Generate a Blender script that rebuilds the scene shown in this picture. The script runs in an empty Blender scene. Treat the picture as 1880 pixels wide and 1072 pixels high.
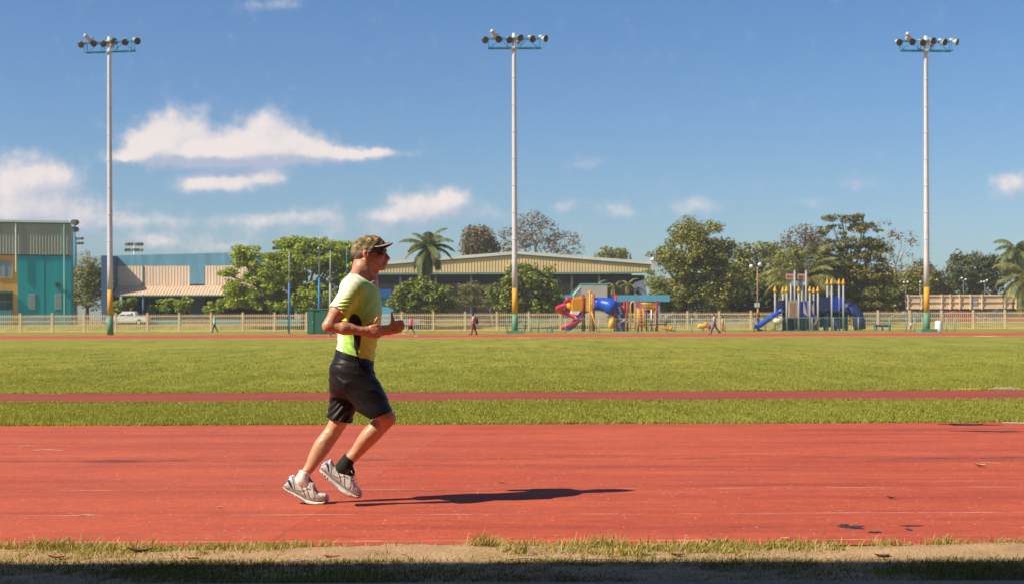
import bpy, math, random
import numpy as np
from mathutils import Vector, Matrix

sc = bpy.context.scene
R = math.radians

# ------------------------------------------------------------------ camera
F = 2611.1            # focal length in photo pixels (50 mm on a 36 mm frame, 1880 px wide)
HZ = 589.0            # horizon row at the middle of the frame
CH = 1.147            # eye height
ROLL = 0.0035
cam_d = bpy.data.cameras.new('camera')
cam = bpy.data.objects.new('camera', cam_d)
sc.collection.objects.link(cam)
cam_d.lens = 50.0
cam_d.sensor_width = 36.0
cam_d.shift_y = (HZ - 536.0) / 1880.0
cam_d.clip_start = 0.1
cam_d.clip_end = 6000.0
cam.matrix_world = Matrix.Translation((0, 0, CH)) @ Matrix.Rotation(R(90), 4, 'X') @ Matrix.Rotation(-ROLL, 4, 'Z')
cam_d.dof.use_dof = True
cam_d.dof.focus_distance = 8.85
cam_d.dof.aperture_fstop = 7.5
sc.camera = cam


def at(px, py, d):
    """World point seen at photo pixel (px, py) at distance d along the view."""
    x = px - (py - HZ) * ROLL
    y = py + (px - 940.0) * ROLL
    return Vector(((x - 940.0) / F * d, d, CH + (HZ - y) / F * d))


def gdepth(px, py):
    """Distance of the flat ground seen at photo pixel (px, py)."""
    return F * CH / (py + (px - 940.0) * ROLL - HZ)


def lin(r, g, b):
    f = lambda c: c / 12.92 if c <= 0.04045 else ((c + 0.055) / 1.055) ** 2.4
    return (f(r / 255.0), f(g / 255.0), f(b / 255.0))


# ------------------------------------------------------------------ world, sun, exposure
SUN_EL = R(43.8)
SUN_AZ = R(246.5)          # clockwise from +Y: from the left, a little behind the camera
sc.view_settings.view_transform = 'Standard'
sc.view_settings.look = 'None'
sc.view_settings.exposure = 0.40
sc.view_settings.gamma = 1.0
sc.view_settings.use_curve_mapping = False
sc.render.engine = 'CYCLES'
sc.cycles.max_bounces = 6
sc.cycles.transparent_max_bounces = 8
sc.cycles.use_denoising = True

sun_d = bpy.data.lights.new('sun', 'SUN')
sun_d.energy = 5.0
sun_d.angle = R(0.5)
sun_d.color = (1.0, 0.905, 0.73)
sun = bpy.data.objects.new('sun', sun_d)
sc.collection.objects.link(sun)
sdir = Vector((math.sin(SUN_AZ) * math.cos(SUN_EL), math.cos(SUN_AZ) * math.cos(SUN_EL), math.sin(SUN_EL)))
sun.rotation_euler = sdir.to_track_quat('Z', 'Y').to_euler()
sun.location = sdir * 60


class NG:
    """Small wrapper that makes node trees readable."""
    def __init__(s, tree):
        s.t = tree

    def n(s, typ, **kw):
        nd = s.t.nodes.new(typ)
        for k, v in kw.items():
            setattr(nd, k, v)
        return nd

    def put(s, sock, v):
        if v is None:
            return
        if isinstance(v, bpy.types.NodeSocket):
            s.t.links.new(v, sock)
        else:
            sock.default_value = v

    def m(s, op, a, b=None, c=None, clamp=False):
        nd = s.n('ShaderNodeMath', operation=op, use_clamp=clamp)
        for i, v in enumerate((a, b, c)):
            s.put(nd.inputs[i], v)
        return nd.outputs[0]

    def vm(s, op, a, b=None, c=None):
        nd = s.n('ShaderNodeVectorMath', operation=op)
        for i, v in enumerate((a, b, c)):
            s.put(nd.inputs[i], v)
        return nd.outputs['Value'] if op in ('DOT_PRODUCT', 'LENGTH') else nd.outputs[0]

    def mix(s, fac, a, b, blend='MIX'):
        nd = s.n('ShaderNodeMix', data_type='RGBA', blend_type=blend)
        s.put(nd.inputs[0], fac)
        for sock, v in ((nd.inputs[6], a), (nd.inputs[7], b)):
            if isinstance(v, (tuple, list)) and len(v) == 3:
                v = tuple(v) + (1.0,)
            s.put(sock, v)
        return nd.outputs[2]

    def mapr(s, v, a, b, c, d, smooth=False):
        nd = s.n('ShaderNodeMapRange', interpolation_type='SMOOTHSTEP' if smooth else 'LINEAR')
        for i, x in enumerate((v, a, b, c, d)):
            s.put(nd.inputs[i], x)
        return nd.outputs[0]

    def noise(s, vec, scale, detail=2.0, rough=0.5, color=False):
        nd = s.n('ShaderNodeTexNoise')
        s.put(nd.inputs['Vector'], vec)
        nd.inputs['Scale'].default_value = scale
        nd.inputs['Detail'].default_value = detail
        nd.inputs['Roughness'].default_value = rough
        return nd.outputs['Color' if color else 'Fac']


world = bpy.data.worlds.new('World')
sc.world = world
world.use_nodes = True
wt = world.node_tree
wt.nodes.clear()
W = NG(wt)

# clouds: puffs at fixed directions of the sky (tangents of azimuth and elevation, in hundreds of px at F)
PUFFS = [
    (328, 240, 52, 40, 1.1), (268, 262, 46, 28, .85), (320, 280, 92, 20, .95), (240, 286, 36, 11, .6), (392, 268, 60, 28, .7), (488, 242, 52, 38, 1.1), (480, 280, 110, 19, .95), (405, 285, 60, 18, .8),
    (552, 268, 50, 26, .9), (620, 284, 66, 15, .85), (700, 282, 50, 8, .6),
    (420, 336, 78, 17, .9), (495, 320, 36, 16, .85), (360, 335, 40, 14, .5),
    (50, 322, 60, 32, .9), (115, 330, 38, 26, .6), (20, 360, 90, 40, .72), (110, 388, 110, 26, .66), (-30, 395, 90, 40, .7),
    (758, 384, 58, 26, .85), (826, 370, 40, 22, .95), (712, 398, 34, 14, .4),
    (575, 396, 66, 16, .42), (470, 404, 70, 12, .34), (260, 402, 70, 12, .28), (290, 442, 50, 14, .42), (400, 452, 50, 9, .30),
    (1045, 378, 26, 15, .42), (1133, 390, 34, 17, .42), (1270, 381, 52, 20, .46), (1550, 336, 66, 16, .22), (1500, 378, 54, 12, .22),
    (1862, 346, 44, 22, .66), (500, 8, 70, 14, .34), (40, 275, 60, 14, .30), (1075, 300, 50, 12, .22), (900, 392, 70, 14, .3),
    (150, 425, 330, 40, .24), (560, 430, 260, 34, .19), (900, 440, 260, 26, .12), (-600, 300, 220, 60, .9), (-900, 180, 240, 70, .8), (2300, 330, 260, 40, .7), (2900, 200, 200, 60, .7),
]
grp = bpy.data.node_groups.new('cloud_density', 'ShaderNodeTree')
grp.interface.new_socket('Vector', in_out='INPUT', socket_type='NodeSocketVector')
grp.interface.new_socket('Density', in_out='OUTPUT', socket_type='NodeSocketFloat')
G = NG(grp)
gi = grp.nodes.new('NodeGroupInput')
go = grp.nodes.new('NodeGroupOutput')
gv = gi.outputs[0]
n1 = G.noise(gv, 3.0, 6.0, 0.60, True)
off = G.vm('MULTIPLY', G.vm('SUBTRACT', n1, (0.5, 0.5, 0.5)), (0.34, 0.30, 0.0))
gw = G.vm('ADD', gv, off)
acc = None
for (cx, cy, rx, ry, w) in PUFFS:
    u, v, a, b = (cx - 940) / 100.0, (HZ - cy) / 100.0, rx / 100.0, ry / 100.0
    q = G.vm('MULTIPLY_ADD', gw, (1 / a, 1 / b, 0), (-u / a, -v / b, 0))
    e = G.m('EXPONENT', G.m('MULTIPLY', G.vm('DOT_PRODUCT', q, q), -0.9))
    acc = G.m('MULTIPLY', e, w) if acc is None else G.m('MULTIPLY_ADD', e, w, acc)
fine = G.noise(gv, 2.6, 8.0, 0.60)
acc = G.m('ADD', acc, G.m('MULTIPLY', G.m('SUBTRACT', fine, 0.5), 0.95))
grp.links.new(acc, go.inputs[0])

tc = W.n('ShaderNodeTexCoord')
sep = W.n('ShaderNodeSeparateXYZ')
wt.links.new(tc.outputs['Generated'], sep.inputs[0])
ysafe = W.m('MAXIMUM', sep.outputs[1], 0.02)
u = W.m('MULTIPLY', W.m('DIVIDE', sep.outputs[0], ysafe), F / 100.0)
v = W.m('MULTIPLY', W.m('DIVIDE', sep.outputs[2], ysafe), F / 100.0)
cmb = W.n('ShaderNodeCombineXYZ')
wt.links.new(u, cmb.inputs[0]); wt.links.new(v, cmb.inputs[1])


def dens(vec):
    g = W.n('ShaderNodeGroup')
    g.node_tree = grp
    W.put(g.inputs[0], vec)
    return g.outputs[0]


d0 = dens(cmb.outputs[0])
d1 = dens(W.vm('ADD', cmb.outputs[0], (-0.14, 0.20, 0.0)))
front = W.m('GREATER_THAN', sep.outputs[1], 0.05)
alpha = W.m('MULTIPLY', W.mapr(d0, 0.04, 0.95, 0.0, 0.95, True), front)
lit = W.mapr(W.m('SUBTRACT', d0, d1), -0.75, 0.75, 0.0, 1.0, True)
sky = W.n('ShaderNodeTexSky', sky_type='NISHITA')
sky.sun_disc = False
sky.sun_elevation = SUN_EL
sky.sun_rotation = SUN_AZ
sky.altitude = 0.0
sky.air_density = 1.0
sky.dust_density = 0.6
sky.ozone_density = 2.2
SKY_S = 0.068
hs = W.n('ShaderNodeHueSaturation')
hs.inputs['Saturation'].default_value = 1.15
wt.links.new(sky.outputs[0], hs.inputs['Color'])
sky_col = W.mix(1.0, hs.outputs[0], (0.84, 1.02, 1.26), 'MULTIPLY')
cloud_col = W.mix(lit, tuple(c / SKY_S for c in lin(158, 167, 188)), tuple(c / SKY_S for c in lin(218, 208, 204)))
out_col = W.mix(alpha, sky_col, cloud_col)
bg = W.n('ShaderNodeBackground')
bg.inputs['Strength'].default_value = SKY_S
wt.links.new(out_col, bg.inputs[0])
wo = W.n('ShaderNodeOutputWorld')
wt.links.new(bg.outputs[0], wo.inputs[0])
world.cycles.sampling_method = 'MANUAL'
world.cycles.sample_map_resolution = 512

# ------------------------------------------------------------------ helpers
rng = np.random.default_rng(7)
random.seed(7)
COL = sc.collection
MATS = {}


def mat(name, col, rough=0.75, var=0.12, scale=2.0, bump=0.0, bscale=60.0, spec=0.3, metal=0.0, stretch=(1, 1, 1), attr=None, sheen=0.0, trans=0.0):
    """Principled material whose colour wanders a little with a noise, so that nothing is dead flat."""
    if name in MATS:
        return MATS[name]
    mt = bpy.data.materials.new(name)
    mt.use_nodes = True
    t = mt.node_tree
    g = NG(t)
    p = t.nodes['Principled BSDF']
    geo = g.n('ShaderNodeNewGeometry')
    pos = g.vm('MULTIPLY', geo.outputs['Position'], stretch)
    nz = g.noise(pos, scale, 4.0, 0.6)
    k = g.mapr(nz, 0.25, 0.75, 1.0 - var, 1.0 + var)
    if attr:
        at_ = g.n('ShaderNodeAttribute', attribute_name=attr)
        base = at_.outputs['Color']
    else:
        base = tuple(col) + (1.0,)
    hsv = g.n('ShaderNodeHueSaturation')
    g.put(hsv.inputs['Color'], base)
    g.put(hsv.inputs['Value'], k)
    t.links.new(hsv.outputs[0], p.inputs['Base Color'])
    p.inputs['Roughness'].default_value = rough
    p.inputs['Specular IOR Level'].default_value = spec
    p.inputs['Metallic'].default_value = metal
    if sheen:
        p.inputs['Sheen Weight'].default_value = sheen
    if trans:
        p.inputs['Transmission Weight'].default_value = trans
    if bump:
        b = g.n('ShaderNodeBump')
        b.inputs['Strength'].default_value = bump
        b.inputs['Distance'].default_value = 0.02
        t.links.new(g.noise(pos, bscale, 3.0, 0.6), b.inputs['Height'])
        t.links.new(b.outputs[0], p.inputs['Normal'])
    MATS[name] = mt
    return mt


def leafmat(name, cols, trans=0.35, rough=0.6):
    """Leaves: every leaf (mesh island) takes its own tone; light comes through thin leaves."""
    if name in MATS:
        return MATS[name]
    mt = bpy.data.materials.new(name)
    mt.use_nodes = True
    t = mt.node_tree
    t.nodes.clear()
    g = NG(t)
    geo = g.n('ShaderNodeNewGeometry')
    ramp = g.n('ShaderNodeValToRGB')
    els = ramp.color_ramp.elements
    while len(els) > 1:
        els.remove(els[-1])
    els[0].position = 0.0
    els[0].color = tuple(cols[0]) + (1,)
    for i, c in enumerate(cols[1:], 1):
        e = els.new(i / (len(cols) - 1))
        e.color = tuple(c) + (1,)
    t.links.new(geo.outputs['Random Per Island'], ramp.inputs[0])
    d = g.n('ShaderNodeBsdfDiffuse')
    tr = g.n('ShaderNodeBsdfTranslucent')
    gl = g.n('ShaderNodeBsdfGlossy')
    gl.inputs['Roughness'].default_value = rough
    gl.inputs['Color'].default_value = (0.7, 0.75, 0.6, 1)
    t.links.new(ramp.outputs[0], d.inputs[0])
    t.links.new(g.mix(1.0, ramp.outputs[0], (1.0, 1.0, 0.55, 1), 'MULTIPLY'), tr.inputs[0])
    m1 = g.n('ShaderNodeMixShader')
    m1.inputs[0].default_value = trans
    t.links.new(d.outputs[0], m1.inputs[1]); t.links.new(tr.outputs[0], m1.inputs[2])
    m2 = g.n('ShaderNodeMixShader')
    m2.inputs[0].default_value = 0.05
    t.links.new(m1.outputs[0], m2.inputs[1]); t.links.new(gl.outputs[0], m2.inputs[2])
    o = g.n('ShaderNodeOutputMaterial')
    t.links.new(m2.outputs[0], o.inputs[0])
    MATS[name] = mt
    return mt


def link(name, me, parent=None, origin=None):
    o = bpy.data.objects.new(name, me)
    COL.objects.link(o)
    if parent is not None:
        o.parent = parent
    elif origin is not None:
        o.location = origin
    return o


def tag(o, label=None, cat=None, group=None, kind=None):
    if label: o['label'] = label
    if cat: o['category'] = cat
    if group: o['group'] = group
    if kind: o['kind'] = kind
    return o


def root(name, loc, label, cat, group=None, rz=0.0):
    o = bpy.data.objects.new(name, None)
    COL.objects.link(o)
    o.location = loc
    o.rotation_euler = (0, 0, rz)
    o.empty_display_size = 0.2
    tag(o, label, cat, group)
    return o


def np_mesh(name, V, Fc, mats, smooth=False, fm=None, attr=None):
    """Mesh from numpy: V (n,3), Fc (m,k) with one k, or a list of index lists."""
    me = bpy.data.meshes.new(name)
    V = np.asarray(V, dtype=np.float32)
    if isinstance(Fc, np.ndarray):
        k = Fc.shape[1]
        loops = Fc.astype(np.int32).ravel()
        starts = np.arange(0, len(loops), k, dtype=np.int32)
        nf = Fc.shape[0]
    else:
        loops = np.array([i for f in Fc for i in f], dtype=np.int32)
        lens = np.array([len(f) for f in Fc], dtype=np.int32)
        starts = np.concatenate([[0], np.cumsum(lens)[:-1]]).astype(np.int32) if len(lens) else np.zeros(0, np.int32)
        nf = len(Fc)
    me.vertices.add(len(V))
    me.vertices.foreach_set('co', V.ravel())
    me.loops.add(len(loops))
    me.loops.foreach_set('vertex_index', loops)
    me.polygons.add(nf)
    me.polygons.foreach_set('loop_start', starts)
    for m_ in (mats if isinstance(mats, (list, tuple)) else [mats]):
        me.materials.append(m_)
    if fm is not None:
        me.polygons.foreach_set('material_index', np.asarray(fm, dtype=np.int32))
    me.polygons.foreach_set('use_smooth', np.full(nf, bool(smooth)))
    if attr is not None:
        a = me.color_attributes.new('tint', 'FLOAT_COLOR', 'POINT')
        c = np.ones((len(V), 4), dtype=np.float32)
        c[:, :3] = attr
        a.data.foreach_set('color', c.ravel())
    me.update(calc_edges=True)
    me.validate()
    return me


class MB:
    """Collects shapes in world coordinates and builds ONE mesh object."""
    def __init__(s):
        s.v, s.f, s.m, s.cm = [], [], [], 0

    def mi(s, i):
        s.cm = i
        return s

    def add(s, vs, fs):
        o = len(s.v)
        s.v.extend([tuple(p) for p in vs])
        for f in fs:
            s.f.append([i + o for i in f])
            s.m.append(s.cm)
        return s

    def box(s, lo, hi):
        x0, y0, z0 = lo; x1, y1, z1 = hi
        vs = [(x0, y0, z0), (x1, y0, z0), (x1, y1, z0), (x0, y1, z0), (x0, y0, z1), (x1, y0, z1), (x1, y1, z1), (x0, y1, z1)]
        return s.add(vs, [(3, 2, 1, 0), (4, 5, 6, 7), (0, 1, 5, 4), (1, 2, 6, 5), (2, 3, 7, 6), (3, 0, 4, 7)])

    def prism(s, poly, y0, y1):
        """poly: (x, z) outline, counter-clockwise seen from the camera (-y); extruded from y0 to y1."""
        n = len(poly)
        vs = [(x, y0, z) for x, z in poly] + [(x, y1, z) for x, z in poly]
        fs = [tuple(range(n)), tuple(range(2 * n - 1, n - 1, -1))]
        for i in range(n):
            j = (i + 1) % n
            fs.append((i + n, j + n, j, i))
        return s.add(vs, fs)

    def tube(s, pts, rad, n=8, caps=True):
        pts = [Vector(p) for p in pts]
        if not isinstance(rad, (list, tuple)):
            rad = [rad] * len(pts)
        rings = []
        prev = None
        for i, p in enumerate(pts):
            t = (pts[min(i + 1, len(pts) - 1)] - pts[max(i - 1, 0)])
            t = t.normalized() if t.length > 1e-9 else Vector((0, 0, 1))
            if prev is None:
                a = Vector((0, 1, 0)) if abs(t.y) < 0.9 else Vector((1, 0, 0))
                u = t.cross(a).normalized()
            else:
                u = (prev - t * prev.dot(t)).normalized()
            prev = u
            w = t.cross(u)
            rings.append([p + (u * math.cos(2 * math.pi * k / n) + w * math.sin(2 * math.pi * k / n)) * rad[i] for k in range(n)])
        vs = [q for r_ in rings for q in r_]
        fs = []
        for i in range(len(rings) - 1):
            for k in range(n):
                k2 = (k + 1) % n
                fs.append((i * n + k, i * n + k2, (i + 1) * n + k2, (i + 1) * n + k))
        if caps:
            fs.append(tuple(range(n - 1, -1, -1)))
            b = (len(rings) - 1) * n
            fs.append(tuple(range(b, b + n)))
        return s.add(vs, fs)

    def lathe(s, base, axis, prof, n=14):
        """prof: (distance along axis, radius)."""
        base = Vector(base); axis = Vector(axis).normalized()
        return s.tube([base + axis * h for h, r in prof], [max(r, 1e-4) for h, r in prof], n) if len(prof) > 1 else s

    def ell(s, c, r, n=12, m=8):
        c = Vector(c)
        vs, fs = [], []
        for i in range(1, m):
            th = math.pi * i / m
            for k in range(n):
                ph = 2 * math.pi * k / n
                vs.append((c.x + r[0] * math.sin(th) * math.cos(ph), c.y + r[1] * math.sin(th) * math.sin(ph), c.z + r[2] * math.cos(th)))
        top, bot = len(vs), len(vs) + 1
        vs += [(c.x, c.y, c.z + r[2]), (c.x, c.y, c.z - r[2])]
        for i in range(m - 2):
            for k in range(n):
                k2 = (k + 1) % n
                fs.append((i * n + k, (i + 1) * n + k, (i + 1) * n + k2, i * n + k2))
        for k in range(n):
            k2 = (k + 1) % n
            fs.append((top, k, k2))
            fs.append((bot, (m - 2) * n + k2, (m - 2) * n + k))
        return s.add(vs, fs)

    def build(s, name, mats, parent=None, smooth=False, origin=None, label=None):
        org = Vector((0, 0, 0))
        inv = None
        if parent is not None:
            pr = parent
            while pr.parent is not None:
                pr = pr.parent
            inv = (Matrix.Translation(pr.location) @ Matrix.Rotation(pr.rotation_euler[2], 4, 'Z')).inverted() if not s.__dict__.get('local') else None
        elif origin is not None:
            inv = Matrix.Translation(Vector(origin)).inverted()
        V = np.array(s.v, dtype=np.float64).reshape(-1, 3)
        if inv is not None:
            A = np.array(inv)
            V = V @ A[:3, :3].T + A[:3, 3]
        me = np_mesh(name, V, s.f, mats, smooth, s.m)
        o = link(name, me, parent, origin)
        if label:
            o['label'] = label
        return o


def LB():
    """A collector whose shapes are already in the thing's own coordinates."""
    b = MB()
    b.local = True
    return b


def copy_tree(o, parent=None):
    c = o.copy()
    COL.objects.link(c)
    if parent is not None:
        c.parent = parent
    for ch in list(o.children):
        copy_tree(ch, c)
    return c


def pbox(mb, x0, y0, x1, y1, d, th):
    """Box whose front covers the photo rectangle (x0,y0)-(x1,y1) at distance d; th = thickness going away."""
    a = at((x0 + x1) / 2, (y0 + y1) / 2, d)
    hw, hh = (x1 - x0) / 2 / F * d, (y1 - y0) / 2 / F * d
    return mb.box((a.x - hw, d, a.z - hh), (a.x + hw, d + th, a.z + hh))


def smoothstep(a, b, x):
    t = np.clip((x - a) / (b - a), 0, 1)
    return t * t * (3 - 2 * t)


# ------------------------------------------------------------------ implicit surfaces (bodies and clothes as one skin each)
class SDF:
    def __init__(s):
        s.p = []

    def cone(s, a, b, r1, r2, k=0.02, sy=1.0, sub=False):
        """Tapered limb from a to b. sy stretches it sideways (y)."""
        a = np.array(a, float); b = np.array(b, float)
        r = max(r1, r2)
        lo = np.minimum(a, b) - r * max(1, sy); hi = np.maximum(a, b) + r * max(1, sy)

        def f(P):
            S = np.array((1, 1 / sy, 1))
            q = (P - a) * S; ba = (b - a) * S
            h = np.clip((q @ ba) / max(ba @ ba, 1e-12), 0, 1)
            dd = q - h[..., None] * ba
            return np.sqrt((dd * dd).sum(-1)) - (r1 + (r2 - r1) * h)
        s.p.append((f, lo, hi, k, sub))
        return s

    def ell(s, c, r, k=0.02, sub=False, rot=0.0):
        """Ellipsoid; rot turns it about y (in the side view)."""
        c = np.array(c, float); r = np.array(r, float)
        m = r.max()
        cs, sn = math.cos(rot), math.sin(rot)

        def f(P):
            q = P - c
            if rot:
                q = np.stack([q[..., 0] * cs + q[..., 2] * sn, q[..., 1], -q[..., 0] * sn + q[..., 2] * cs], -1)
            q = q / r
            l = np.sqrt((q * q).sum(-1))
            g = np.sqrt(((q / r) ** 2).sum(-1)) + 1e-9
            return l * (l - 1) / g
        s.p.append((f, c - m, c + m, k, sub))
        return s

    def loft(s, keys, k=0.02, e=2.3, sub=False):
        """keys: (z, cx, cy, rx, ry) from bottom to top; superelliptic sections."""
        K = np.array(sorted(keys), float)
        lo = np.array([(K[:, 1] - K[:, 3]).min(), (K[:, 2] - K[:, 4]).min(), K[0, 0]])
        hi = np.array([(K[:, 1] + K[:, 3]).max(), (K[:, 2] + K[:, 4]).max(), K[-1, 0]])

        def f(P):
            z = P[..., 2]
            I = lambda j: np.interp(z, K[:, 0], K[:, j])
            cx, cy, rx, ry = I(1), I(2), I(3), I(4)
            q = (np.abs((P[..., 0] - cx) / rx) ** e + np.abs((P[..., 1] - cy) / ry) ** e) ** (1 / e)
            d = (q - 1) * np.minimum(rx, ry)
            return np.maximum(d, np.maximum(K[0, 0] - z, z - K[-1, 0]))
        s.p.append((f, lo, hi, k, sub))
        return s

    def mesh(s, vox, cuts=(), disp=None, pad=0.03, smooth_it=2):
        """cuts: functions P -> distance kept where negative. disp: P -> offset added."""
        lo = np.min([q[1] for q in s.p if not q[4]], 0) - pad
        hi = np.max([q[2] for q in s.p if not q[4]], 0) + pad
        n = np.ceil((hi - lo) / vox).astype(int) + 1
        D = np.full(n, 9.0, dtype=np.float32)
        ax = [lo[i] + vox * np.arange(n[i]) for i in range(3)]
        for f, a, b, k, sub in s.p:
            e = k + 3 * vox
            i0 = np.clip(np.floor((a - e - lo) / vox).astype(int), 0, n - 1)
            i1 = np.clip(np.ceil((b + e - lo) / vox).astype(int) + 1, 1, n)
            if (i1 <= i0).any():
                continue
            sl = tuple(slice(i0[j], i1[j]) for j in range(3))
            P = np.stack(np.meshgrid(*[ax[j][sl[j]] for j in range(3)], indexing='ij'), -1)
            d = f(P).astype(np.float32)
            o = D[sl]
            if sub:
                h = np.maximum(k - np.abs(o + d), 0) / max(k, 1e-6)
                D[sl] = np.maximum(o, -d) + h * h * k * 0.25
            else:
                h = np.maximum(k - np.abs(o - d), 0) / max(k, 1e-6)
                D[sl] = np.minimum(o, d) - h * h * k * 0.25
        near = np.argwhere(np.abs(D) < 0.08)
        if len(near) and (cuts or disp):
            idx = tuple(near.T)
            P = lo + near * vox
            dd = D[idx]
            if disp:
                dd = dd + disp(P).astype(np.float32)
            D[idx] = dd
        if cuts:
            for c in cuts:
                P = np.stack(np.meshgrid(*ax, indexing='ij'), -1)
                D = np.maximum(D, c(P).astype(np.float32))
        V, Q = surface_nets(D, lo, vox)
        if smooth_it:
            V = relax(V, Q, smooth_it)
        return V, Q


_NG = np.random.default_rng(99).uniform(0, 1, (64, 64))


def vnoise(x, y):
    """Smooth value noise on the plane, 0..1."""
    xi, yi = np.floor(x).astype(int), np.floor(y).astype(int)
    fx, fy = x - xi, y - yi
    fx = fx * fx * (3 - 2 * fx); fy = fy * fy * (3 - 2 * fy)
    g = lambda a, b: _NG[a % 64, b % 64]
    return (g(xi, yi) * (1 - fx) + g(xi + 1, yi) * fx) * (1 - fy) + (g(xi, yi + 1) * (1 - fx) + g(xi + 1, yi + 1) * fx) * fy


def relax(V, Q, it):
    e = np.concatenate([Q[:, [0, 1]], Q[:, [1, 2]], Q[:, [2, 3]], Q[:, [3, 0]]])
    deg = np.bincount(e.ravel(), minlength=len(V)).astype(float)
    for _ in range(it):
        for lam in (0.5, -0.45):
            S = np.zeros_like(V)
            for j in range(3):
                S[:, j] = np.bincount(e[:, 0], V[e[:, 1], j], len(V)) + np.bincount(e[:, 1], V[e[:, 0], j], len(V))
            V = V + lam * (S / np.maximum(deg, 1)[:, None] - V)
    return V


def surface_nets(D, lo, vox):
    n = np.array(D.shape)
    S = D < 0
    c = np.zeros(n - 1, dtype=np.int8)
    for i in (0, 1):
        for j in (0, 1):
            for k in (0, 1):
                c += S[i:n[0] - 1 + i, j:n[1] - 1 + j, k:n[2] - 1 + k]
    act = np.argwhere((c > 0) & (c < 8))
    vid = np.full(n - 1, -1, dtype=np.int64)
    vid[tuple(act.T)] = np.arange(len(act))
    corners = [(i, j, k) for i in (0, 1) for j in (0, 1) for k in (0, 1)]
    val = np.stack([D[act[:, 0] + i, act[:, 1] + j, act[:, 2] + k] for i, j, k in corners], 1).astype(np.float64)
    acc = np.zeros((len(act), 3)); cnt = np.zeros(len(act))
    for a in range(8):
        for b in range(a + 1, 8):
            ca, cb = np.array(corners[a]), np.array(corners[b])
            if np.abs(ca - cb).sum() != 1:
                continue
            m = (val[:, a] < 0) != (val[:, b] < 0)
            t = val[m, a] / (val[m, a] - val[m, b])
            acc[m] += ca + t[:, None] * (cb - ca)
            cnt[m] += 1
    V = lo + (act + acc / cnt[:, None]) * vox
    quads = []
    for axis in range(3):
        s0 = [slice(None)] * 3; s1 = [slice(None)] * 3
        s0[axis] = slice(0, -1); s1[axis] = slice(1, None)
        A, B = S[tuple(s0)], S[tuple(s1)]
        e = np.argwhere(A != B)
        o1, o2 = [(1, 2), (2, 0), (0, 1)][axis]
        ok = (e[:, o1] > 0) & (e[:, o2] > 0) & (e[:, o1] < n[o1] - 1) & (e[:, o2] < n[o2] - 1)
        e = e[ok]
        flip = ~A[tuple(e.T)]

        def g(d1, d2):
            q = e.copy()
            q[:, o1] += d1; q[:, o2] += d2
            return vid[tuple(q.T)]
        q = np.stack([g(-1, -1), g(0, -1), g(0, 0), g(-1, 0)], 1)
        q[flip] = q[flip][:, ::-1]
        quads.append(q)
    return V, np.concatenate(quads)


def loft2(bot, top, wid, ns=40, nt=20, e=2.6, cy=0.0, wtop=None):
    """Solid between a bottom curve and a top curve (lists of (x, z)), half-width wid along it. Returns V, Q, s, t (t = 0 under, 0.5 on top)."""
    def samp(c):
        c = np.array(c, float)
        l = np.concatenate([[0], np.cumsum(np.linalg.norm(np.diff(c, axis=0), axis=1))])
        u = np.linspace(0, 1, ns) * l[-1]
        return np.stack([np.interp(u, l, c[:, j]) for j in range(c.shape[1])], 1)
    B, T = samp(bot), samp(top)
    wv = np.interp(np.linspace(0, 1, ns), np.linspace(0, 1, len(wid)), wid)
    V, s_, t_ = [], [], []
    for i in range(ns):
        mid = (B[i] + T[i]) / 2; h = (T[i] - B[i]) / 2
        for k in range(nt):
            a = 2 * math.pi * k / nt - math.pi / 2
            ca, sa = math.cos(a), math.sin(a)
            y = math.copysign(abs(ca) ** (2 / e), ca) * wv[i]
            z = math.copysign(abs(sa) ** (2 / e), sa)
            V.append((mid[0] + h[0] * z, cy + y, mid[1] + h[1] * z)); s_.append(i / (ns - 1)); t_.append(z)
    Q = []
    for i in range(ns - 1):
        for k in range(nt):
            k2 = (k + 1) % nt
            Q.append([i * nt + k, i * nt + k2, (i + 1) * nt + k2, (i + 1) * nt + k])
    n0 = len(V)
    Q.append(list(range(nt - 1, -1, -1)))
    Q.append(list(range((ns - 1) * nt, ns * nt)))
    return np.array(V), Q, np.array(s_), np.array(t_)

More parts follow.
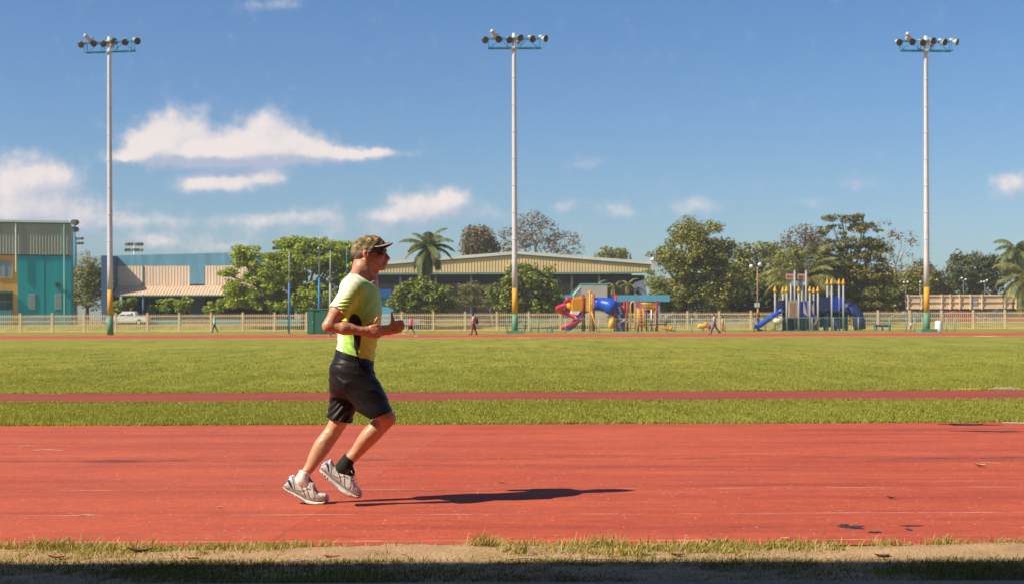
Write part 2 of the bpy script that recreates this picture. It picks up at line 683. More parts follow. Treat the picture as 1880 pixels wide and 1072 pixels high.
# ------------------------------------------------------------------ ground
def ground_material():
    mt = bpy.data.materials.new('turf')
    mt.use_nodes = True
    t = mt.node_tree; g = NG(t); p = t.nodes['Principled BSDF']
    geo = g.n('ShaderNodeNewGeometry'); P = geo.outputs['Position']
    a = g.noise(g.vm('MULTIPLY', P, (9.0, 1.1, 1)), 1.0, 6.0, 0.72)
    b = g.noise(g.vm('MULTIPLY', P, (0.35, 0.10, 1)), 1.0, 4.0, 0.6)
    c = g.noise(g.vm('MULTIPLY', P, (1.6, 0.22, 1)), 1.0, 4.0, 0.65)
    f = g.noise(P, 40.0, 4.0, 0.7)
    col = g.mix(g.mapr(b, 0.35, 0.68, 0, 1), (0.225, 0.235, 0.027), (0.335, 0.295, 0.045))
    col = g.mix(g.m('MULTIPLY', g.mapr(c, 0.46, 0.72, 0, 1), 0.75), col, (0.075, 0.105, 0.014))
    col = g.mix(g.m('MULTIPLY', g.mapr(g.noise(g.vm('MULTIPLY', P, (2.2, 0.35, 1)), 1.0, 5.0, 0.7), 0.56, 0.74, 0, 1), 0.5), col, (0.36, 0.29, 0.075))
    hsv = g.n('ShaderNodeHueSaturation')
    g.put(hsv.inputs['Color'], col)
    g.put(hsv.inputs['Value'], g.m('MULTIPLY', g.mapr(a, 0.25, 0.75, 0.62, 1.38), g.mapr(f, 0.3, 0.7, 0.75, 1.25)))
    t.links.new(hsv.outputs[0], p.inputs['Base Color'])
    p.inputs['Roughness'].default_value = 0.9
    p.inputs['Specular IOR Level'].default_value = 0.1
    bm_ = g.n('ShaderNodeBump'); bm_.inputs['Strength'].default_value = 0.7; bm_.inputs['Distance'].default_value = 0.05
    t.links.new(a, bm_.inputs['Height']); t.links.new(bm_.outputs[0], p.inputs['Normal'])
    return mt


def track_material(name, base, dark, pale, lines=(), boundary=True, bands=()):
    mt = bpy.data.materials.new(name)
    mt.use_nodes = True
    t = mt.node_tree; g = NG(t); p = t.nodes['Principled BSDF']
    geo = g.n('ShaderNodeNewGeometry'); P = geo.outputs['Position']
    sp = g.n('ShaderNodeSeparateXYZ'); t.links.new(P, sp.inputs[0])
    st = g.noise(g.vm('MULTIPLY', P, (0.22, 2.2, 1)), 1.0, 6.0, 0.66)
    st2 = g.noise(g.vm('MULTIPLY', P, (0.9, 6.0, 1)), 1.0, 5.0, 0.65)
    big = g.noise(P, 0.55, 4.0, 0.6)
    grain = g.noise(P, 120.0, 3.0, 0.75)
    grain2 = g.noise(P, 38.0, 4.0, 0.8)
    col = g.mix(g.mapr(big, 0.3, 0.7, 0, 1), base, tuple(c * k for c, k in zip(base, (1.12, 1.25, 1.25))))
    col = g.mix(g.m('MULTIPLY', g.mapr(st, 0.44, 0.70, 0, 1), 0.75), col, dark)
    mo = g.noise(g.vm('MULTIPLY', P, (1.4, 3.6, 1)), 1.0, 6.0, 0.7)
    col = g.mix(g.m('MULTIPLY', g.mapr(mo, 0.50, 0.72, 0, 1), 0.45), col, dark)
    col = g.mix(g.m('MULTIPLY', g.mapr(st2, 0.56, 0.76, 0, 1), 0.20), col, pale)
    if boundary:
        # a joint between two pours, crossing the lanes at a slant
        sx = g.m('ADD', g.m('MULTIPLY', g.m('SUBTRACT', sp.outputs[1], 8.79), 0.085), -1.14)
        sd = g.m('SUBTRACT', sp.outputs[0], g.m('ADD', sx, g.m('MULTIPLY', g.m('SUBTRACT', g.noise(P, 3.0, 3.0), .5), .05)))
        onj = g.m('MULTIPLY', g.m('LESS_THAN', g.m('ABSOLUTE', sd), 0.012), g.mapr(g.noise(P, 9.0, 4.0, .7), .42, .6, 0, 1))
        col = g.mix(g.m('MULTIPLY', g.m('LESS_THAN', sd, 0.0), 0.10), col, pale)
        col = g.mix(g.m('MULTIPLY', onj, 0.5), col, dark)
    # scuffs: long dark smears where the rubber is worn through
    sm = g.noise(g.vm('ADD', g.vm('MULTIPLY', P, (0.62, 2.9, 1)), (7.3, 1.9, 0)), 1.0, 7.0, 0.74)
    col = g.mix(g.m('MULTIPLY', g.mapr(sm, 0.62, 0.76, 0, 1), 0.75), col, (0.075, 0.040, 0.038))
    for (y0, wd, thr, k) in bands:
        q = g.noise(g.vm('ADD', g.vm('MULTIPLY', P, (0.95, 4.2, 1)), (y0, 3.1 * y0, 0)), 1.0, 6.0, 0.75)
        near = g.m('SUBTRACT', 1.0, g.m('MULTIPLY', g.m('ABSOLUTE', g.m('SUBTRACT', sp.outputs[1], y0)), 1.0 / wd), clamp=True)
        col = g.mix(g.m('MULTIPLY', g.mapr(g.m('ADD', q, g.m('MULTIPLY', near, 0.12)), thr, thr + 0.14, 0, 1), g.m('MULTIPLY', near, k)), col, (0.070, 0.036, 0.036))
    for (y0, hw, k) in lines:
        wob = g.m('MULTIPLY', g.m('SUBTRACT', g.noise(P, 0.7, 2.0), 0.5), 0.05)
        on = g.m('LESS_THAN', g.m('ABSOLUTE', g.m('SUBTRACT', g.m('ADD', sp.outputs[1], wob), y0)), hw)
        brk = g.mapr(g.noise(g.vm('MULTIPLY', P, (1.0, 14.0, 1)), 1.6, 6.0, 0.75), 0.46, 0.62, 0, 1)
        col = g.mix(g.m('MULTIPLY', g.m('MULTIPLY', on, brk), k), col, (0.72, 0.50, 0.38))
    # chips: pale specks and black pits between the granules
    ch = g.n('ShaderNodeTexVoronoi'); ch.inputs['Scale'].default_value = 26.0; t.links.new(P, ch.inputs['Vector'])
    chv = g.n('ShaderNodeSeparateColor'); t.links.new(ch.outputs['Color'], chv.inputs[0])
    speck = g.m('MULTIPLY', g.m('LESS_THAN', ch.outputs['Distance'], 0.22), g.m('GREATER_THAN', chv.outputs[0], 0.93))
    col = g.mix(g.m('MULTIPLY', speck, 0.55), col, (0.78, 0.52, 0.40))
    pit = g.m('MULTIPLY', g.m('LESS_THAN', ch.outputs['Distance'], 0.25), g.m('LESS_THAN', chv.outputs[1], 0.035))
    col = g.mix(g.m('MULTIPLY', pit, 0.6), col, (0.10, 0.03, 0.025))
    hsv = g.n('ShaderNodeHueSaturation')
    g.put(hsv.inputs['Color'], col)
    g.put(hsv.inputs['Value'], g.m('MULTIPLY', g.mapr(grain, 0.25, 0.75, 0.70, 1.30), g.m('MULTIPLY', g.mapr(grain2, 0.3, 0.7, 0.80, 1.20), g.mapr(g.noise(g.vm('MULTIPLY', P, (1, 1.6, 1)), 7.0, 5.0, .7), .3, .7, .88, 1.10))))
    t.links.new(hsv.outputs[0], p.inputs['Base Color'])
    p.inputs['Roughness'].default_value = 0.85
    p.inputs['Specular IOR Level'].default_value = 0.25
    bm_ = g.n('ShaderNodeBump'); bm_.inputs['Strength'].default_value = 0.55; bm_.inputs['Distance'].default_value = 0.006
    t.links.new(g.m('ADD', grain, grain2), bm_.inputs['Height']); t.links.new(bm_.outputs[0], p.inputs['Normal'])
    return mt


TURF = ground_material()
BANK = 0.8
ys = [-80, -20, 0, 8, 16, 24, 40, 70, 100, 135, 167, 169, 172, 175, 178, 182, 260, 500, 3500]
zs = [0, 0, 0, 0, 0, 0, 0, 0, 0, 0, 0, .03, .28, .6, .78, BANK, BANK, BANK, BANK]
xs = [-3000, -400, -120, -60, -30, -10, 0, 10, 30, 60, 120, 400, 3000]
V = np.array([(x, y, z) for y, z in zip(ys, zs) for x in xs])
nx = len(xs)
Q = np.array([(j * nx + i, j * nx + i + 1, (j + 1) * nx + i + 1, (j + 1) * nx + i) for j in range(len(ys) - 1) for i in range(nx - 1)])
tag(link('ground', np_mesh('ground', V, Q, TURF, True)), kind='structure')


def strip(name, y0, y1, z, m, x0=-130, x1=130, wob=0.02, step=0.35):
    """A flat sheet along x whose long edges wander a little."""
    r = np.random.default_rng(int(y0 * 10))
    n = int((x1 - x0) / step)
    X = np.linspace(x0, x1, n)

    def w():
        q = r.normal(0, 1, n)
        q = np.convolve(q, np.ones(7) / 7, 'same') * 1.6 + np.convolve(r.normal(0, 1, n), np.ones(40) / 40, 'same') * 3
        return q * wob
    V = np.concatenate([np.stack([X, y0 + w(), np.full(n, z)], 1), np.stack([X, y1 + w(), np.full(n, z)], 1)])
    Q = np.array([(i, i + 1, n + i + 1, n + i) for i in range(n - 1)])
    return tag(link(name, np_mesh(name, V, Q, m)), kind='structure')


RED = track_material('track rubber', (0.47, 0.084, 0.039), (0.28, 0.048, 0.030), (0.56, 0.18, 0.11),
                     lines=((9.69, 0.010, .75), (8.42, 0.010, .8), (7.40, 0.012, .8), (12.2, 0.012, .35), (13.6, 0.012, .3)),
                     bands=((11.75, 0.55, .60, .85), (14.7, 0.4, .66, .8), (13.3, .3, .66, .6), (10.6, .25, .70, .6)))
RED2 = track_material('worn runway rubber', (0.31, 0.060, 0.034), (0.17, 0.038, 0.026), (0.42, 0.15, 0.09), boundary=False)
RED3 = track_material('far track rubber', (0.46, 0.075, 0.040), (0.34, 0.052, 0.034), (0.54, 0.16, 0.10), boundary=False)
strip('running_track', 7.24, 15.77, 0.006, RED, -45, 45, 0.03)
strip('runway', 20.24, 22.93, 0.006, RED2, -60, 60, 0.09)
strip('far_track', 97.4, 123.0, 0.006, RED3, -140, 140, 0.05, 2.0)
LINEM = mat('line paint', (0.72, 0.66, 0.58), .8, .2, 6)
strip('track_line', 97.0, 98.6, 0.010, mat('worn pale line', (0.60, 0.33, 0.19), .8, .25, 2), -140, 140, 0.05, 2.0)

SAND = bpy.data.materials.new('sandy soil')
SAND.use_nodes = True
_t = SAND.node_tree; _g = NG(_t); _p = _t.nodes['Principled BSDF']
_P = _g.n('ShaderNodeNewGeometry').outputs['Position']
_c = _g.mix(_g.mapr(_g.noise(_P, 5.0, 5.0, .65), .35, .7, 0, 1), (0.58, 0.36, 0.19), (0.42, 0.25, 0.13))
_c = _g.mix(_g.m('MULTIPLY', _g.mapr(_g.noise(_P, 2.3, 5.0, .7), .52, .7, 0, 1), .45), _c, (0.36, 0.27, 0.10))
_c = _g.mix(_g.m('MULTIPLY', _g.mapr(_g.noise(_P, 60.0, 3.0, .7), .55, .75, 0, 1), .7), _c, (0.20, 0.12, 0.07))
_t.links.new(_c, _p.inputs['Base Color']); _p.inputs['Roughness'].default_value = .95
_b = _g.n('ShaderNodeBump'); _b.inputs['Strength'].default_value = .9; _b.inputs['Distance'].default_value = .02
_t.links.new(_g.noise(_P, 45.0, 5.0, .7), _b.inputs['Height']); _t.links.new(_b.outputs[0], _p.inputs['Normal'])
# uneven verge of sand between track and kerb
X = np.arange(-22, 22, 0.06); Y = np.linspace(6.06, 7.27, 24)
XX, YY = np.meshgrid(X, Y)
ZZ = 0.010 + 0.012 * np.sin(XX * 2.1 + np.sin(YY * 5)) * np.sin(YY * 4.2) + rng.normal(0, 0.0035, XX.shape)
ZZ -= smoothstep(7.10, 7.26, YY) * 0.012
ZZ += 0.012 * np.exp(-((YY - 7.0) / 0.14) ** 2)
n_ = len(X)
V = np.stack([XX.ravel(), YY.ravel(), ZZ.ravel()], 1)
Q = np.array([(j * n_ + i, j * n_ + i + 1, (j + 1) * n_ + i + 1, (j + 1) * n_ + i) for j in range(len(Y) - 1) for i in range(n_ - 1)])
tag(link('verge', np_mesh('verge', V, Q, SAND, True)), kind='structure')
kb = MB()
CONC = mat('concrete', (0.26, 0.21, 0.155), .9, .22, 3, .4, 40)
kb.box((-25, 5.6, -0.05), (25, 6.135, 0.022))
tag(kb.build('kerb', CONC), kind='structure')

# patches of ground beside the runway and far track
pm = MB()
a0, a1 = at(1757, 716, 22.6).x, at(1822, 716, 22.6).x
pm.add([(a0, 22.98, .012), (a1, 22.98, .012), (a1 + .05, 23.42, .012), (a0 + .35, 23.40, .012)], [(0, 1, 2, 3)])
tag(pm.build('runway_marking', mat('yellow board paint', (0.70, 0.42, 0.03), .7, .2, 5)), kind='structure')
pm = MB()
a0, a1 = at(1823, 716, 22.6).x, at(1905, 716, 22.6).x
pm.add([(a0, 22.98, .012), (a1, 22.98, .012), (a1 + .05, 23.9, .012), (a0 + .5, 23.9, .012)], [(0, 1, 2, 3)])
tag(pm.build('concrete_patch', mat('dusty concrete', (0.42, 0.33, 0.24), .9, .3, 4)), kind='structure')
for nm, xa, xb, col in (('turf_marking', 1736, 1757, (0.55, 0.45, 0.14)), ('turf_marking', 1783, 1836, (0.62, 0.50, 0.16)), ('turf_marking', 943, 976, (0.66, 0.40, 0.05))):
    pm = MB()
    pc = (xa + xb) / 2
    a0, a1 = at(xa, 619, 95).x, at(xb, 619, 95).x
    pm.add([(a0, 93.0, .02), (a1, 93.0, .02), (a1 - .2, 96.6, .02), (a0 + .3, 96.6, .02)], [(0, 1, 2, 3)])
    tag(pm.build(nm, mat('marking %d' % xa, col, .8, .2, 1)), kind='structure')
# white lane line end at the far right of the near track
pm = MB()
a0 = at(1851, 776, 15.4).x
pm.add([(a0, 15.62, .011), (a0 + .05, 15.70, .011), (a0 + 4, 14.5, .011), (a0 + 4, 14.42, .011)], [(0, 3, 2, 1)])
tag(pm.build('lane_line', LINEM), kind='structure')


# ------------------------------------------------------------------ grass
def blades(X, Y, Z, h, w, lean, r, seg=2, wind=(0.25, 0.0)):
    """Bent, tapering blades, one island each."""
    n = len(X)
    az = r.uniform(0, 2 * np.pi, n)
    dx, dy = np.cos(az), np.sin(az)
    la = r.uniform(0, 2 * np.pi, n)
    ln = np.abs(r.normal(0, 1, n)) * lean
    lx, ly = np.cos(la) * ln + wind[0] * lean, np.sin(la) * ln + wind[1] * lean
    rows = []
    for i in range(seg):
        f = i / seg
        ww = w * (1 - f * 0.55) * 0.5
        cx, cy, cz = X + lx * h * f * f, Y + ly * h * f * f, Z + h * f * (1 - 0.18 * f * np.minimum(ln, 2))
        rows.append(np.stack([cx - dx * ww, cy - dy * ww, cz], 1))
        rows.append(np.stack([cx + dx * ww, cy + dy * ww, cz], 1))
    rows.append(np.stack([X + lx * h, Y + ly * h, Z + h * (1 - 0.18 * np.minimum(ln, 2))], 1))
    k = len(rows)
    V = np.stack(rows, 1).reshape(-1, 3)
    b = np.arange(n)[:, None] * k
    fs = []
    for i in range(seg - 1):
        o = 2 * i
        fs.append(np.concatenate([b + o, b + o + 1, b + o + 3], 1))
        fs.append(np.concatenate([b + o, b + o + 3, b + o + 2], 1))
    o = 2 * (seg - 1)
    fs.append(np.concatenate([b + o, b + o + 1, b + o + 2], 1))
    return V, np.concatenate(fs)


GRASS = leafmat('grass blades', [(0.18, 0.20, 0.020), (0.29, 0.295, 0.032), (0.38, 0.36, 0.045), (0.32, 0.315, 0.038), (0.48, 0.40, 0.10)], .35)
GRASS2 = leafmat('verge grass blades', [(0.14, 0.16, 0.02), (0.30, 0.28, 0.045), (0.42, 0.36, 0.07), (0.58, 0.44, 0.16), (0.68, 0.50, 0.25)], .35)


def lawn(name, y0, y1, n, h, w, lean, r, m, marg=1.3, falloff=1.0, seg=2):
    uu = r.uniform(0, 1, n) ** falloff
    Y = y0 + (y1 - y0) * uu
    half = Y * (940 / F) * marg + 0.6
    X = r.uniform(-1, 1, n) * half
    # density and height wander in patches
    patch = np.sin(X * 1.7 + np.sin(Y * 1.3) * 2) + np.sin(X * 0.6 - Y * 0.9) + np.sin(X * 4.1 + Y * 2.7) * 0.6
    big = vnoise(X * .45 + 20, Y * .16 + 4) + .6 * vnoise(X * 1.7 + 3, Y * .5)
    keep = r.uniform(0, 1, n) < 0.30 + 0.10 * patch + .42 * big
    X, Y, patch = X[keep], Y[keep], patch[keep]
    hh = h * r.uniform(0.5, 1.25, len(X)) * (1 + 0.14 * patch)
    V, T = blades(X, Y, np.zeros(len(X)), hh, w * r.uniform(.7, 1.3, len(X)), lean, r, seg)
    return tag(link(name, np_mesh(name, V, T, m)), kind='stuff')


r1 = np.random.default_rng(11)
lawn('grass', 15.70, 20.32, 270000, .032, .0085, .6, r1, GRASS)
lawn('grass', 22.88, 34.0, 260000, .026, .010, .6, r1, GRASS, 1.2, 1.25)
lawn('grass', 34.0, 62.0, 120000, .030, .020, .6, r1, GRASS, 1.15, 1.3, 1)
# the unmown lip hanging over the track edges
for (yy, n, hh) in ((15.80, 9000, .055), (20.28, 7000, .05), (22.92, 7000, .05)):
    X = r1.uniform(-1, 1, n) * yy * .5
    k = r1.uniform(0, 1, n) < 0.35 + 0.45 * (np.sin(X * 3.1) * np.sin(X * 1.3 + 1) + .3)
    X = X[k]
    V, T = blades(X, yy + r1.normal(0, .04, len(X)), np.zeros(len(X)), hh * r1.uniform(.4, 1.1, len(X)), np.full(len(X), .012), .8, r1)
    tag(link('grass', np_mesh('grass', V, T, GRASS)), kind='stuff')

# verge: ragged clumps in the sun, dense short grass in the shade
Xs, Ys, Hs = [], [], []
for i in range(760):
    cx = r1.uniform(-4.2, 4.2)
    cy = np.clip(7.07 + r1.normal(0, .12), 6.74, 7.27)
    if math.sin(cx * 2.3) + math.sin(cx * 5.1 + 1) + r1.normal(0, .9) < -0.1:
        continue
    nb = int(r1.uniform(14, 60))
    s_ = r1.uniform(.02, .075)
    Xs.append(cx + r1.normal(0, s_ * 1.5, nb)); Ys.append(cy + r1.normal(0, s_ * .7, nb)); Hs.append(r1.uniform(.25, 1, nb) * r1.uniform(.018, .060))
for (px, py, hh, nb, s_) in ((884, 1012, .115, 150, .045), (945, 1020, .085, 110, .045), (1105, 1006, .085, 130, .07), (120, 1008, .075, 150, .10), (90, 1010, .07, 90, .06),
                             (1735, 1007, .075, 110, .05), (215, 1012, .055, 120, .08), (470, 1018, .055, 140, .09), (1275, 1012, .055, 150, .12), (1480, 1012, .055, 150, .12),
                             (400, 1010, .05, 120, .06), (560, 1008, .055, 100, .06), (1620, 1006, .06, 90, .06)):
    d = gdepth(px, py)
    c = at(px, py, d)
    Xs.append(c.x + r1.normal(0, s_, nb)); Ys.append(d + r1.normal(0, s_ * .6, nb)); Hs.append(r1.uniform(.35, 1.1, nb) * hh)
# thin dry stalks all over the sand
nb = 5200
Xs.append(r1.uniform(-4.2, 4.2, nb)); Ys.append(r1.uniform(6.72, 7.24, nb)); Hs.append(r1.uniform(.008, .03, nb))
X, Y, H = np.concatenate(Xs), np.concatenate(Ys), np.concatenate(Hs)
V, T = blades(X, Y, np.full(len(X), .005), H, np.full(len(X), .0055) * r1.uniform(.7, 1.4, len(X)), .75, r1, 3)
tag(link('grass', np_mesh('grass', V, T, GRASS2)), kind='stuff')
n = 80000
X = r1.uniform(-4.2, 4.2, n); Y = 6.16 + 0.62 * r1.uniform(0, 1, n) ** 1.15
k = r1.uniform(0, 1, n) < 0.55 + 0.25 * np.sin(X * 2.9 + np.sin(Y * 9)) + .2 * np.sin(X * 7)
X, Y = X[k], Y[k]
V, T = blades(X, Y, np.full(len(X), .004), r1.uniform(.010, .034, len(X)), np.full(len(X), .005), .9, r1, 2)
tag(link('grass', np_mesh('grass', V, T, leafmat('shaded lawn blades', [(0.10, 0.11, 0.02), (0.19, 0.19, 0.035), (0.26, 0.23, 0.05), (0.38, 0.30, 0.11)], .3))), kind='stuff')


# ------------------------------------------------------------------ fallen leaves and twigs
LEAFM = [mat('dry leaf %d' % i, c, .7, .25, 30) for i, c in enumerate(((0.52, 0.24, 0.10), (0.34, 0.13, 0.07), (0.60, 0.36, 0.17), (0.16, 0.08, 0.06), (0.60, 0.50, 0.40)))]


def dry_leaf(px, py, L, m, label, ang=0.0, curl=0.35, group='dry leaves on the track and verge', lift=0.0):
    d = gdepth(px, py)
    L = L * .78
    c = at(px, py, d)
    n = 9
    V, Fs = [], []
    for i in range(n):
        f = i / (n - 1)
        w = L * .30 * math.sin(math.pi * min(1, f * .96 + .04)) ** .8
        x = (f - .5) * L
        zc = .004 + curl * L * .45 * (2 * f - 1) ** 2 + random.uniform(0, .002)
        for s_, k in ((-1, .30), (0, 0), (1, .26)):
            V.append((x, s_ * w, zc + k * w * (1 + curl) + .003))
    for i in range(n - 1):
        for j in range(2):
            Fs.append((i * 3 + j, i * 3 + j + 1, i * 3 + j + 4, i * 3 + j + 3))
    V = np.array(V)
    ca, sa = math.cos(ang), math.sin(ang)
    V = np.stack([V[:, 0] * ca - V[:, 1] * sa, V[:, 0] * sa + V[:, 1] * ca, V[:, 2]], 1)
    top = len(V)
    U = V.copy(); U[:, 2] -= .0018
    F2 = [tuple(i + top for i in reversed(f)) for f in Fs]
    me = np_mesh('fallen_leaf', np.concatenate([V, U]), Fs + F2, LEAFM[m], True)
    o = link('fallen_leaf', me, None, Vector((c.x, d, .006 + lift)))
    return tag(o, label, 'leaf', group)


for a in (
    (922, 1016, .095, 0, 'orange curled dry leaf beside the tallest grass tuft of the verge', .3),
    (880, 1019, .10, 1, 'flat brown leaf lying just under the tallest grass tuft', -.2),
    (1080, 1010, .085, 1, 'dark brown leaf at the foot of the wide tuft on the verge', .2),
    (1310, 998, .11, 0, 'long orange leaf lying on the near edge of the red track', .05),
    (1440, 994, .08, 2, 'small pale orange leaf on the track near its front edge', .2),
    (258, 1017, .15, 3, 'dark curled leaf casting a shadow on the sandy verge', .35),
    (105, 1029, .11, 1, 'reddish leaf at the shadow edge of the verge, leftmost of the verge leaves', .1),
    (352, 1030, .09, 0, 'reddish brown leaf on sand at the shadow edge', 0.0),
    (1636, 917, .075, 3, 'dark leaf alone on the red track ahead of the runner', .1),
    (1800, 858, .13, 2, 'pale straw coloured leaf on the track beside the dark smear', .25),
    (920, 888, .07, 2, 'small tan leaf on the track just above the runner\'s shadow', .1),
    (1697, 757, .14, 0, 'orange leaf lying in the grass strip next to the track', .4),
    (1586, 755, .09, 1, 'small red leaf in the grass strip next to the track', .1),
    (402, 935, .05, 4, 'tiny whitish leaf on the track behind the runner\'s heel', .2),
    (1245, 1024, .09, 3, 'blackish leaf in the sand under the short tufts', .2),
    (1620, 1026, .10, 3, 'blackish leaf at the shadow edge of the verge', .1),
    (610, 1028, .10, 1, 'brown leaf on the sand below the runner\'s feet', .1),
):
    dry_leaf(*a[:5], ang=a[5])
tw = MB()
for (px, py, L, an) in ((545, 1033, .20, .05), (570, 1034, .16, -.06), (88, 829, .30, -.1), (50, 822, .14, .15), (1815, 853, .2, .1), (160, 950, .12, 0), (1090, 1032, .2, .05), (965, 1031, .22, .02)):
    d = gdepth(px, py); c = at(px, py, d)
    p0 = Vector((c.x - L / 2, d - an * L / 2, .012)); p1 = Vector((c.x + L / 2, d + an * L / 2, .014))
    tw.tube([p0, (p0 + p1) / 2 + Vector((0, .006, .006)), p1], [.0035, .004, .002], 5)
tag(tw.build('litter', mat('twig', (0.55, 0.38, 0.26), .8, .3, 20)), kind='stuff')
# crumbs of soil and rubber on the track
Vc, Fc = [], []
for i in range(260):
    py = random.uniform(782, 1000); px = random.uniform(-60, 1940)
    d = gdepth(px, py); c = at(px, py, d)
    s_ = random.uniform(.002, .006)
    o = len(Vc)
    for (a, b, e) in ((1, 0, 0), (-.5, .8, 0), (-.6, -.9, 0), (0, 0, .8)):
        Vc.append((c.x + a * s_ * random.uniform(.6, 1.8), d + b * s_, .006 + e * s_))
    Fc += [(o, o + 1, o + 3), (o + 1, o + 2, o + 3), (o + 2, o, o + 3)]
tag(link('litter', np_mesh('litter', np.array(Vc), Fc, mat('crumb', (0.56, 0.34, 0.25), .9, .6, 3))), kind='stuff')
# worn-through holes in the track surface: dark base showing
hm = mat('bare track base', (0.045, 0.040, 0.045), .9, .35, 14)


def hole(px, py, rx, ry, seed):
    d = gdepth(px, py); c = at(px, py, d)
    r = random.Random(seed)
    n = 40
    ph = [r.uniform(0, 6.3) for _ in range(5)]
    pts = [(c.x, d, .010)]
    for i in range(n):
        a = 2 * math.pi * i / n
        k = 1 + .25 * math.sin(2 * a + ph[0]) + .22 * math.sin(5 * a + ph[1]) + .2 * math.sin(9 * a + ph[2]) + r.uniform(-.18, .18)
        pts.append((c.x + rx * k * math.cos(a), d + ry * k * math.sin(a), .010))
    return pts, [(0, i + 1, (i + 1) % n + 1) for i in range(n)]


hb = MB()
for h_ in ((1562, 969, .055, .05, 1), (1548, 966, .03, .03, 2), (1575, 972, .03, .02, 7), (1606, 979, .03, .03, 3), (1674, 967, .05, .02, 4), (1668, 974, .015, .03, 5), (1770, 780, .22, .10, 6), (1800, 781, .20, .06, 8), (1745, 779.5, .12, .05, 9), (1835, 793, .30, .06, 10), (1775, 792, .2, .03, 11)):
    hb.add(*hole(*h_))
tag(hb.build('track_marking', hm), kind='structure')

# ------------------------------------------------------------------ the runner
D0 = 8.90
RB = at(640, 926, D0); RB.z = 0.006
runner = root('person', RB, 'running man in camouflage cap, lime shirt and black shorts', 'person')


def L(px, py, dy=0.0):
    p = at(px, py, D0 + dy) - RB
    return (p.x, p.y, p.z)


PXM = F / D0


def skin_material():
    mt = bpy.data.materials.new('sunburnt skin')
    mt.use_nodes = True
    t = mt.node_tree; g = NG(t); p = t.nodes['Principled BSDF']
    P = g.n('ShaderNodeNewGeometry').outputs['Position']
    a = g.n('ShaderNodeAttribute', attribute_name='tint').outputs['Color']
    n1_ = g.noise(P, 17.0, 6.0, .65)
    n2_ = g.noise(P, 110.0, 4.0, .7)
    col = g.mix(g.m('MULTIPLY', g.mapr(n1_, .42, .70, 0, 1), .42), a, (0.40, 0.13, 0.07))
    hsv = g.n('ShaderNodeHueSaturation'); g.put(hsv.inputs['Color'], col); g.put(hsv.inputs['Value'], g.mapr(n2_, .3, .7, .86, 1.12))
    t.links.new(hsv.outputs[0], p.inputs['Base Color'])
    p.inputs['Roughness'].default_value = .42
    p.inputs['Specular IOR Level'].default_value = .5
    p.inputs['Subsurface Weight'].default_value = .08
    p.inputs['Subsurface Radius'].default_value = (.012, .005, .003)
    b = g.n('ShaderNodeBump'); b.inputs['Strength'].default_value = .16; b.inputs['Distance'].default_value = .006
    t.links.new(g.noise(P, 75.0, 4.0, .7), b.inputs['Height']); t.links.new(b.outputs[0], p.inputs['Normal'])
    return mt


SKIN = skin_material()
bd = SDF()
# --- head and neck (side view, facing +x)
bd.ell(L(678, 461), (.093, .076, .083), .02)
bd.ell(L(688, 474), (.060, .060, .070), .03)
for s_ in (-1, 1):
    bd.cone(L(679, 482, s_ * .050), L(701, 491, s_ * .016), .017, .016, .025)      # jaw
    bd.ell(L(696, 473, s_ * .046), (.024, .017, .019), .02)                       # cheekbone
    bd.cone(L(703, 458.5, s_ * .040), L(706, 458.5, s_ * .008), .012, .012, .012)   # brow
    bd.ell(L(706, 463.5, s_ * .030), (.011, .015, .009), .006, True)               # eye socket
    bd.ell(L(705, 463.7, s_ * .030), (.012, .012, .011), .003)                     # eye
    bd.ell(L(671.5, 467.5, s_ * .089), (.019, .010, .030), .004, rot=.25)             # ear
    bd.ell(L(674.0, 466.5, s_ * .0995), (.0105, .008, .017), .003, True, rot=.25)
    bd.cone(L(671, 468, s_ * .070), L(671, 468, s_ * .086), .010, .010, .004)
    bd.ell(L(674, 476, s_ * .085), (.009, .007, .008), .005)                       # lobe
    bd.cone(L(671, 478, s_ * .060), L(687, 523, s_ * .020), .015, .012, .010)      # neck muscle
    bd.cone(L(661, 493, s_ * .03), L(645, 524, s_ * .13), .045, .040, .05)         # trapezius
    bd.ell(L(709, 475.8, s_ * .010), (.008, .008, .007), .005)                      # nostril wing
bd.cone(L(705.5, 461), L(711, 474), .008, .0115, .010)                            # nose
bd.ell(L(712.6, 474.8), (.011, .012, .010), .008)
bd.ell(L(706.5, 483), (.010, .024, .0065), .005)                                  # lips
bd.ell(L(706, 486.8), (.010, .021, .006), .005)
bd.cone(L(708.5, 484.9, -.022), L(708.5, 484.9, .022), .003, .003, .003, 1.0, True)
bd.ell(L(703.5, 492), (.016, .020, .014), .012)                                   # chin
bd.cone(L(700, 478, .0), L(706, 481, .0), .03, .018, .02)
bd.cone(L(672, 480), L(667, 520), .062, .066, .03, 1.0)
bd.cone(L(688, 494), L(687, 520), .016, .014, .03)                                # throat
# --- torso inside the clothes
bd.loft([(L(0, 662)[2], L(651, 662)[0], 0, .082, .115), (L(0, 620)[2], L(656, 620)[0], 0, .09, .12), (L(0, 580)[2], L(661, 580)[0], 0, .112, .148),
         (L(0, 545)[2], L(663, 545)[0], 0, .10, .165), (L(0, 523)[2], L(666, 523)[0], 0, .07, .14)], .05)
bd.loft([(L(0, 730)[2], L(648, 730)[0], 0, .085, .12), (L(0, 700)[2], L(649, 700)[0], 0, .10, .14), (L(0, 655)[2], L(651, 655)[0], 0, .082, .115)], .04)
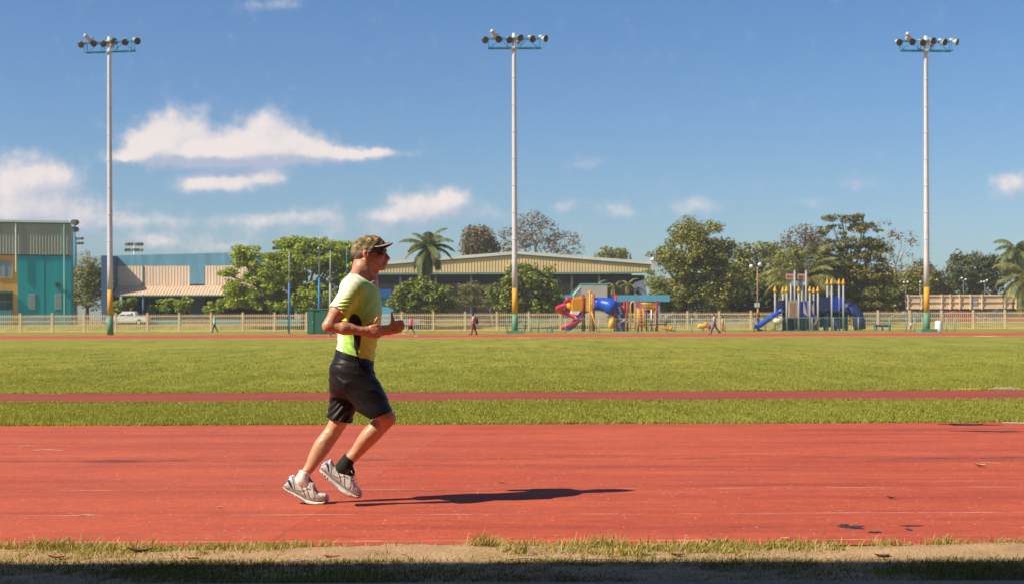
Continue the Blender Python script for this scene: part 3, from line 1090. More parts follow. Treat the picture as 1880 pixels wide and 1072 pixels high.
# --- right arm (near the camera)
SHR, ELR, WRR = L(648, 532, -.170), L(603, 598, -.262), L(672, 608, -.225)
bd.cone(SHR, L(619, 573, -.240), .056, .045, .03)
bd.cone(L(619, 573, -.240), ELR, .046, .036, .02)
bd.ell(L(624, 577, -.235), (.038, .036, .032), .015)                                # biceps
bd.ell(L(599.5, 602.5, -.262), (.017, .022, .018), .012)                              # elbow point
bd.cone(ELR, L(632, 601.5, -.252), .033, .0405, .016)
bd.cone(L(632, 601.5, -.252), WRR, .0405, .0245, .012, 1.05)
bd.ell(L(664, 604.5, -.245), (.012, .010, .010), .012)                              # wrist bone
# hand: loose fist, thumb up
bd.cone(WRR, L(688, 607, -.212), .027, .031, .02, .62)
bd.ell(L(681, 609, -.212), (.042, .022, .037), .016, rot=-.05)
for i, (zz, kx, cx) in enumerate(((597.5, 691, 699.5), (604, 692.5, 701), (610.5, 691, 699), (616, 688, 696))):
    r_ = (.0105, .0108, .0102, .009)[i]
    bd.cone(L(682, 599 + i * 5.0, -.225), L(kx, zz, -.222), r_ * 1.05, r_ * 1.1, .010)
    bd.cone(L(kx, zz, -.222), L(cx, zz + 1.5, -.196), r_, r_ * .95, .004)
    bd.cone(L(cx, zz + 1.5, -.196), L(cx - 7, zz + 3, -.170), r_ * .95, r_ * .85, .004)
    bd.cone(L(cx - 7, zz + 3, -.170), L(cx - 12, zz + 2, -.180), r_ * .85, r_ * .75, .004)
bd.cone(L(674, 600, -.200), L(687, 592, -.182), .016, .0125, .012)
bd.cone(L(687, 592, -.182), L(693, 583, -.180), .0118, .0085, .006)
# --- left arm (far side)
SHL, ELL_, WRL = L(657, 530, .170), L(655, 611, .255), L(715, 605, .225)
bd.cone(SHL, ELL_, .056, .042, .04)
bd.cone(ELL_, L(690, 607, .250), .036, .040, .02)
bd.cone(L(690, 607, .250), WRL, .039, .026, .02)
bd.ell(L(727, 600, .222), (.040, .023, .038), .018, rot=.1)
bd.cone(WRL, L(724, 602, .222), .030, .032, .02, .75)
for i, zz in enumerate((590.5, 596, 601.5, 606.5)):
    r_ = (.0108, .0112, .0106, .0092)[i]
    kx = (735.5, 737, 736.5, 734)[i]; cx = kx + (2.5, 2.5, 2, 1)[i]
    bd.cone(L(727, zz + .5, .235), L(kx, zz, .236), r_ * 1.05, r_ * 1.1, .010)
    bd.cone(L(kx, zz, .236), L(cx, zz + .5, .206), r_, r_, .0035)
    bd.cone(L(cx, zz + .5, .206), L(cx - 9, zz + 1, .190), r_, r_ * .92, .0035)
    bd.cone(L(cx - 9, zz + 1, .190), L(cx - 16, zz + 1, .198), r_ * .92, r_ * .8, .0035)
bd.cone(L(719, 600, .212), L(721, 588, .200), .019, .013, .012)
bd.cone(L(721, 588, .200), L(719.5, 574, .198), .0125, .0085, .006)
# --- right leg (near): thigh forward, shin back, foot off the ground
HPR, KNR, ANR = L(652, 700, -.085), L(707, 766, -.100), L(638, 846, -.095)
bd.cone(HPR, L(688, 740, -.098), .080, .064, .03)
bd.cone(L(688, 740, -.098), KNR, .064, .052, .03)
bd.ell(L(718, 769, -.100), (.027, .032, .034), .03, rot=-.3)                       # knee cap
bd.cone(KNR, L(681, 796, -.100), .048, .043, .02)
bd.cone(L(681, 796, -.100), ANR, .043, .0275, .02)
bd.cone(L(691, 783, -.098), L(660, 819, -.100), .043, .033, .02)                   # calf
bd.ell(L(675.5, 800, -.105), (.040, .043, .078), .025, rot=-.85)
bd.cone(L(708, 783, -.1), L(650, 840, -.095), .022, .020, .03)                      # shin
bd.cone(ANR, L(628, 860, -.095), .0275, .030, .01)
bd.cone(L(628, 862, -.095), L(645, 888, -.095), .026, .018, .01)
# --- left leg (far): planted, heel lifting
HPL, KNL, ANL = L(642, 700, .085), L(620, 776, .060), L(562, 866, .020)
bd.cone(HPL, KNL, .076, .051, .03)
bd.ell(L(627, 778, .060), (.022, .030, .032), .025)
bd.cone(KNL, L(593, 817, .045), .050, .041, .02)
bd.cone(L(604, 799, .05), L(577, 840, .035), .044, .034, .02)
bd.ell(L(589.5, 817, .045), (.038, .042, .084), .025, rot=-.58)
bd.cone(L(593, 817, .045), ANL, .041, .0275, .02)
bd.cone(L(619, 795, .052), L(568, 862, .02), .022, .019, .03)
bd.cone(ANL, L(555, 880, .02), .0275, .030, .01)
bd.cone(L(555, 882, .02), L(574, 904, .02), .026, .018, .01)


def muscle(P):
    # tendons, veins and loose skin: millimetre relief
    x, y, z = P[..., 0], P[..., 1], P[..., 2]
    lump = (vnoise(x * 22 + y * 15 + 9, z * 13 + 4) - .5) * .0042 + (vnoise(x * 60 + 3, z * 48 + y * 50) - .5) * .0016
    return lump + .0005 * np.sin(x * 95 + np.sin(z * 70) * 1.5) * np.sin(z * 83 + y * 60)


V, Q = bd.mesh(.0043, disp=muscle)
base = np.array((0.64, 0.335, 0.20))
C = np.tile(base, (len(V), 1))
px = (V[:, 0] + RB.x) / D0 * F + 940
py = HZ - (V[:, 2] + RB.z - CH) / D0 * F
red = np.array((0.58, 0.235, 0.14))
w = smoothstep(690, 640, py) * smoothstep(600, 560, py) * 0 + (py < 640) * .55
C = C * (1 - w[:, None]) + red * w[:, None]                       # arms, neck and face are redder
w = np.exp(-((px - 694) / 9) ** 2 - ((py - 472) / 5) ** 2) * .7      # flushed cheek
C = C * (1 - w[:, None]) + np.array((0.58, 0.13, 0.09)) * w[:, None]
nz = np.random.default_rng(3).uniform(0, 1, len(V))
jaw = smoothstep(677, 682, px) * smoothstep(474, 480, py) * smoothstep(500, 495, py) + np.exp(-((px - 684) / 6) ** 2 - ((py - 480) / 8) ** 2)
jaw = np.clip(jaw, 0, 1)
w = jaw * np.where(nz > .55, .42, .16)
C = C * (1 - w[:, None]) + np.array((0.60, 0.50, 0.42)) * w[:, None]      # grey stubble
hair = np.where(nz > .80, .30, 0) * ((py > 590) & (py < 625) & (px < 690))
C = C * (1 - hair[:, None]) + np.array((0.72, 0.50, 0.32)) * hair[:, None]
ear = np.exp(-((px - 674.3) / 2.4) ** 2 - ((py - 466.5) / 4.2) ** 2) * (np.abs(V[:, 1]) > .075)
C = C * (1 - .85 * ear[:, None]) + np.array((0.10, 0.03, 0.02)) * .85 * ear[:, None]  # shade in the hollow of the ear painted dark
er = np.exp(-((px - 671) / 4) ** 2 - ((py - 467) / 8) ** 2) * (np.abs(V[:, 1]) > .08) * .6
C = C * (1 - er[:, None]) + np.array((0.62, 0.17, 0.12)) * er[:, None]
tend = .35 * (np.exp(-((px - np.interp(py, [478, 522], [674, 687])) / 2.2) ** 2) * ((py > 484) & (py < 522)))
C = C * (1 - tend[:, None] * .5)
lip = np.exp(-((px - 708) / 3.5) ** 2 - ((py - 485) / 2.6) ** 2) * .6
C = C * (1 - lip[:, None]) + np.array((0.42, 0.10, 0.09)) * lip[:, None]
knee = np.exp(-((px - 718) / 9) ** 2 - ((py - 770) / 8) ** 2) * .4
C = C * (1 - knee[:, None]) + np.array((0.42, 0.14, 0.08)) * knee[:, None]
body = link('body', np_mesh('body', V, Q, SKIN, True, None, C), runner)


def attr_mat(name, rough, spec=.3, bump=.0, bscale=200, sheen=0.0, wave=None):
    mt = mat(name, (1, 1, 1), rough, .08, 30, bump, bscale, spec, attr='tint', sheen=sheen)
    return mt


def pxy(V):
    d = V[:, 1] + D0
    return (V[:, 0] + RB.x) / d * F + 940 + (0) * V[:, 0], HZ - (V[:, 2] + RB.z - CH) / d * F


# --- shirt
sh = SDF()
keys = [(505, 651, 688, .092), (512, 646, 689, .125), (521, 641, 692, .158), (535, 634, 696, .178), (555, 628, 700, .180), (575, 623, 701, .170), (598, 620, 699, .158),
        (620, 620.5, 694, .150), (640, 620, 689, .147), (668, 617, 686.5, .150)]
sh.loft([(L(0, k[0])[2], (L(k[1], k[0])[0] + L(k[2], k[0])[0]) / 2, 0, (L(k[2], k[0])[0] - L(k[1], k[0])[0]) / 2, k[3]) for k in keys], .03, 2.25)
sh.cone(L(650, 528, -.160), L(622, 570, -.236), .066, .062, .045)
sh.cone(L(622, 570, -.236), L(612, 584, -.25), .062, .064, .01)
sh.cone(L(656, 528, .160), L(656, 580, .236), .066, .062, .045)
sh.cone(L(657, 505, -.03), L(640, 527, -.15), .045, .05, .04)
sh.cone(L(658, 505, .03), L(646, 527, .15), .045, .05, .04)


def plane(p, q, side):
    """Keep points on one side of the line p-q of the side view (photo pixels)."""
    a = np.array(L(*p)); b = np.array(L(*q))
    d = b - a; n_ = np.array((-d[2], 0, d[0])); n_ /= np.linalg.norm(n_)
    return lambda P: side * ((P - a) @ n_)


hem = plane((617, 640.5), (688, 663), -1)
neckline = plane((652, 499.5), (691, 525.5), 1)
slv_n = (np.array(L(609, 588, -.262)) - np.array(L(640, 545, -.20))); slv_n /= np.linalg.norm(slv_n)
slv_p = np.array(L(621.5, 573.5, -.238))
sl2 = np.array((0, .35, -.94))


def sleeve_cut(P):
    near = P[..., 1] < -.168
    d = (P - slv_p) @ slv_n + .004 * np.sin(P[..., 2] * 120)
    far = (P[..., 1] > .185)
    d2 = (P - np.array(L(656, 575, .23))) @ sl2
    return np.where(near, d, np.where(far, d2, -1.0))


def shirt_folds(P):
    x, y, z = P[..., 0], P[..., 1], P[..., 2]
    pxx, pyy = pxy(P.reshape(-1, 3))
    pxx = pxx.reshape(x.shape); pyy = pyy.reshape(x.shape)
    f = 0
    # crosswise wrinkles on the sleeve
    m = np.exp(-((pxx - 630) / 14) ** 2 - ((pyy - 560) / 14) ** 2)
    f = f + .0055 * m * np.sin((pyy + (pxx - 625) * .10) * 1.02)
    # pull lines fanning from the armpit and the small of the back
    an = np.arctan2(pyy - 588, pxx - 655); rr = np.hypot(pxx - 655, pyy - 588)
    f = f + .0010 * np.sin(an * 17 + 3 * vnoise(pxx * .08, pyy * .08)) * smoothstep(6, 18, rr) * smoothstep(52, 26, rr)
    m = smoothstep(615, 632, pyy)
    f = f + .0030 * m * np.sin((pxx - 640) * .42 - (pyy - 640) * .30 + np.sin(pyy * .13) * .8)
    rw = 1 - np.abs(2 * vnoise((pxx * .6 - pyy * .8) * .10 + 7, (pxx * .8 + pyy * .6) * .03 + 2) - 1)
    f = f - .0035 * rw ** 3 * smoothstep(590, 620, pyy)
    f = f + .0006 * np.sin(pxx * .22 + pyy * .17) + .0004 * np.sin(pxx * .5 - pyy * .31 + y * 40)
    return f


V, Q = sh.mesh(.0048, cuts=(hem, neckline, sleeve_cut), disp=shirt_folds)
px, py = pxy(V)
LIME = np.array((0.60, 0.78, 0.06)); GRN = np.array((0.36, 0.93, 0.24)); WHT = np.array((0.90, 0.93, 0.62)); BLK = np.array((0.020, 0.020, 0.024)); YEL = np.array((0.66, 0.90, 0.10))  # WHT: sun blow-out on the lime cloth
C = np.tile(YEL, (len(V), 1))
g_ = smoothstep(652, 676, px) * smoothstep(604, 566, py) * .95 + smoothstep(609, 616, py) * smoothstep(655, 651, px) * .55
g_ = np.clip(g_, 0, 1)[:, None]
C = C * (1 - g_) + GRN * g_
# sun blow-out painted near-white on yoke, back and sleeve top, behind this edge
boundary = np.interp(py, [495, 505, 512, 524, 536, 548, 562, 575, 590, 612, 630, 645, 660], [672, 676, 668, 657, 646, 635, 627, 619, 626, 631, 630, 628, 628])
on = smoothstep(np.where(py > 600, 1.2, 3.0), np.where(py > 600, -1.2, -3.0), px - boundary - 1.0 * np.sin(py * 1.02 + .6) * (py < 582) - 1.2 * np.sin(py * .55) * (py > 600))[:, None]
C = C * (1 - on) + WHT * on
# black side panel: almond from the armpit, tapering to the hem
near = (np.abs(V[:, 1]) < 2)
cx = np.interp(py, [574, 585, 600, 615, 628, 645, 655], [650, 651, 654, 656, 655.5, 655.5, 656])
hw = np.interp(py, [574, 577, 582, 590, 605, 618, 630, 642, 653, 654], [0, 6, 10, 12.5, 9.0, 7.0, 6.0, 3.6, .4, 0])
arm = (np.abs(V[:, 1]) > .176) & (py < 592)
on = (smoothstep(.9, -.9, np.abs(px - cx) - hw) * (hw > .3) * (~arm))[:, None]
C = C * (1 - on) + BLK * on
# hems: a stitched line a finger above each edge
hd = -hem(V); sd_ = -sleeve_cut(V)
for dd_ in (hd, np.where(np.abs(V[:, 1]) > .168, sd_, 9)):
    st = np.exp(-((dd_ - .019) / .0022) ** 2) * .30 + np.exp(-((dd_ - .004) / .003) ** 2) * .15
    C = C * (1 - st[:, None])
nd = -neckline(V)
st = np.exp(-((nd - .016) / .0022) ** 2) * .35
C = C * (1 - st[:, None])
# raised seam lines
sm_ = np.exp(-((px - np.interp(py, [525, 545, 562, 574], [660, 661, 658, 650])) / .8) ** 2) * ((py > 524) & (py < 574))
C = C * (1 - .30 * sm_[:, None])
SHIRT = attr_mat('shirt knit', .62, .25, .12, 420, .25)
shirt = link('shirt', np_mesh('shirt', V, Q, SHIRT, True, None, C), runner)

# --- shorts
so = SDF()


def lk(py, x0, x1, cy, ry):
    return (L(0, py)[2], (L(x0, py)[0] + L(x1, py)[0]) / 2, cy, (L(x1, py)[0] - L(x0, py)[0]) / 2, ry)


so.loft([lk(634, 617, 687, 0, .150), lk(648, 616, 688.5, 0, .153), lk(664, 611, 687, 0, .160), lk(682, 606.5, 685, 0, .172), lk(700, 605, 690, 0, .180), lk(716, 606, 690, 0, .165), lk(730, 612, 680, 0, .13)], .03, 2.3)
so.loft([lk(672, 612, 686, -.085, .090), lk(690, 614, 690, -.088, .098), lk(706, 622, 700.5, -.094, .104), lk(724, 635, 711, -.098, .106), lk(740, 648, 716.5, -.100, .106), lk(752, 657, 722, -.102, .112), lk(776, 666, 731, -.104, .118)], .035, 2.2)
so.loft([lk(680, 606, 672, .080, .09), lk(700, 604, 665, .082, .100), lk(722, 603, 662, .082, .102), lk(745, 601.5, 655, .078, .102), lk(766, 597.5, 647, .074, .106), lk(784, 595.0, 644, .07, .110)], .035, 2.2)
h_near = plane((672, 757.5), (722, 752.5), -1)
hn_a = plane((660, 752), (688, 765.5), -1); hn_b = plane((687, 765.5), (724, 752), -1)
hn_f = plane((596, 766), (642, 777.5), -1)
top_s = plane((616, 639.5), (689, 661.5), 1)


def hem_cut(P):
    y = P[..., 1]
    x = P[..., 0]
    a = np.maximum(hn_a(P), hn_b(P))
    b = hn_f(P)
    xs_ = L(656, 0)[0]
    return np.where(y < -.002, np.where(x > xs_ - .05, a, b), np.where(x > L(662, 0)[0], a, b))


def shorts_folds(P):
    pxx, pyy = pxy(P.reshape(-1, 3))
    pxx = pxx.reshape(P.shape[:-1]); pyy = pyy.reshape(P.shape[:-1])
    y = P[..., 1]
    # long swags from the seat to the near knee
    u_ = (pyy - 690) - (pxx - 620) * .78 - 8 * np.sin((pxx - 620) * .02)
    al = (pxx - 620) * .79 + (pyy - 690) * .61
    gs = lambda c, w_, a0, a1: np.exp(-((u_ - c - 1.5 * np.sin(al * .07 + c)) / w_) ** 2) * smoothstep(a0, a0 + 18, al) * smoothstep(a1, a1 - 22, al)
    f = .0060 * gs(3, 3.0, -10, 118) + .0040 * gs(15, 3.0, 12, 100)
    f = f * smoothstep(.05, .0, y)
    # creases on the trailing leg
    v_ = (pyy - 740) + (pxx - 620) * .95
    f2 = .0028 * np.sin(v_ * .44 + np.sin(pxx * .11) * 1.3 + np.sin(v_ * .13) * 1.2) * smoothstep(705, 735, pyy) * smoothstep(660, 640, pxx) * (y > -.05)
    # gathers under the waistband
    f3 = 0.0 
    q1 = (pxx - 600) * .60 - (pyy - 640) * .80; q2 = (pxx - 600) * .80 + (pyy - 640) * .60
    back = smoothstep(655, 640, pxx - (pyy - 720) * .2) * smoothstep(712, 730, pyy)
    r1_ = 1 - np.abs(2 * vnoise(q1 * .085 + 5, q2 * .022 + 3) - 1)
    r2_ = 1 - np.abs(2 * vnoise(q1 * .17 + 15, q2 * .04 + 9) - 1)
    f3 = f3 - (.0060 * r1_ ** 3 + .0028 * r2_ ** 3) * smoothstep(660, 685, pyy) * (1 - back)
    # waistband step
    wb = (pyy - (645 + (pxx - 617) * .31))
    f4 = .0015 * np.exp(-((wb - 9.6) / 1.2) ** 2)
    return -(f + f2) + .001 + f3 + f4


V, Q = so.mesh(.0046, cuts=(top_s, hem_cut), disp=shorts_folds)
px, py = pxy(V)
C = np.tile(np.array((0.013, 0.011, 0.011)), (len(V), 1))
SHORTS = mat('black satin', (1, 1, 1), .44, .06, 30, .04, 260, .22, attr='tint')
shorts = link('shorts', np_mesh('shorts', V, Q, SHORTS, True, None, C), runner)
bz = LB()
pts = []
for q in ((659, 653.5), (664, 656.5), (668, 659.5)):
    pts.append(q)
bz.tube([L(x, y, -.142 + (x - 659) * .0035) for x, y in pts], [.0028, .0032, .002], 6)
bz.tube([L(x, y, -.150 + max(0, x - 664) * .0045) for x, y in ((660, 655), (662, 665), (665, 676), (669, 684), (671, 689), (669.5, 694))], [.0012] * 6, 5)
bz.build('pocket_zip', mat('zip silver', (0.42, 0.42, 0.44), .4, .05, 20, spec=.6), shorts, True)

# --- cap
cp = SDF()
cp.ell(L(677.5, 459.5), (.1035, .084, .0935), .02)
cp.ell(L(664, 464), (.062, .074, .062), .03)
cp.ell(L(689, 453), (.060, .072, .055), .03)
cutc = plane((650, 476.5), (690, 452.0), -1)


def cap_lower(P):
    pxx, pyy = pxy(P.reshape(-1, 3))
    lim = np.interp(pxx, [640, 652, 657, 667, 676, 690, 705, 720], [472, 475.5, 473.8, 465.5, 460.5, 455.5, 452, 452])
    return ((pyy - lim) / PXM).reshape(P.shape[:-1])


def cap_folds(P):
    pxx, pyy = pxy(P.reshape(-1, 3))
    a = np.arctan2(P[..., 1], P[..., 0] - L(678, 0)[0]).ravel()
    f = -.0016 * np.exp(-((np.mod(a * 6 / (2 * np.pi) + .0, 1) - .5) / .03) ** 2)
    f = f + .003 * np.exp(-(((pyy - 455) + (pxx - 680) * .62 - 6) / 1.6) ** 2) + .002 * np.sin(pxx * .45 + pyy * .3)
    return f.reshape(P.shape[:-1])


V, Q = cp.mesh(.0042, cuts=(cap_lower,), disp=cap_folds)


def camo():
    mt = bpy.data.materials.new('camouflage cotton')
    mt.use_nodes = True
    t = mt.node_tree; g = NG(t); p = t.nodes['Principled BSDF']
    P = g.n('ShaderNodeNewGeometry').outputs['Position']
    a = g.noise(g.vm('MULTIPLY', P, (1.3, 1, .7)), 26.0, 5.0, .62)
    b = g.noise(g.vm('ADD', g.vm('MULTIPLY', P, (.8, 1, 1.2)), (3, 1, 2)), 34.0, 5.0, .65)
    c = g.noise(g.vm('ADD', P, (9, 4, 7)), 60.0, 4.0, .6)
    col = g.mix(g.mapr(a, .47, .53, 0, 1), (0.265, 0.185, 0.095), (0.12, 0.095, 0.045))
    col = g.mix(g.mapr(b, .56, .60, 0, 1), col, (0.43, 0.33, 0.18))
    col = g.mix(g.mapr(c, .60, .64, 0, 1), col, (0.045, 0.035, 0.022))
    t.links.new(col, p.inputs['Base Color']); p.inputs['Roughness'].default_value = .85
    p.inputs['Specular IOR Level'].default_value = .15
    bb = g.n('ShaderNodeBump'); bb.inputs['Strength'].default_value = .4; bb.inputs['Distance'].default_value = .004
    t.links.new(g.noise(P, 190.0, 3.0, .6), bb.inputs['Height']); t.links.new(bb.outputs[0], p.inputs['Normal'])
    return mt


CAMO = camo()
cap = link('cap', np_mesh('cap', V, Q, CAMO, True), runner)
# brim: a bent sheet with thickness
nb_, nr_ = 25, 10
Vb, edge = [], []
for i in range(nb_):
    a = -1 + 2 * i / (nb_ - 1)
    yy = a * .086
    for j in range(nr_):
        f = j / (nr_ - 1)
        reach = 17.5 * math.sqrt(max(0, 1 - abs(a) ** 2.6)) + 3
        x0_ = 701 - 15.5 * a * a
        X_ = x0_ + f * (reach + (0))
        Z_ = 446.5 - 2.0 * f + abs(a) ** 1.5 * (8.5 if a < 0 else 11.0 + 3.0 * f) + f * f * .8
        y2 = yy * (1 - .06 * f)
        Vb.append(L(X_, Z_, y2))
        if j == nr_ - 1:
            edge.append(L(X_ + .3, Z_, y2))
Vb = np.array(Vb); U_ = Vb.copy(); U_[:, 2] -= .0055
Fb = []
for i in range(nb_ - 1):
    for j in range(nr_ - 1):
        a_ = i * nr_ + j
        Fb.append((a_, a_ + 1, a_ + nr_ + 1, a_ + nr_))
nB = len(Vb)
und = [tuple(q + nB for q in reversed(f)) for f in Fb]
rim = [(i * nr_ + nr_ - 1, i * nr_ + nr_ - 1 + nB, (i + 1) * nr_ + nr_ - 1 + nB, (i + 1) * nr_ + nr_ - 1) for i in range(nb_ - 1)]
UND = mat('brim underside', (0.040, 0.030, 0.030), .8, .1, 30)
brim = link('brim', np_mesh('brim', np.concatenate([Vb, U_]), Fb + und + rim, [CAMO, UND], True, [0] * len(Fb) + [1] * len(und) + [1] * len(rim)), cap)
pb_ = LB(); pb_.tube([(e[0] - .001, e[1], e[2] + .0012) for e in edge], .0022, 6)
pb_.build('piping', mat('white piping', (0.80, 0.74, 0.72), .7, .1, 20), cap, True)
# orange emblem on the front of the crown: a slightly raised irregular patch
eb = LB()
for (x_, y_, dy_, rx_, rz_) in ((688, 437.8, -.046, .014, .008), (691.5, 440.2, -.052, .012, .010), (694.5, 441.6, -.044, .010, .008), (685.5, 436.8, -.040, .011, .006)):
    eb.ell(L(x_, y_, dy_), (rx_, .010, rz_), 10, 6)
eb.build('emblem', mat('orange embroidery', (0.62, 0.20, 0.06), .7, .3, 60), cap, True)

# --- hair: short grey at the temple and nape, under the cap
hr = SDF()
hr.ell(L(665, 466), (.062, .083, .056), .02)
hr.ell(L(680, 463), (.056, .086, .050), .02)


def hair_cut(P):
    pxx, pyy = pxy(P.reshape(-1, 3))
    lim = np.interp(pxx, [640, 654, 660, 667, 671, 676, 680, 686, 694, 700], [479, 480.5, 480, 476, 464, 466, 471, 463, 459, 457])
    return ((pyy - lim) / PXM + .004 * np.sin(pxx * 1.9)).reshape(P.shape[:-1])


V, Q = hr.mesh(.0045, cuts=(hair_cut,), disp=lambda P: .0012 * np.sin(P[..., 0] * 260) * np.sin(P[..., 2] * 330))
link('hair', np_mesh('hair', V, Q, mat('grey hair', (0.23, 0.19, 0.17), .7, .55, 90, .6, 300), True), runner)

# --- sunglasses
gb = LB()
for s_ in (-1, 1):
    gb.tube([L(672, 463.5, s_ * .083), L(684, 462.0, s_ * .079), L(697, 461.3, s_ * .071), L(704, 461.3, s_ * .058)], [.0042, .0065, .0085, .006], 8)
gb.tube([L(707.5, 460.5, -.04), L(710, 460.3, 0), L(707.5, 460.5, .04)], [.004, .0035, .004], 8)
gl = gb.build('sunglasses', mat('black frame', (0.012, 0.012, 0.014), .3, .05, 20, spec=.5), runner, True)
lensm = mat('dark lens', (0.030, 0.028, 0.024), .12, .05, 10, spec=.7)
for s_ in (-1, 1):
    Vl, Fl = [], []
    for i in range(11):
        a = i / 10
        for j in range(7):
            b = j / 6
            xx = 709.0 - 12.0 * a ** 2.0
            yy_ = 460.2 + b * (9.0 - 2.6 * a ** 2)
            dy_ = s_ * (.006 + .066 * a ** .8)
            Vl.append(L(xx - .6 * b, yy_, dy_))
    for i in range(10):
        for j in range(6):
            q = i * 7 + j
            Fl.append((q, q + 7, q + 8, q + 1) if s_ < 0 else (q, q + 1, q + 8, q + 7))
    Vl = np.array(Vl); V2 = Vl.copy(); V2[:, 0] -= .003
    me = np_mesh('lens', np.concatenate([Vl, V2]), Fl + [tuple(k + 77 for k in reversed(f)) for f in Fl], lensm, True)
    link('lens', me, gl)

# --- shoes and socks
UPPER = mat('shoe mesh', (1, 1, 1), .55, .18, 60, .10, 420, .35, attr='tint')
SOLE = mat('shoe sole', (1, 1, 1), .7, .16, 40, .06, 120, .25, attr='tint')
SILV = np.array((0.68, 0.65, 0.60)); NAVY = np.array((0.020, 0.028, 0.060)); BLUE = np.array((0.03, 0.12, 0.42)); PALE = np.array((0.78, 0.75, 0.70)); DGRY = np.array((0.10, 0.095, 0.09))


def stroke(s, t, pts, w):
    """1 inside a band of half-width w along a polyline in (s, t)."""
    d = np.full(len(s), 9.0)
    for (a, b) in zip(pts[:-1], pts[1:]):
        a, b = np.array(a), np.array(b)
        q = np.stack([s, t * .35], 1); a = a * (1, .35); b = b * (1, .35)
        h = np.clip(((q - a) @ (b - a)) / ((b - a) @ (b - a)), 0, 1)
        d = np.minimum(d, np.linalg.norm(q - a - h[:, None] * (b - a), axis=1))
    return d < w


def shoe(bot, top, mid, cy, wid, laces, tongue, sock, sock_m, label, sock_label):
    """bot: outsole line, mid: where upper meets midsole, top: upper outline; all (px, py) heel to toe."""
    P2 = lambda c: [(L(x, y)[0], L(x, y)[2]) for x, y in c]
    V, Q, s, t = loft2(P2(mid), P2(top), wid, 150, 84, 2.3, cy)
    # the upper narrows towards the top
    hgt = np.clip((t + 1) / 2, 0, 1)
    V[:, 1] = cy + (V[:, 1] - cy) * (1 - .30 * hgt * smoothstep(.9, .5, s))
    C = np.tile(SILV, (len(V), 1))
    r_ = np.random.default_rng(5)
    C *= (0.90 + .20 * r_.uniform(0, 1, (len(V), 1)))
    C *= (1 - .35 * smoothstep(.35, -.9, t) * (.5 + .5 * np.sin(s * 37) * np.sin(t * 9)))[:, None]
    for pts, w, c in (([(.30, .8), (.42, .1), (.52, -.8)], .011, NAVY), ([(.40, .8), (.52, .1), (.62, -.8)], .011, NAVY), ([(.22, -.70), (.42, -.25), (.60, .2)], .016, NAVY),
                      ([(.02, .2), (.10, .85)], .03, BLUE), ([(.10, .5), (.20, -.5)], .028, NAVY), ([(.16, .9), (.24, .1), (.27, -.4)], .012, BLUE),
                      ([(.68, .6), (.74, .0), (.73, -.6)], .012, NAVY), ([(.82, .6), (.86, -.1)], .007, DGRY), ([(.88, .5), (.90, 0)], .006, DGRY), ([(.62, -.75), (.76, -.8)], .010, NAVY)):
        C[stroke(s, t, pts, w)] = c
    C[(s > .93)] = SILV * .62
    C[(s > .52) & (s < .80) & (t > .86)] = NAVY
    up = link('shoe', np_mesh('shoe', V, Q, UPPER, True, None, C), runner)
    up['label'] = label
    V, Q, s, t = loft2(P2(bot), P2([(x, y + .6) for x, y in mid]), [w * 1.06 for w in wid], 120, 32, 3.2, cy)
    C = np.tile(PALE, (len(V), 1))
    C[t < -.80] = DGRY
    C[(t < .35) & (t > -.65) & (s > .05) & (s < .26) & (np.sin(s * 90) > -.2)] = np.array((0.10, 0.14, 0.09))
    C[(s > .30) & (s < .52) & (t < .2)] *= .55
    C[(s > .93) & (t < .5)] = DGRY
    link('sole', np_mesh('sole', V, Q, SOLE, True, None, C), up)
    lb = LB()
    for (x, y, dx, dy) in laces:
        for sgn in (1,):
            lb.tube([L(x - dx, y - dy, cy - .030), L(x - dx * .2, y - dy * .2 - .8, cy - .018), L(x + dx * .4, y + dy * .4 - 1.2, cy), L(x + dx * .3, y + dy * .3, cy + .022)], [.0020, .0024, .0024, .0020], 6)
    x, y = tongue
    lb.tube([L(x, y, cy - .012), L(x + 5, y + 3, cy - .03), L(x + 6, y + 9, cy - .034)], [.0016, .0016, .0014], 6)
    lb.tube([L(x, y, cy - .012), L(x - 3, y + 6, cy - .035), L(x - 1, y + 9, cy - .040)], [.0016, .0016, .0014], 6)
    lb.build('laces', mat('lace', (0.66, 0.61, 0.56), .8, .15, 60), up, True)
    S = SDF()
    for a, b, r1_, r2_ in sock:
        S.cone(L(a[0], a[1], cy), L(b[0], b[1], cy), r1_, r2_, .02)
    return S


# left shoe: planted on the toes
S = shoe([(522, 897.5), (532, 905), (545, 912.5), (556, 919), (566, 924.5), (580, 926.3), (592, 925.5), (602.5, 919.5)],
         [(525, 886), (530, 875), (538, 871), (547, 882), (560, 885), (569, 878.5), (575, 885), (578, 895), (583, 904), (590, 904.5), (598, 906), (602.5, 911)],
         [(519.5, 893), (530, 899), (542, 904.5), (553, 910), (563, 916), (577, 919.5), (592, 919.5), (602.5, 916)],
         .02, [.024, .033, .036, .037, .040, .045, .048, .046, .036, .018],
         [(572, 888, 4, -1), (574.5, 893, 4, -1), (577, 898, 4.5, -.5), (580, 902.5, 5, 0), (582.5, 906, 5, .5)], (571, 884), [((561, 864), (555, 881), .036, .040), ((555, 881), (562, 888), .040, .038)], None,
         'worn silver running shoe with navy stripes, planted on its toe', None)
sock_top = plane((548, 861.5), (573, 869.5), 1)
V, Q = S.mesh(.0042, cuts=(sock_top,), disp=lambda P: .0005 * np.sin(P[..., 2] * 330 + P[..., 0] * 120))
px, py = pxy(V)
C = np.tile(np.array((0.80, 0.78, 0.74)), (len(V), 1))
C[(px > 566) & (py > 873) & (py < 884)] = np.array((0.03, 0.16, 0.55))
so_ = link('sock', np_mesh('sock', V, Q, mat('sock knit', (1, 1, 1), .9, .12, 40, .12, 260, .1, attr='tint'), True, None, C), runner)
so_['label'] = 'white ankle sock with a blue patch'
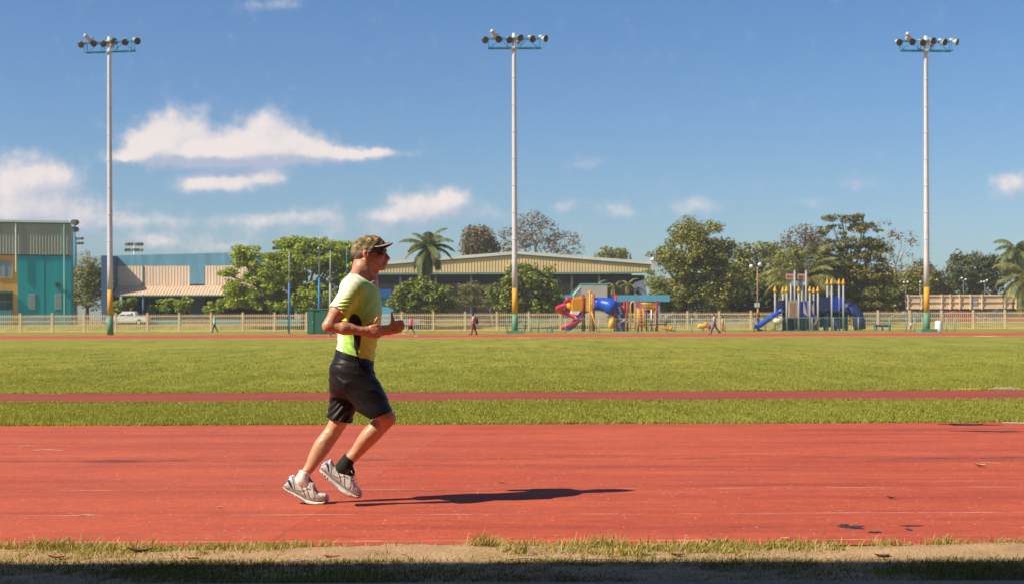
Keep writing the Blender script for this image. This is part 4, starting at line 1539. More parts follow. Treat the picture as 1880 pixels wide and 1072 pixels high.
# right shoe: in the air, toe hanging
S = shoe([(591, 861), (600, 871), (610, 880.5), (620, 890), (630, 898.5), (640, 905), (652, 909.8), (664, 910.0)],
         [(596, 848), (603, 843), (612, 839.5), (618, 851), (630, 858), (643, 853.5), (649, 860), (652, 872), (655.5, 884), (661, 890), (665.5, 896), (668, 902)],
         [(592, 856), (603, 864), (613, 872.5), (623, 881), (634, 889.5), (645, 897.5), (656, 903.5), (667, 907)],
         -.095, [.024, .033, .036, .037, .040, .045, .048, .046, .036, .018],
         [(649, 864, 4.5, 0), (650.5, 869, 4.5, 0), (651.5, 874, 4.5, .5), (653, 880, 5, 1), (655, 886, 5, 1.5)], (648, 859), [((639, 843), (629, 858), .036, .042), ((629, 858), (640, 866), .040, .040)], None,
         'worn silver running shoe with navy stripes, lifted off the track', None)
sock_top2 = plane((633, 827.5), (653.5, 844), 1)
S.cone(L(645, 836, -.095), L(636, 849, -.095), .036, .037, .02)
V, Q = S.mesh(.0042, cuts=(sock_top2,), disp=lambda P: .0005 * np.sin(P[..., 2] * 330 + P[..., 0] * 120))
so_ = link('sock', np_mesh('sock', V, Q, mat('dark sock knit', (0.030, 0.034, 0.030), .9, .2, 40, .15, 260, .1), True), runner)
so_['label'] = 'dark grey ankle sock'

# ------------------------------------------------------------------ the covered stand behind the camera: its roof shades the bottom of the view
CONC2 = mat('stand concrete', (0.22, 0.21, 0.19), .9, .2, 2, .3, 20)
gs_ = root('grandstand', (0, -3, 0), 'covered concrete spectator stand behind the viewpoint, its roof shading the verge', 'grandstand')
b = MB(); b.box((-60, -10, 8.0), (45, 3.25, 8.35)); b.build('roof', CONC2, gs_)
b = MB(); b.box((-60, -10.3, 0), (45, -10.0, 8.0)); b.build('wall', CONC2, gs_)
for x in (-55, -40, -25, -12, 12, 25, 40):
    b = MB(); b.box((x - .25, -3.2, 0), (x + .25, -2.7, 8.0)); b.build('column', CONC2, gs_)
b = MB()
for i in range(8):
    b.box((-58, -9.9 + i * .8 - .004 * i, 0), (43, -9.1 + i * .8 - .004 * i, 3.6 - i * .42))
b.build('seating', CONC2, gs_)

# ------------------------------------------------------------------ picket fence
FD = 166.0
FP = 58.31 / F * FD
x_first = at(37.6 - 58.31 * 2, 609, FD).x
CREAM = mat('cream fence paint', (0.76, 0.56, 0.34), .6, .12, .6)
fence = root('picket_fence', (x_first, FD, 0), 'long cream steel picket fence running behind the far track', 'fence')
NP = 36
pm = LB(); pm.box((-.10, -.10, 0), (.10, .10, 2.20)); pm.box((-.12, -.12, 2.203), (.12, .12, 2.26))
post = pm.build('post', CREAM, fence)
for k in range(1, NP + 1):
    c = post.copy(); COL.objects.link(c); c.parent = fence; c.location = (k * FP, 0, 0)
pm = LB()
for z0, z1 in ((.10, .19), (.78, .88), (1.24, 1.34), (1.82, 1.93)):
    pm.box((.103, -.035, z0), (FP - .103, .035, z1))
npk = 15
for i in range(npk):
    x = .103 + (FP - .206) * (i + .5) / npk
    pm.box((x - .029, -.055, .06), (x + .029, -.038, 2.02))
    pm.add([(x - .029, -.055, 2.02), (x + .029, -.055, 2.02), (x + .029, -.038, 2.02), (x - .029, -.038, 2.02), (x, -.046, 2.14)], [(0, 1, 4), (1, 2, 4), (2, 3, 4), (3, 0, 4)])
panel = pm.build('picket_panel', CREAM, fence)
for k in range(1, NP):
    c = panel.copy(); COL.objects.link(c); c.parent = fence; c.location = (k * FP, 0, 0)
pm = LB(); pm.box((-1, -.25, -.1), (NP * FP + 1, .25, .058)); pm.build('footing', mat('fence footing', (0.55, 0.33, 0.18), .9, .2, 1), fence)

# ------------------------------------------------------------------ low pierced block wall on the bank behind the fence
WD = 180.0
bw = root('block_wall', (at(600, 590, WD).x, WD, BANK), 'low painted wall with pierced block panels on the bank behind the fence', 'wall')
TEAL = mat('teal wall paint', (0.06, 0.30, 0.33), .7, .15, .5)
PINK = mat('bare block', (0.50, 0.36, 0.27), .85, .2, 1)
SKYB = mat('pale blue wall paint', (0.20, 0.42, 0.62), .7, .12, .5)
KHAK = mat('khaki wall paint', (0.34, 0.30, 0.17), .8, .2, .5)
secs = [(-60, -8, 0), (-8, 30, 1), (30, 128, 0), (128, 192, 1), (192, 202, 0), (202, 272, 1), (272, 333, 0), (333, 390, 1), (390, 445, 0), (445, 505, 1), (505, 640, 0), (640, 770, 2), (770, 800, 1), (800, 905, 3), (905, 968, 1),
        (968, 1060, 3), (1060, 1120, 1), (1120, 1255, 3), (1255, 1318, 1), (1318, 1350, 3), (1350, 1400, 1), (1400, 1600, 3), (1600, 1700, 3), (1700, 1790, 4), (1790, 1848, 1), (1848, 1940, 4)]
WM = [TEAL, PINK, SKYB, KHAK, mat('brick red wall paint', (0.42, 0.12, 0.08), .8, .2, .6)]
zt, zb, z0 = 1.50, .98, .62
for xa, xb, k in secs:
    a, c = at(xa, 589, WD).x, at(xb, 589, WD).x - .01
    m_ = MB()
    if k != 1:
        m_.box((a, WD, z0), (c, WD + .2, zt))
    else:
        m_.box((a, WD, z0), (c, WD + .2, zb)); m_.box((a, WD, zt - .08), (c, WD + .2, zt))
        nn = max(2, int((c - a) / .55)); st = (c - a) / nn
        for i in range(nn):
            x = a + i * st
            m_.box((x, WD + .02, zb + .002), (x + .09, WD + .18, zt - .082))
            for q in range(8):
                a0, a1 = q * math.pi / 4, (q + 1) * math.pi / 4
                cx, cz, rr = x + st / 2 + .045, (zb + zt - .08) / 2, .17
                m_.tube([(cx + rr * math.cos(a0), WD + .1, cz + rr * math.sin(a0)), (cx + rr * math.cos(a1), WD + .1, cz + rr * math.sin(a1))], .045, 4)
    m_.build('wall_panel', WM[k], bw)
m_ = MB(); a, c = at(1236, 598, WD - 3).x, at(1392, 598, WD - 3).x
bl = root('low_wall', ((a + c) / 2, WD - 3, .6), 'pale blue painted kerb wall below the pierced panels, behind the yellow spring rider', 'wall')
m_.box((a, WD - 3, .2), (c, WD - 2.8, .98)); m_.build('blue_face', SKYB, bl)


# ------------------------------------------------------------------ buildings
def corrugated(mb, x0, x1, y, zb, zt, per, dep):
    """Ribbed sheet standing at y from x0 to x1; zb, zt functions of x."""
    n = max(1, int(round((x1 - x0) / per))); p = (x1 - x0) / n
    pts = []
    for i in range(n):
        x = x0 + i * p
        pts += [(x, 0), (x + p * .62, 0), (x + p * .70, dep), (x + p * .92, dep)]
    pts.append((x1, 0))
    vs, fs = [], []
    for x, d_ in pts:
        vs += [(x, y - d_, zb(x)), (x, y - d_, zt(x))]
    for i in range(len(pts) - 1):
        fs.append((2 * i, 2 * i + 2, 2 * i + 3, 2 * i + 1))
    mb.add(vs, fs)


# A: teal and ochre sports hall, turned 17 degrees, so that only its long front shows
AD = 180.0
ca_ = at(131, 589, AD)
rzA = R(15.5)
hall = root('sports_hall', (ca_.x, AD, BANK), 'teal and ochre hall with grey ribbed upper cladding at the far end of the fence', 'building', rz=rzA)
s_ = AD / F * 1.045
hx = lambda px: (px - 131) * s_
hz = lambda py: (589 - py - 1.0 * 0) * AD / F + CH - BANK - (131 - 940) * ROLL * AD / F * 1.0
OCH = mat('ochre wall paint', (0.76, 0.39, 0.09), .8, .16, .9, stretch=(1, 1, .15))
TEAL2 = mat('teal panel paint', (0.006, 0.33, 0.36), .6, .16, .9, stretch=(1, 1, .15))
GREYC = mat('grey ribbed cladding', (0.34, 0.345, 0.275), .6, .14, .9, stretch=(1, 1, .15))
TRIM = mat('white trim', (0.72, 0.74, 0.70), .6, .08, 1)
GRN = mat('green trim', (0.03, 0.20, 0.12), .6, .1, 1)
DARKW = mat('dark glass', (0.035, 0.045, 0.055), .15, .1, 1, spec=.6)
SHUT = mat('grey blue louvre', (0.25, 0.33, 0.42), .5, .1, 2)
b = LB(); b.box((hx(-130), .05, -.9), (hx(42), 12, hz(470))); b.build('ochre_wall', OCH, hall)
b = LB(); b.box((hx(42) + .004, -.10, -.9), (hx(130.5), 12, hz(470))); b.build('teal_wall', TEAL2, hall)
for x in (86.5,):
    b = LB(); b.box((hx(x) - .03, -.125, -.9), (hx(x) + .03, -.103, hz(470) - .02)); b.build('joint', mat('joint', (0.004, .10, .10), .7, .1, 1), hall)
b = LB(); corrugated(b, hx(-130), hx(130.5), -.20, lambda x: hz(468.5), lambda x: hz(410.5) + (x - hx(131)) * -.006, .36, .03)
b.box((hx(-130), -.15, hz(468.5)), (hx(130.5), 12, hz(411)))
b.build('cladding', GREYC, hall)
b = LB(); b.box((hx(-130), -.45, hz(410)), (hx(127), 12.3, hz(406))); b.build('roof', TRIM, hall)
b = LB(); b.box((hx(-130), -.40, hz(412)), (hx(131), -.27, hz(410) - .004)); b.build('gutter', GRN, hall)
for x in (39.5, 119.5):
    b = LB(); b.tube([(hx(x), -.36, hz(412) - .01), (hx(x), -.36, hz(500) if x < 100 else -.8)], .07, 8)
    b.build('downpipe', TRIM if x < 100 else mat('teal white pipe', (0.35, 0.60, 0.55), .6, .1, 1), hall)
for (xa, ya, xb, yb, m_) in ((8, 480, 33, 510, SHUT), (8, 536, 33, 570, DARKW)):
    b = LB(); b.box((hx(xa), -.005, hz(yb)), (hx(xb), .04, hz(ya))); wn = b.build('window', m_, hall)
    b = LB()
    for (u0, v0, u1, v1) in ((xa - 1, ya - 1, xb + 1, ya), (xa - 1, yb, xb + 1, yb + 1), (xa - 1, ya, xa, yb), (xb, ya, xb + 1, yb), ((xa + xb) / 2 - .35, ya, (xa + xb) / 2 + .35, yb)):
        b.box((hx(u0), -.06, hz(v1)), (hx(u1), -.008, hz(v0)))
    if m_ is DARKW:
        b.box((hx(xa), -.10, hz(555)), (hx(xb), -.063, hz(552.5)))
        b.box((hx(xa), -.55, hz(538.5)), (hx(xb), -.063, hz(536.5)))
    b.build('frame', OCH if m_ is SHUT else GRN, wn)
for (xa, xb) in ((59.5, 71), (103.5, 114.5)):
    b = LB(); b.box((hx(xa), -.15, hz(568)), (hx(xb), -.104, hz(539.5)))
    for i in range(9):
        z = hz(568) + (hz(539.5) - hz(568)) * (i + .3) / 9
        b.box((hx(xa) + .02, -.19, z), (hx(xb) - .02, -.152, z + .09))
    b.build('louvre', mat('grey louvre', (0.36, 0.42, 0.42), .6, .1, 2), hall)
b = LB(); b.box((hx(105), -.42, hz(527)), (hx(111), -.104, hz(519))); b.tube([(hx(108), -.60, hz(524)), (hx(108), -.42, hz(523))], [.20, .12], 10)
b.build('wall_lamp', mat('lamp housing', (0.08, 0.08, 0.08), .5, .1, 3), hall)
b = LB(); b.box((hx(-130), -.6, -.9), (hx(33), -.105, hz(569))); b.build('plinth', TEAL, hall)

# B: blue gymnasium with ribbed screens and a sloping awning
BD = 200.0
BLUE1 = mat('gym blue paint', (0.15, 0.35, 0.46), .8, .26, .9, stretch=(1, 1, .2))
BLUE2 = mat('gym shaded blue paint', (0.055, 0.12, 0.24), .8, .12, .4)  # gym blue with the wing's shade put into the colour
PEACH = mat('peach ribbed cladding', (0.86, 0.66, 0.48), .7, .18, .9, stretch=(1, 1, .12))
TERRA = mat('awning sheet', (0.64, 0.45, 0.30), .7, .2, 1.2)
INK = mat('deep shade paint', (0.024, 0.023, 0.024), .9, .2, .5)  # near-black: shade of the open interiors put into the paint
gb_ = at(320, 589, BD)
gym = root('gymnasium', (gb_.x, BD, BANK), 'low blue gymnasium with peach ribbed screens and open dark ground floor', 'building')
W_ = lambda px, py=589, d=BD: at(px, py, d)
xl, xr = W_(186).x, W_(540).x
zT = lambda x: np.interp(x, [xl, W_(410).x, xr], [W_(186, 470).z, W_(410, 464.5).z, W_(560, 468).z])
b = MB()
b.prism([(xl, W_(186, 490).z), (xr, W_(560, 490).z), (xr, zT(xr)), (W_(410).x, zT(W_(410).x)), (xl, zT(xl))], BD, BD + .5)
b.build('parapet', BLUE1, gym)
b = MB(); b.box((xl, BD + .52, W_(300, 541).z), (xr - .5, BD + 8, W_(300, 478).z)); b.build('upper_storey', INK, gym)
for xa, xb in ((206, 262.5), (264.5, 349), (376, 470)):
    b = MB(); corrugated(b, W_(xa).x, W_(xb).x, BD - .05, lambda x: W_(300, 526).z, lambda x: W_(300, 488.5).z, .42, .035)
    b.build('ribbed_screen', PEACH, gym)
b = MB(); b.box((W_(262.6).x, BD - .16, W_(263, 541).z), (W_(264.4).x, BD + .1, W_(263, 488.6).z)); b.build('pilaster', GRN, gym)
b = MB(); b.box((W_(349.3).x, BD - .10, W_(350, 522).z), (W_(375.7).x, BD + .3, W_(350, 488.6).z)); b.build('blue_panel', BLUE1, gym)
b = MB()
zA, zB_ = W_(300, 525).z, W_(300, 540).z - .2
xa, xb = W_(190, 540, BD - 3).x, xr
n = int((xb - xa) / .45); st = (xb - xa) / n
vs, fs = [], []
for i in range(n):
    for (fx, dz) in ((0, 0), (.6, 0), (.7, .07), (.93, .07)):
        x = xa + (i + fx) * st
        vs += [(x, BD - 3.0, zB_ + dz), (x, BD - .12, zA + dz)]
for i in range(len(vs) // 2 - 1):
    fs.append((2 * i, 2 * i + 2, 2 * i + 3, 2 * i + 1))
b.add(vs, fs)
b.build('awning', TERRA, gym)
b = MB(); b.box((xa, BD - 3.12, zB_ - .18), (xb, BD - 3.0, zB_ - .003)); b.build('gutter', GRN, gym)
b = MB(); b.box((W_(186, 540, BD - 3.4).x, BD - 3.4, BANK - .3), (W_(204, 540, BD - 3.4).x, BD + .48, W_(186, 471.5).z)); b.build('wing_wall', BLUE2, gym)
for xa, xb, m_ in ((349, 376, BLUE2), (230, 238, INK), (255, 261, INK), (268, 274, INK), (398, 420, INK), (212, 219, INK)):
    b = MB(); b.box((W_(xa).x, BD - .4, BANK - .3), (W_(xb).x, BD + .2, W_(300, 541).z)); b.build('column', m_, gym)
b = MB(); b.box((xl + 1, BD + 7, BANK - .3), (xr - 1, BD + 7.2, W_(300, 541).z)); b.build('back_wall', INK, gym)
b = MB(); b.tube([W_(263, 560, BD - 2.9) + Vector((0, 0, -2.4)), W_(263, 541, BD - 2.9)], .12, 8); b.build('post', mat('bright blue post', (0.14, 0.34, 0.60), .6, .1, 1), gym)

# C: long gabled pavilion
PD = 212.0
pv = root('pavilion', (W_(945, 589, PD).x, PD, BANK), 'long open pavilion with a tan ribbed gable and white roof edge', 'building')
TAN = mat('tan ribbed cladding', (0.70, 0.51, 0.26), .7, .12, .5)
Wp = lambda px, py: at(px, py, PD)
x0, xm, x1 = Wp(640, 490).x, Wp(951, 466).x, Wp(1195, 484).x
z0, zm, z1 = Wp(640, 491).z, Wp(951, 467).z, Wp(1195, 485.5).z
zt_ = lambda x: np.interp(x, [x0, xm, x1], [z0, zm, z1])
b = MB(); corrugated(b, x0, x1, PD, lambda x: Wp(945, 500.5).z, zt_, .445, .05)
gab = b.build('gable', TAN, pv)
b = MB()
b.prism([(x0 - .3, z0 - .05), (xm, zm), (x1 + .3, z1 - .05), (x1 + .3, z1 + .38), (xm, zm + .44), (x0 - .3, z0 + .38)], PD - .3, PD + 26)
b.build('roof', mat('white roof sheet', (0.66, 0.64, 0.58), .6, .1, .5), pv)
b = MB(); b.prism([(x0, z0 - .17), (xm, zm - .12), (x1, z1 - .17), (x1, z1 - .06), (xm, zm - .01), (x0, z0 - .06)], PD - .24, PD - .12); b.build('edge_trim', GRN, pv)
b = MB(); b.box((x0, PD - .2, Wp(945, 502.5).z), (x1, PD + .1, Wp(945, 500.5).z - .003)); b.build('gutter', GRN, pv)
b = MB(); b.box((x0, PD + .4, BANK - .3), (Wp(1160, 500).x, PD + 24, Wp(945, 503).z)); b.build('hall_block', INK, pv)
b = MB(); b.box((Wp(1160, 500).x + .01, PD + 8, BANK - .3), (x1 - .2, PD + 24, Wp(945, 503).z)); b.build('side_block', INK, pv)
b = MB(); b.prism([(Wp(1163, 545).x, BANK), (Wp(1186, 545).x, BANK), (Wp(1186, 512).x, Wp(1186, 512).z), (Wp(1163, 520).x, Wp(1163, 520).z)], PD - .5, PD - .3)
b.build('blue_gable_wall', mat('lavender wall', (0.20, 0.22, 0.36), .8, .1, .5), pv)
for px in (735, 800, 865, 930, 1000, 1050, 1100):
    b = MB(); b.box((Wp(px, 540).x - .15, PD + .05, BANK - .3), (Wp(px, 540).x + .15, PD + .38, Wp(945, 503).z)); b.build('column', mat('column grey', (0.10, 0.10, 0.09), .8, .1, 1), pv)
b = MB(); b.tube([(x1 - .1, PD - .6, z1 + .6), (x1 + .45, PD - .6, z1 + .7)], [.25, .32], 10); b.build('roof_lamp', TRIM, pv)
# blue tent wall by the runner's chest
b = MB(); pbox(b, 676, 546, 722, 612, 184, 3)
tn = root('blue_booth', at(700, 600, 184), 'pale blue booth with a darker blue top, half hidden by the runner\'s chest', 'booth')
b.build('wall', mat('booth blue', (0.12, 0.40, 0.62), .7, .12, .5), tn)
b = MB(); pbox(b, 672, 531, 718, 545.8, 183.5, 4); b.build('roof', mat('booth dark blue', (0.02, 0.12, 0.36), .6, .1, .5), tn)

# D: small grey shed with green roof line and the blue shelter beside it
b = MB(); SD = 186.0
Ws = lambda px, py: at(px, py, SD)
shed = root('shed', (Ws(1085, 600).x, SD, BANK), 'small pale grey shed with a sloping white side behind the red and yellow play set', 'shed')
b.prism([(Ws(1067, 600).x, BANK), (Ws(1115, 600).x, BANK), (Ws(1115, 524).x, Ws(1115, 524).z), (Ws(1067, 524).x, Ws(1067, 524).z)], SD, SD + 5)
b.build('wall', mat('shed grey', (0.44, 0.40, 0.36), .8, .1, .6), shed)
b = MB(); b.prism([(Ws(1048, 600).x, BANK), (Ws(1067, 600).x - .01, BANK), (Ws(1067, 524).x - .01, Ws(1067, 524).z), (Ws(1053, 541).x, Ws(1053, 541).z)], SD + .3, SD + 5)
b.build('sloping_side', mat('shed white', (0.70, 0.68, 0.66), .8, .1, .6), shed)
b = MB(); b.tube([Ws(1049, 541) + Vector((0, .1, 0)), Ws(1066, 523) + Vector((0, .1, .05)), Ws(1116, 523) + Vector((0, .1, .05))], .12, 6); b.build('roof_edge', mat('shed green', (0.05, 0.28, 0.22), .6, .1, 1), shed)
sht = root('shelter', (Ws(1180, 600).x, SD - 11, BANK), 'low shelter with a flat light blue roof behind the play set', 'shelter')
b = MB(); pbox(b, 1131, 541.5, 1230, 553.5, SD - 11, 5); b.build('roof', mat('shelter blue', (0.10, 0.34, 0.50), .7, .15, .6), sht)
for px in (1137, 1209):
    b = MB(); p = at(px, 553, SD - 10.8); b.box((p.x - .2, SD - 10.8, BANK - .2), (p.x + .2, SD - 10.4, at(px, 553.7, SD - 11).z)); b.build('post', BLUE1, sht)
b = MB(); pbox(b, 1030, 541, 1054, 546, SD + 1, 4)
sh2 = root('canopy', (Ws(1041, 600).x, SD + 1, BANK), 'small teal canopy beside the white sloping side of the shed', 'canopy')
b.build('roof', TEAL, sh2)
b = MB(); p = at(1036, 546, SD + 1); b.box((p.x - .06, SD + 1.2, BANK), (p.x + .06, SD + 1.32, p.z + .02)); b.build('post', TEAL, sh2)

# right: raised wall of concrete panels with coping and posts
RD = 192.0
rwall = root('panel_wall', (at(1780, 589, RD).x, RD, BANK), 'tall peach concrete wall with rails and posts behind the fence', 'wall')
PEA = mat('peach wall', (0.74, 0.52, 0.34), .8, .2, .9, stretch=(1, 1, .2)); PEA2 = mat('peach rail', (0.84, 0.63, 0.43), .8, .1, .6)
b = MB(); pbox(b, 1667, 542, 1960, 566, RD, .3); b.build('wall_face', PEA, rwall)
b = MB(); pbox(b, 1664, 566.2, 1960, 604, RD + .05, .25); b.build('lower_face', mat('dark brick base', (0.12, 0.07, 0.05), .9, .2, .7), rwall)  # lower wall face, darker than the one above
for (y0_, y1_) in ((541, 543.5), (553, 554.5), (562, 566.5)):
    b = MB(); pbox(b, 1665, y0_, 1960, y1_, RD - .12, .11); b.build('rail', PEA2, rwall)
for px in (1667, 1692, 1729, 1745, 1762, 1782, 1803, 1845, 1866, 1890, 1915):
    b = MB(); pbox(b, px - .8, 540, px + .8, 568, RD - .26, .13); b.build('post', PEA2, rwall)
b = MB(); pbox(b, 1787, 546, 1794, 561, RD - .10, .09); b.build('notice_board', mat('notice', (0.30, 0.33, 0.42), .6, .2, 3), rwall)
# far rooftop showing through the trees
b = MB(); pbox(b, 1620, 546, 1664, 554, 215, 6)
o = root('low_building', at(1640, 560, 215), 'sliver of a pale low building between the dark trees', 'building')
b.build('wall', PEA2, o)
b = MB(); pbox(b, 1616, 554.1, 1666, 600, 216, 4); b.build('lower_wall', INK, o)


# ------------------------------------------------------------------ floodlight towers
STEEL = mat('white tower paint', (0.60, 0.59, 0.57), .5, .08, .8)
BANDY = mat('yellow band paint', (0.70, 0.33, 0.02), .5, .08, 1)
BANDG = mat('green band paint', (0.115, 0.26, 0.155), .55, .12, 1)
FRAME = mat('blue frame paint', (0.03, 0.25, 0.42), .5, .1, 1)
ALU = mat('lamp aluminium', (0.52, 0.50, 0.45), .45, .1, 3, spec=.5)
GLASS = mat('lamp glass', (0.050, 0.042, 0.028), .35, .3, 3, spec=.3)
BOX = mat('lamp ballast', (0.50, 0.48, 0.44), .5, .1, 3)


def floodlight(parent, x, z, yaw, pitch, sc_=1.0, col=None):
    d = Vector((math.sin(yaw) * math.cos(pitch), -math.cos(yaw) * math.cos(pitch), -math.sin(pitch)))
    c = Vector((x, -.25, z))
    b = LB(); b.lathe(c, d, [(-.42 * sc_, .07 * sc_), (-.40 * sc_, .12 * sc_), (-.22 * sc_, .15 * sc_), (-.05 * sc_, .25 * sc_), (.06 * sc_, .29 * sc_), (.08 * sc_, .29 * sc_), (.05 * sc_, .26 * sc_)], 16)
    o = b.build('floodlight', ALU, parent, True)
    b = LB(); b.lathe(c, d, [(.083 * sc_, .30 * sc_), (.095 * sc_, .30 * sc_), (.11 * sc_, .20 * sc_), (.12 * sc_, .02 * sc_)], 16); b.build('lens', GLASS if col is None else col, o, True)
    b = LB(); q = c - d * .45 * sc_ + Vector((0, 0, .10 * sc_)); b.tube([q - d * .20 * sc_, q - d * .16 * sc_, q + d * .12 * sc_, q + d * .16 * sc_], [.10 * sc_, .16 * sc_, .16 * sc_, .09 * sc_], 12); b.build('ballast', BOX, o, True)
    b = LB(); b.tube([c - d * .22 * sc_, Vector((x, -.05, z - .28 * sc_))], .025, 6); b.build('bracket', FRAME, o)


def tower(loc, label, rz=0.0, plinth=False):
    t = root('floodlight_tower', loc, label, 'floodlight tower', 'floodlight towers behind the far track', rz)
    b = LB()
    H = 27.2
    rad = lambda z: .265 - .10 * z / H
    zz = [0, 1.78, 1.784, 4.1, 4.104] + list(np.linspace(6, H, 12))
    b.mi(2); b.tube([(0, 0, 0), (0, 0, 1.78)], [rad(0) + .03, rad(1.78) + .01], 18)
    b.mi(1); b.tube([(0, 0, 1.784), (0, 0, 4.1)], [rad(1.8), rad(4.1)], 18)
    b.mi(0)
    zs_ = [4.104] + list(np.linspace(6.5, H, 10))
    b.tube([(0, 0, z) for z in zs_], [rad(z) for z in zs_], 18)
    for z in np.linspace(8.5, 25.6, 8):
        b.tube([(0, 0, z), (0, 0, z + .10)], rad(z) + .018, 18)
    for i in range(46):
        z = 4.4 + i * .46
        sx = 1 if i % 2 else .92
        b.tube([(rad(z) - .02, 0, z), (rad(z) + .20 * sx, -.05, z + .01)], .018, 5)
        b.tube([(-rad(z) + .02, 0, z + .2), (-rad(z) - .10 * sx, -.05, z + .21)], .012, 5)
    b.build('pole', [STEEL, BANDY, BANDG], t, True)
    if plinth:
        b = LB(); b.box((-.75, -.75, -.1), (.75, .75, .30)); b.build('plinth', BANDG, t)
    b = LB()
    zl, zu, hw = 25.86, 26.72, 2.32
    for y in (-.30, .30):
        b.tube([(-hw, y, zl), (hw + .15, y, zl)], .055, 6); b.tube([(-hw, y, zu), (hw, y, zu)], .05, 6)
    for x in (-hw, -.62, .62, hw):
        for y in (-.30, .30):
            b.tube([(x, y, zl + .01), (x, y, zu - .01)], .042, 6)
        b.tube([(x, -.30, zl), (x, .30, zl)], .04, 6); b.tube([(x, -.30, zu), (x, .30, zu)], .04, 6)
    for (xa, za, xb, zb_) in ((-hw, zl, -1.2, zu), (-1.2, zu, -.3, zl), (.3, zl, 1.2, zu), (1.2, zu, hw, zl)):
        b.tube([(xa, .30, za), (xb, .30, zb_)], .028, 5)
    for x in np.linspace(-2.1, 2.1, 6):
        b.box((x - .22, -.28, zl + .06), (x + .22, .28, zl + .085))
    b.build('frame', FRAME, t)
    b = LB(); b.tube([(0, 0, zl - .12), (0, 0, zl - .06), (0, 0, zl + .1)], [.34, .38, .30], 14)
    b.build('collar', STEEL, t)
    b = LB(); b.tube([(0, 0, zu - .05), (0, 0, zu + .12)], .30, 14)
    b.build('collar', STEEL, t)
    for (x, z, yw, pt) in ((-2.60, 26.55, .05, .30), (-1.38, 26.60, .10, .32), (-.42, 26.55, .18, .35), (.58, 26.72, .30, .30), (1.66, 26.62, .45, .42), (2.82, 26.66, .85, .35)):
        floodlight(t, x, z, yw, pt - .12, 1.06)
    floodlight(t, -1.75, 26.95, 2.7, .35, 1.05)
    floodlight(t, .38, 26.32, .2, .25, .62, mat('lamp orange', (0.45, 0.22, 0.08), .4, .1, 3))
    return t


pL, pM, pR = at(202.5, 612, 130), at(945.5, 611, 129), at(1701.5, 608, 131)
tower((pL.x, 130, 0), 'white floodlight tower with green and yellow base near the white pickup truck', R(-10))
tower((pM.x, 129, 0), 'middle white floodlight tower rising in front of the gabled pavilion', 0, True)
tower((pR.x, 131, 0), 'white floodlight tower with banded base in front of the peach concrete wall', R(4), True)


def rack(px, ytop, ybase, d, wpx, rows, cols, label, pole_col, yaw=0.0, big=1.0):
    a = at(px, ytop, d); z1_ = a.z
    t = root('floodlight_mast', (a.x, d, BANK), label, 'floodlight mast', 'distant floodlight masts')
    b = LB(); b.tube([(0, 0, -.5), (0, 0, z1_ - BANK + .2)], [.22, .13], 8); b.build('pole', pole_col, t, True)
    w = wpx / F * d
    b = LB()
    for r_ in range(rows):
        z = z1_ - BANK - r_ * 1.05
        b.tube([(-w / 2 * math.cos(yaw), -w / 2 * math.sin(yaw), z), (w / 2 * math.cos(yaw), w / 2 * math.sin(yaw), z)], .07, 5)
    b.build('crossbar', pole_col, t)
    for r_ in range(rows):
        for c_ in range(cols):
            u_ = (c_ / (cols - 1) - .5) * w if cols > 1 else 0
            z = z1_ - BANK - r_ * 1.05
            b = LB(); dd = Vector((.25, -.85, -.45)).normalized(); p = Vector((u_ * math.cos(yaw), u_ * math.sin(yaw), z + .25))
            b.lathe(p, dd, [(-.45 * big, .12 * big), (-.2 * big, .2 * big), (.1 * big, .38 * big), (.11 * big, .30 * big)], 10)
            b.build('floodlight', ALU if (c_ + r_) % 3 == 0 else mat('far lamp dark', (0.16, 0.17, 0.17), .5, .1, 2), t, True)
    return t


rack(246, 451, 470, 265, 28, 2, 6, 'distant double rack of floodlights above the blue gymnasium roof', STEEL)
rack(520, 447, 470, 250, 34, 2, 6, 'distant rack of floodlights showing over the bright green tree', FRAME)
rack(137, 411, 575, 215, 10, 2, 3, 'blue floodlight mast close beside the teal and ochre hall', FRAME, 1.3, 1.25)
rack(140, 440, 575, 320, 22, 2, 5, 'farther small rack of floodlights beside the hall\'s blue mast', mat('far dark steel', (0.10, 0.12, 0.15), .6, .1, 1))

# slim poles by the green cabinet
for (px, yt, yb, m_, r_, label) in (
        (530.5, 462, 613.5, mat('sky blue pole paint', (0.03, 0.22, 0.55), .5, .1, 1), .085, 'sky blue pole standing left of the green cabinet'),
        (585.5, 448, 612.0, mat('bright blue pole paint', (0.03, 0.28, 0.66), .5, .1, 1), .095, 'bright blue pole standing in front of the green cabinet'),
        (606.0, 461, 618.0, mat('weathered pole paint', (0.36, 0.40, 0.36), .7, .2, 2), .075, 'pale grey pole partly hidden by the runner\'s elbow'),
        (636.0, 452, 612.0, mat('teal pole paint', (0.10, 0.34, 0.36), .6, .1, 1), .060, 'thin teal pole just behind the runner\'s back')):
    d = gdepth(px, yb)
    p = at(px, yb, d); q = at(px + .6, yt, d)
    t = root('slim_pole', (p.x, d, 0), label, 'pole', 'slim poles beside the green cabinet')
    b = MB(); zm_ = p.z + (q.z - p.z) * .62
    b.tube([(p.x, d, -.05), (p.x + (q.x - p.x) * .62, d, zm_)], [r_, r_], 10)
    b.build('shaft', m_, t, True)
    b = MB(); b.tube([(p.x + (q.x - p.x) * .62, d, zm_ + .002), (q.x, d, q.z)], [r_ * .72, r_ * .5], 8)
    b.build('upper_shaft', m_ if px > 600 else mat('pole tip grey', (0.30, 0.40, 0.42), .6, .1, 1), t, True)
    b = MB(); b.tube([(p.x, d, -.03), (p.x, d, .12)], [r_ * 2, r_ * 1.4], 10); b.build('foot', CONC, t)

